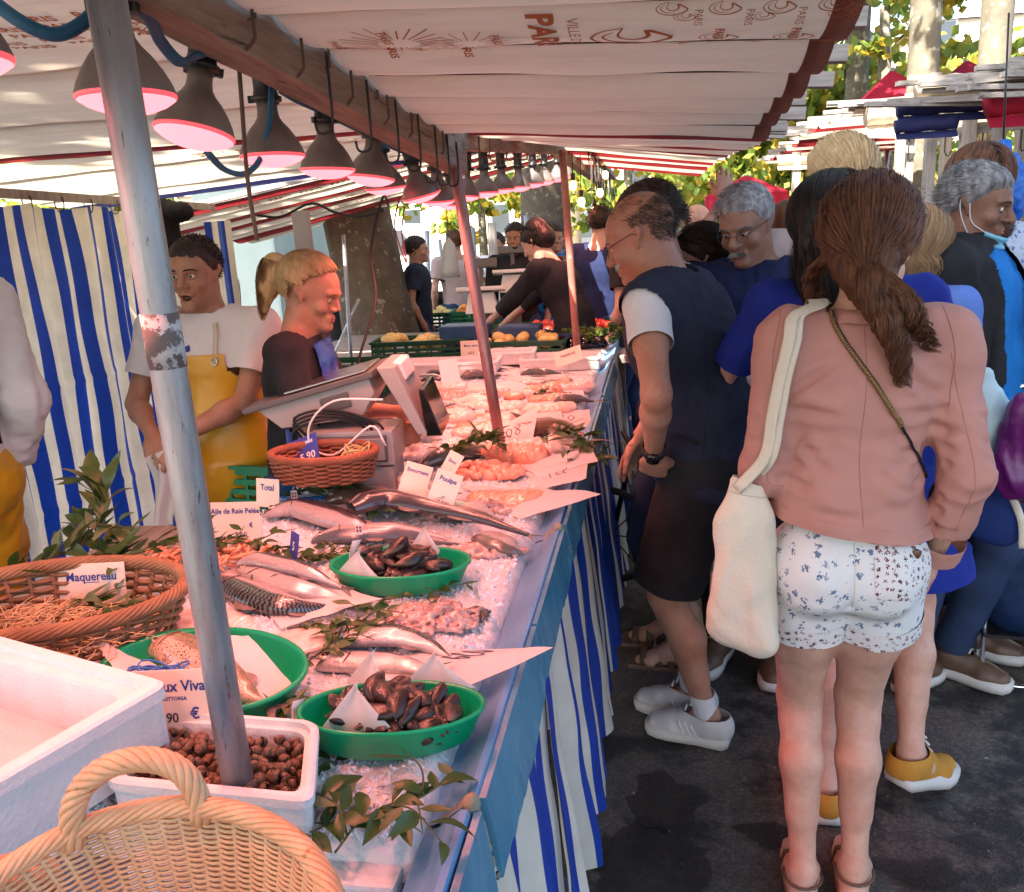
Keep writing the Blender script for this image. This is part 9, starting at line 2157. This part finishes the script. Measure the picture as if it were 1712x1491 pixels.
# pale blue plastic bag and navy tote with cream trim beside the pink jacket
S = SDF(); c = AY(1650,700,2.12); S.cap(V((-0.015,0,0.10)),V((0.0,0,-0.02)),0.025,0.055,0.03,flat=((0,1,0),0.5)); S.cap(V((0.0,0,-0.02)),V((0.015,0,-0.075)),0.055,0.04,0.03,flat=((0,1,0),0.5)); P_,Q_ = S.mesh(0.006); P_ = folds(P_,Q_,0.008,16,9,(1,1,0.5)); tag(link('pale_blue_bag',me_from(P_,Q_,'pale_blue_bag',mat('pale_blue_cloth',(0.45,0.62,0.68),(0.4,0.56,0.62),scale=8,rough=0.5,bump=0.4,bscale=20)),None,c),'pale blue bag hanging beside the right sleeve of the pink jacket','bag')
S = SDF(); c = AY(1645,845,2.15); S.cap(V((-0.04,0,0.07)),V((0.02,0,-0.03)),0.035,0.055,0.03,flat=((0,1,0),0.5)); S.cap(V((0.02,0,-0.02)),V((0.055,0,-0.07)),0.045,0.025,0.03,flat=((0,1,0),0.5)); P_,Q_ = S.mesh(0.006); P_ = folds(P_,Q_,0.008,14,10,(1,1,0.5)); nb = empty('navy_tote',c,label='navy cloth bag with a cream edge below the pale blue bag',cat='bag'); link('cloth',me_from(P_,Q_,'cloth',M['royal'] if False else cloth('navy_blue_tote_cloth',(0.012,0.03,0.14))),nb); mb = MB(); mb.tube(sampcurve([V((0.01,-0.035,0.11)),V((0.045,-0.038,0.04)),V((0.075,-0.036,-0.03)),V((0.085,-0.03,-0.10))],20),0.010,6,flat=0.4,flataxis=(0,1,0)); mb.build('cream_edge',M['cream'],nb)
# ---- shopping trolley at the right edge
tg = AZ(1690,1135,0.0); tc = empty('shopping_trolley',tg,R(-8),label='navy shopping trolley bag with chrome frame and wheels at the right edge',cat='trolley')
S = SDF(); S.cap((0.03,0.0,0.30),(0.03,0.02,0.66),0.14,0.135,0.03,flat=((0,1,0),0.65)); P_,Q_ = S.mesh(0.009); P_ = folds(P_,Q_,0.008,12,3); P_,Q_ = clipkeep(P_,Q_,[(V((0,0,0.20)),V((0,0,-1)))]); link('bag',me_from(P_,Q_,'bag',cloth('navy_nylon',(0.012,0.03,0.09),r=0.45)),tc)
mb = MB(); mb.tube(sampcurve([(-0.10,-0.02,0.62),(-0.10,-0.03,0.3),(-0.10,-0.05,0.06),(-0.04,-0.06,0.012),(0.06,-0.06,0.012),(0.12,-0.05,0.05),(0.13,-0.03,0.3),(0.13,0,0.95),(-0.10,0,0.98),(-0.10,0,0.62)],60),0.0085,8); mb.build('frame',M['chrome'],tc)
mb = MB(); mb.box((0.02,0,0.195),(0.27,0.18,0.012)); mb.build('base_plate',M['black'],tc)
for sx in (-0.14,0.17): mb = MB(); mb.tube([(sx,0.09,0.085),(sx+0.03,0.09,0.085)],0.085,24); w1 = mb.build('wheel',M['blackrubber'],tc); mb = MB(); mb.tube([(sx-0.002,0.09,0.085),(sx+0.032,0.09,0.085)],0.035,16); mb.build('hub',M['white'],w1)
# crumpled plastic bag and black wheel by the counter
S = SDF(); c = AY(1205,900,2.75); S.cap(V((0,0,0.10)),V((0,0,-0.06)),0.03,0.075,0.03,flat=((0,1,0),0.7)); P_,Q_ = S.mesh(0.007); P_ = folds(P_,Q_,0.02,22,12,(1,1,0.6)); tag(link('plastic_bag',me_from(P_,Q_,'plastic_bag',M['plasticbag']),None,c),'crumpled grey plastic bag held between the vest man and the tote bag','plastic bag')
S = SDF(); c = AY(1196,985,2.7); S.cap(V((0,0,0.05)),V((0.01,0,-0.05)),0.018,0.03,0.01,flat=((0,1,0),0.6)); P_,Q_ = S.mesh(0.005); tag(link('lace_bag',me_from(P_,Q_,'lace_bag',floral('lace_cloth',(0.6,0.58,0.55),(0.03,0.03,0.03),(0.08,0.07,0.07),60,0.4)),None,c),'black and white lace bag below the grey plastic bag','bag')
sw = AZ(1040,985,0.0); st_ = empty('folded_pushchair',V((-0.10,3.35,0)),R(70),label='dark folded pushchair with a black wheel by the counter skirt',cat='pushchair')
for q in ((0,0.1,0.30),(0.0,-0.2,0.30)):
 mb = MB(); c = V(q); mb.tube([c+V((0.0,0.20*math.cos(a),0.20*math.sin(a))) for a in np.linspace(0,2*PI,28)[:-1]],0.016,8,closed=True)
 for k in range(8): a = k*PI/4; mb.tube([c,c+V((0,0.19*math.cos(a),0.19*math.sin(a)))],0.003,4)
 mb.tube([c-V((0.03,0,0)),c+V((0.03,0,0))],0.02,10); mb.build('wheel',M['blackrubber'],st_)
mb = MB(); mb.tube([(0.04,0.1,0.30),(0.04,0.0,0.7),(0.04,-0.15,0.95)],0.012,8); mb.tube([(0.04,-0.2,0.30),(0.04,0.05,0.75)],0.012,8); mb.tube([(0.04,0.1,0.3),(0.04,0.12,0.02)],0.012,8); mb.tube([(0.04,-0.2,0.3),(0.04,-0.22,0.02)],0.012,8); mb.build('frame',M['black'],st_)
# ---- fishmongers
p = Person('fishmonger in a yellow oilskin apron and white T-shirt calling out','fishmongers behind the counter',-1.50,2.66,R(176),h=1.63,skin='skin_tan',build=1.06,headpitch=R(6),headyaw=R(4),lean=0.0,handL=(-0.02,0.27,0.985),handR=(0.10,0.24,0.99),poleL=(-1,-0.5,-0.5),poleR=(1,-0.5,-0.5),shoulders=0.215)
p.body(vox=0.009,hvox=0.0034,armvox=0.005,mouth_open=0.014,handL=dict(dir=(0.5,0.5,-0.6),palm=(0.3,-0.4,-0.8),curl=0.9),handR=dict(dir=(-0.5,0.5,-0.6),palm=(-0.3,-0.4,-0.8),curl=0.9))
tsh = p.top('tshirt',M['whitecloth'],vox=0.007,off=0.014,sleeve=(0.62,0.62),neckcut=0.045,amp=0.006,seed=21,loose=0.012,fs=11); p.trousers('trousers',M['denim'],vox=0.011,length=1.95); p.shoes(M['blackrubber'],M['blackrubber'],vox=0.008)
p.eyes(closed=0.1); p.brows(M['hair_dark'],1.3); mb = MB(); mb.ell(p.H((0,0.082,-0.076)),(0.017,0.008,0.010),12,8,p.HM); mb.build('mouth',M['mouth'],p.root)
p.haircap(M['hair_dark'],r=0.006,front=0.068,back=-0.06,vox=0.005); p.shorthair(M['hair_dark'],1300,0.016,up=0.4,seed=12,r=0.002,w=0.0012,sweep=(0,0.1,0.1),ymax=0.06)
S = SDF(); p.torso_sdf(S,0.026,0,0,0.0,loose=0.02,hem=0.05); S.cap(p.pel-V((0,0,0.35)),p.pel,0.19,0.17,0.05,flat=((0,1,0),0.75)); P_,Q_ = S.mesh(0.008); P_ = folds(P_,Q_,0.006,9,31,(1,1,0.4)); P_,Q_ = clipkeep(P_,Q_,[(p.chest+V((0,0,0.035)),V((0,0,1))),(V((0,-0.02,0)),V((0,-1,0))),(V((0,0,0.45)),V((0,0,-1)))])
Lx = 0.125+0.09*np.clip((p.chest.z-P_[:,2])/0.12,0,1); kq = (np.abs(P_[:,0]) < Lx)[Q_].all(1); Q_ = Q_[kq]; u,inv = np.unique(Q_,return_inverse=True); ap = link('apron',me_from(P_[u],inv.reshape(Q_.shape),'apron',M['yellow']),p.root)
for sx in (-1,1):
 q = surfline(tsh,sampcurve([V((sx*0.095,0,p.chest.z+0.02)),V((sx*0.098,0,p.chest.z+0.09)),V((sx*0.09,0,p.shL.z+0.02))],14),(0,-1,0),0.004); mb = MB(); q = [V((sx*0.095,q[0].y+0.006,p.chest.z+0.01))]+q+[V((sx*0.075,-0.02,p.shL.z+0.055))]; mb.tube(q,0.0085,6,flat=0.25,flataxis=(0,1,0)); mb.build('apron_strap',M['beige'],ap)
 mb = MB(); c = V((sx*0.095,q[1].y+0.008,p.chest.z+0.012)); mb.tube([c+V((0.010*math.cos(a),0,0.012*math.sin(a))) for a in np.linspace(0,2*PI,14)[:-1]],0.0028,5,closed=True); mb.build('buckle',M['steel'],ap)
q = surfline(tsh,[V((0.0,0,p.chest.z+0.055))],(0,-1,0),0.002)
if q: mb = MB(); mb.ell(q[0],(0.014,0.002,0.010),10,5); mb.ell(q[0]+V((-0.008,0,0.006)),(0.006,0.002,0.008),8,5); mb.build('shirt_logo',M['inkblue'],p.root)
W2 = Matrix.Rotation(p.root.rotation_euler.z,4,'Z'); hw = p.root.location+(W2 @ (p.wrL.lerp(p.wrR,0.5)+V((0,0.04,-0.06))))
mb = MB(); mb.grid(lambda u,v: V(((u-0.5)*0.085*(1-0.1*v)+0.012*math.sin(v*5),-0.02+0.014*math.sin(u*7+v*3),-v*0.25+0.03*u)),12,20); tag(mb.build('paper_wrap',M['paper'],None,hw),'crumpled white wrapping paper hanging from the apron man\'s hands','paper')
# blonde fishmonger
p = Person('blonde fishmonger with a ponytail, black T-shirt and blue apron','fishmongers behind the counter',-1.10,2.42,R(-82),h=1.57,female=True,skin='skin_tan',headpitch=R(20),headyaw=R(-6),lean=0.08,handL=(-0.10,0.30,1.02),handR=(0.14,0.30,1.00),poleL=(-0.8,-1,-0.6),poleR=(0.8,-1,-0.6))
p.body(vox=0.009,hvox=0.0034,armvox=0.0055,nose=0.7,jaw=0.92)
bt = p.top('tshirt',M['blackcloth'],vox=0.0075,off=0.014,sleeve=(0.85,0.85),neckcut=0.05,amp=0.003,seed=22,loose=0.005); p.trousers('trousers',M['denim'],vox=0.011,length=1.95); p.shoes(M['blackrubber'],M['blackrubber'],vox=0.008)
for (sh,el) in ((p.shL,p.elL),(p.shR,p.elR)):
 d = (el-sh).normalized()
 for t_,m_ in ((0.52,cloth('red_trim',(0.42,0.02,0.03))),(0.59,M['whitecloth'])):
  S = SDF(); a = sh.lerp(el,t_); b = sh.lerp(el,t_+0.065); S.cap(a-d*0.02,b+d*0.02,0.0590,0.0575,0.01); P_,Q_ = S.mesh(0.006); P_,Q_ = clipkeep(P_,Q_,[(a,-d),(b,d)]); link('sleeve_stripe',me_from(P_,Q_,'sleeve_stripe',m_),p.root)
S = SDF(); p.torso_sdf(S,0.024,0,0,0.0,loose=0.015,hem=0.04); P_,Q_ = S.mesh(0.008); P_ = folds(P_,Q_,0.004,9,33); P_,Q_ = clipkeep(P_,Q_,[(p.chest+V((0,0,0.06)),V((0,-0.8,1))),(V((0,0.0,0)),V((0,-1,0))),(V((0,0,0.6)),V((0,0,-1)))]); kq = (np.abs(P_[:,0]) < 0.105+0.1*np.clip((p.chest.z-0.05-P_[:,2])/0.15,0,1))[Q_].all(1); Q_ = Q_[kq]; link('apron',me_from(P_,Q_,'apron',M['bluevinyl']),p.root)
mb = MB(); q = [p.neck+p.up*(-0.050)+p.fw*0.066*math.cos(a)*1.1+p.rt*0.066*math.sin(a)-V((0,0,0.025*(1+math.cos(a)))) for a in np.linspace(0.0,2*PI,50)[:-1]]; mb.tube(q,[0.0035+0.0015*(i % 2) for i in range(49)],6,closed=True); mb.build('necklace',mat('coral_beads',(0.55,0.25,0.16),rough=0.4),p.root)
p.eyes(gaze=(0,-0.6),closed=0.7); p.lips(); p.brows(M['hair_ltbrown'])
p.haircap(M['hair_ltbrown'],r=0.006,zcut=0.032,front=0.100,back=-0.045,vox=0.005); gathered(p,M['hair_blonde'],6500,7,(0,-0.115,0.055),r=0.007,mess=0.004,w=0.0008,zmin=-0.035)
hairblob(p,M['hair_blonde'],[((0,-0.085,0.050),(0,-0.125,0.010),0.036,0.036),((0,-0.105,0.055),(0,-0.140,0.045),0.028,0.036),((0,-0.135,0.045),(0,-0.145,-0.03),0.036,0.034),((0,-0.145,-0.03),(0,-0.142,-0.11),0.032,0.012)],vox=0.005,amp=0.004,st=(1,1,.2)); tail(p,M['hair_blonde'],1100,8,None,[(0,-0.11,0.06),(0,-0.138,0.06),(0,-0.150,0.0),(0,-0.150,-0.07),(0,-0.143,-0.15)],0.038,curl=0.004)
mb = MB(); c = p.H((0,-0.118,0.056)); mb.tube([c+p.HM @ V((0.019*math.cos(a),0,0.019*math.sin(a))) for a in np.linspace(0,2*PI,16)[:-1]],0.006,6,closed=True); mb.build('hair_band',M['blackcloth'],p.root)
# vendor cropped at the left edge
c = AY(-128,700,2.0); p = Person('fishmonger in a white sweater and yellow dungarees cropped at the left edge','fishmongers behind the counter',c.x,2.0,R(60),h=1.80,skin='skin_fair',handL=(-0.25,0.1,0.95),handR=(0.20,0.04,0.93),build=1.0,poleR=(.3,-1,0))
p.body(vox=0.013,hvox=0.010,hands=False,face=False); sw_ = p.top('sweater',M['whitecloth'],vox=0.009,off=0.022,sleeve=(1.8,1.8),amp=0.012,fs=12,low=0.02,loose=0.01); p.trousers('dungarees',M['yellow'],vox=0.009,off=0.035,length=1.95,amp=0.012,fs=14,topz=1.03); p.shoes(M['blackrubber'],M['blackrubber'],vox=0.009); p.haircap(M['hair_dark'],r=0.01,vox=0.01)
rib(sw_,[(0.10,0,1.52),(0.115,0,1.40),(0.12,0,1.25),(0.12,0,1.05)],(0,1,0),0.042,M['blackcloth'],'brace',p.root,24,0.006,0.12)
rib(sw_,[(0.125,0,1.50),(0.14,0,1.40),(0.14,0,1.30)],(0,1,0),0.012,M['mustard'],'brace_edge',p.root,24,0.009,0.12)
q = surfline(sw_,[V((0.12,0,1.17))],(0,1,0),0.010)
if q:
 mb = MB(); mb.box(q[0],(0.034,0.003,0.036)); e1_ = mb.build('emblem_frame',M['mustard'],p.root); mb = MB(); mb.box(q[0]-V((0,0.002,0)),(0.028,0.003,0.030)); mb.box(q[0]-V((0,0.0022,0)),(0.001,0.003,0.001)); mb.build('emblem_ground',M['blackcloth'],e1_)
 mb = MB(); c_ = q[0]-V((0,0.004,0)); mb.box(c_+V((0,0,0.004)),(0.018,0.002,0.004)); mb.box(c_+V((0,0,-0.002)),(0.005,0.002,0.014)); mb.box(c_+V((0,0,-0.009)),(0.016,0.002,0.003)); mb.build('emblem_mark',M['mustard'],e1_)
# ---- people farther off
def far(label,px,py_top,y,rz,m_top,hair,skin='skin_fair',group='people farther down the alley',female=False,h=None,pose=None,hairkind='short',**kw):
 q = AY(px,py_top,y); hh = h or q.z*1.01
 p = Person(label,group,q.x,y,rz,h=hh,skin=skin,female=female,**kw); p.body(vox=0.015,hvox=0.0065,armvox=0.010,hands=False); p.top('shirt',M[m_top],vox=0.014,off=0.018,sleeve=(1.5,1.5) if pose == 'long' else (0.6,0.6),neckcut=0.02); p.trousers('trousers',M['denim'],vox=0.016,length=1.95); p.shoes(M['brownleather'],M['sole'],vox=0.010)
 if hair: p.haircap(M[hair],r=0.010,front=0.062,vox=0.008,amp=0.003); p.shorthair(M[hair],350,0.03,up=0.35,seed=int(px),r=0.008,w=0.0025,sweep=(0,-.4,0))
 p.eyes(); return p
far('dark haired person far down the alley behind the bucket hat',1122,322,5.0,R(100),'blackcloth','hair_black',h=1.74)
ph = far('person in a pale bucket hat behind the sunglasses woman',1112,352,4.2,R(90),'paleyellow','hair_ltbrown',female=True)
hat = empty('bucket_hat',ph.root.location,ph.root.rotation_euler.z,label='pale beige bucket hat worn in the crowd',cat='hat'); mb = MB(); mb.lathe([(0.0,0.145),(0.05,0.142),(0.078,0.12),(0.090,0.05),(0.098,0.04),(0.125,0.005),(0.14,-0.012),(0.123,0.0)],32,ph.headc,sy=1.12); mb.build('felt',M['beige'],hat)
far('bald man far down the alley',1167,338,6.6,R(120),'blackcloth',None,'skin_fair')
far('person in grey far behind the bald man',1187,372,7.5,R(150),'palepink','hair_brown')
far('woman in a white top in the distance left of the glasses man',1175,395,4.6,R(120),'whitecloth','hair_brown',female=True)
pb_ = far('bearded vendor in a black sweater behind the white scales',862,371,6.9,R(172),'blackcloth','hair_black','skin_mid','vendors of the vegetable stall',pose='long')
def brd(i,rnd): a = rnd.uniform(-1.2,1.2); z = rnd.uniform(-0.10,-0.06); q = pb_.H((math.sin(a)*0.062,0.03+math.cos(a)*0.062,z)); return [q,pb_.H((math.sin(a)*0.068,0.034+math.cos(a)*0.066,z-0.012)),pb_.H((math.sin(a)*0.066,0.03+math.cos(a)*0.066,z-0.024))]
pb_.strands(M['hair_black'],500,brd,0.003,seed=3,name='beard')
pw_ = far('woman dressed in black bending over the vegetables past the third pole',958,398,5.35,R(68),'blackcloth','hair_black','skin_fair','vendors of the vegetable stall',female=True,pose='long',lean=0.45,h=1.72,handL=(-0.1,0.62,0.98),handR=(0.15,0.62,0.98),headpitch=R(30),build=1.1)
hairblob(pw_,M['hair_black'],[((0,-0.05,0.08),(0,-0.07,0.0),0.075,0.08)],vox=0.01)
far('man with a shaved head partly hidden by the thick trunk, seen in profile',694,430,7.4,R(-80),'navy','hair_dark','skin_tan','vendors of the vegetable stall',h=1.62)
far('man in black far off beside the blonde woman\'s face',562,462,7.2,R(-150),'blackcloth','hair_dark','skin_tan','vendors of the vegetable stall',h=1.45)
far('person in white far behind the bearded vendor',832,400,9.5,R(160),'whitecloth','hair_dark','skin_tan','vendors of the vegetable stall',h=1.62)
far('person in a dark top among the far stalls on the right',1480,300,6.5,R(150),'navy','hair_brown')
far('shopper in a grey top at the far produce tables',760,405,8.6,R(30),'palepink','hair_brown','skin_fair','vendors of the vegetable stall',h=1.66)
far('shopper in dark clothes at the far produce tables',925,398,8.2,R(-60),'navy','hair_black','skin_mid','vendors of the vegetable stall',h=1.68)
far('shopper in a dark coat past the end of the fish counter',1003,345,6.2,R(-20),'navypolo','hair_dark',h=1.76)
far('shopper in black at the end of the counter behind the bucket hat',1062,350,5.6,R(60),'blackcloth','hair_brown',h=1.70)
far('shopper in a bright blue top standing beyond the third pole',925,380,7.4,R(200),'brightblue','hair_dark','skin_tan',h=1.66)
# raised hand holding up a potted plant behind the glasses man
p = Person('person raising a hand behind the grey haired man with glasses',GR,0.52,3.45,R(20),h=1.66,skin='skin_fair',female=True,handL=(-0.22,0.12,1.64),poleL=(-1,0.2,-0.5),headyaw=R(10))
p.body(vox=0.013,hvox=0.008,armvox=0.006,face=False,handL=dict(dir=(0.1,0.1,1),palm=(0.2,1,0),curl=0.35)); p.top('striped_blouse',M['bluepattern'],vox=0.011,sleeve=(1.5,0.7)); p.trousers('trousers',M['denim'],vox=0.014,length=1.9); p.haircap(M['hair_brown'],r=0.012,vox=0.008); p.shoes(M['brownleather'],M['sole'],vox=0.009)
c = AY(1262,345,3.5); fp = empty('potted_plant',c,label='small dark green plant held up above the glasses man',cat='plant'); link('leaves',crown_mesh('leaves',[(0,0,0.03,0.035,0.035,0.06)],260,0.03,5,[M['leaf'],M['treeleaf']]),fp)['kind'] = 'stuff'; mb = MB(); mb.lathe([(0,-0.07),(0.02,-0.07),(0.028,-0.02),(0.0,-0.02)],12); mb.build('pot',M['purple'],fp)
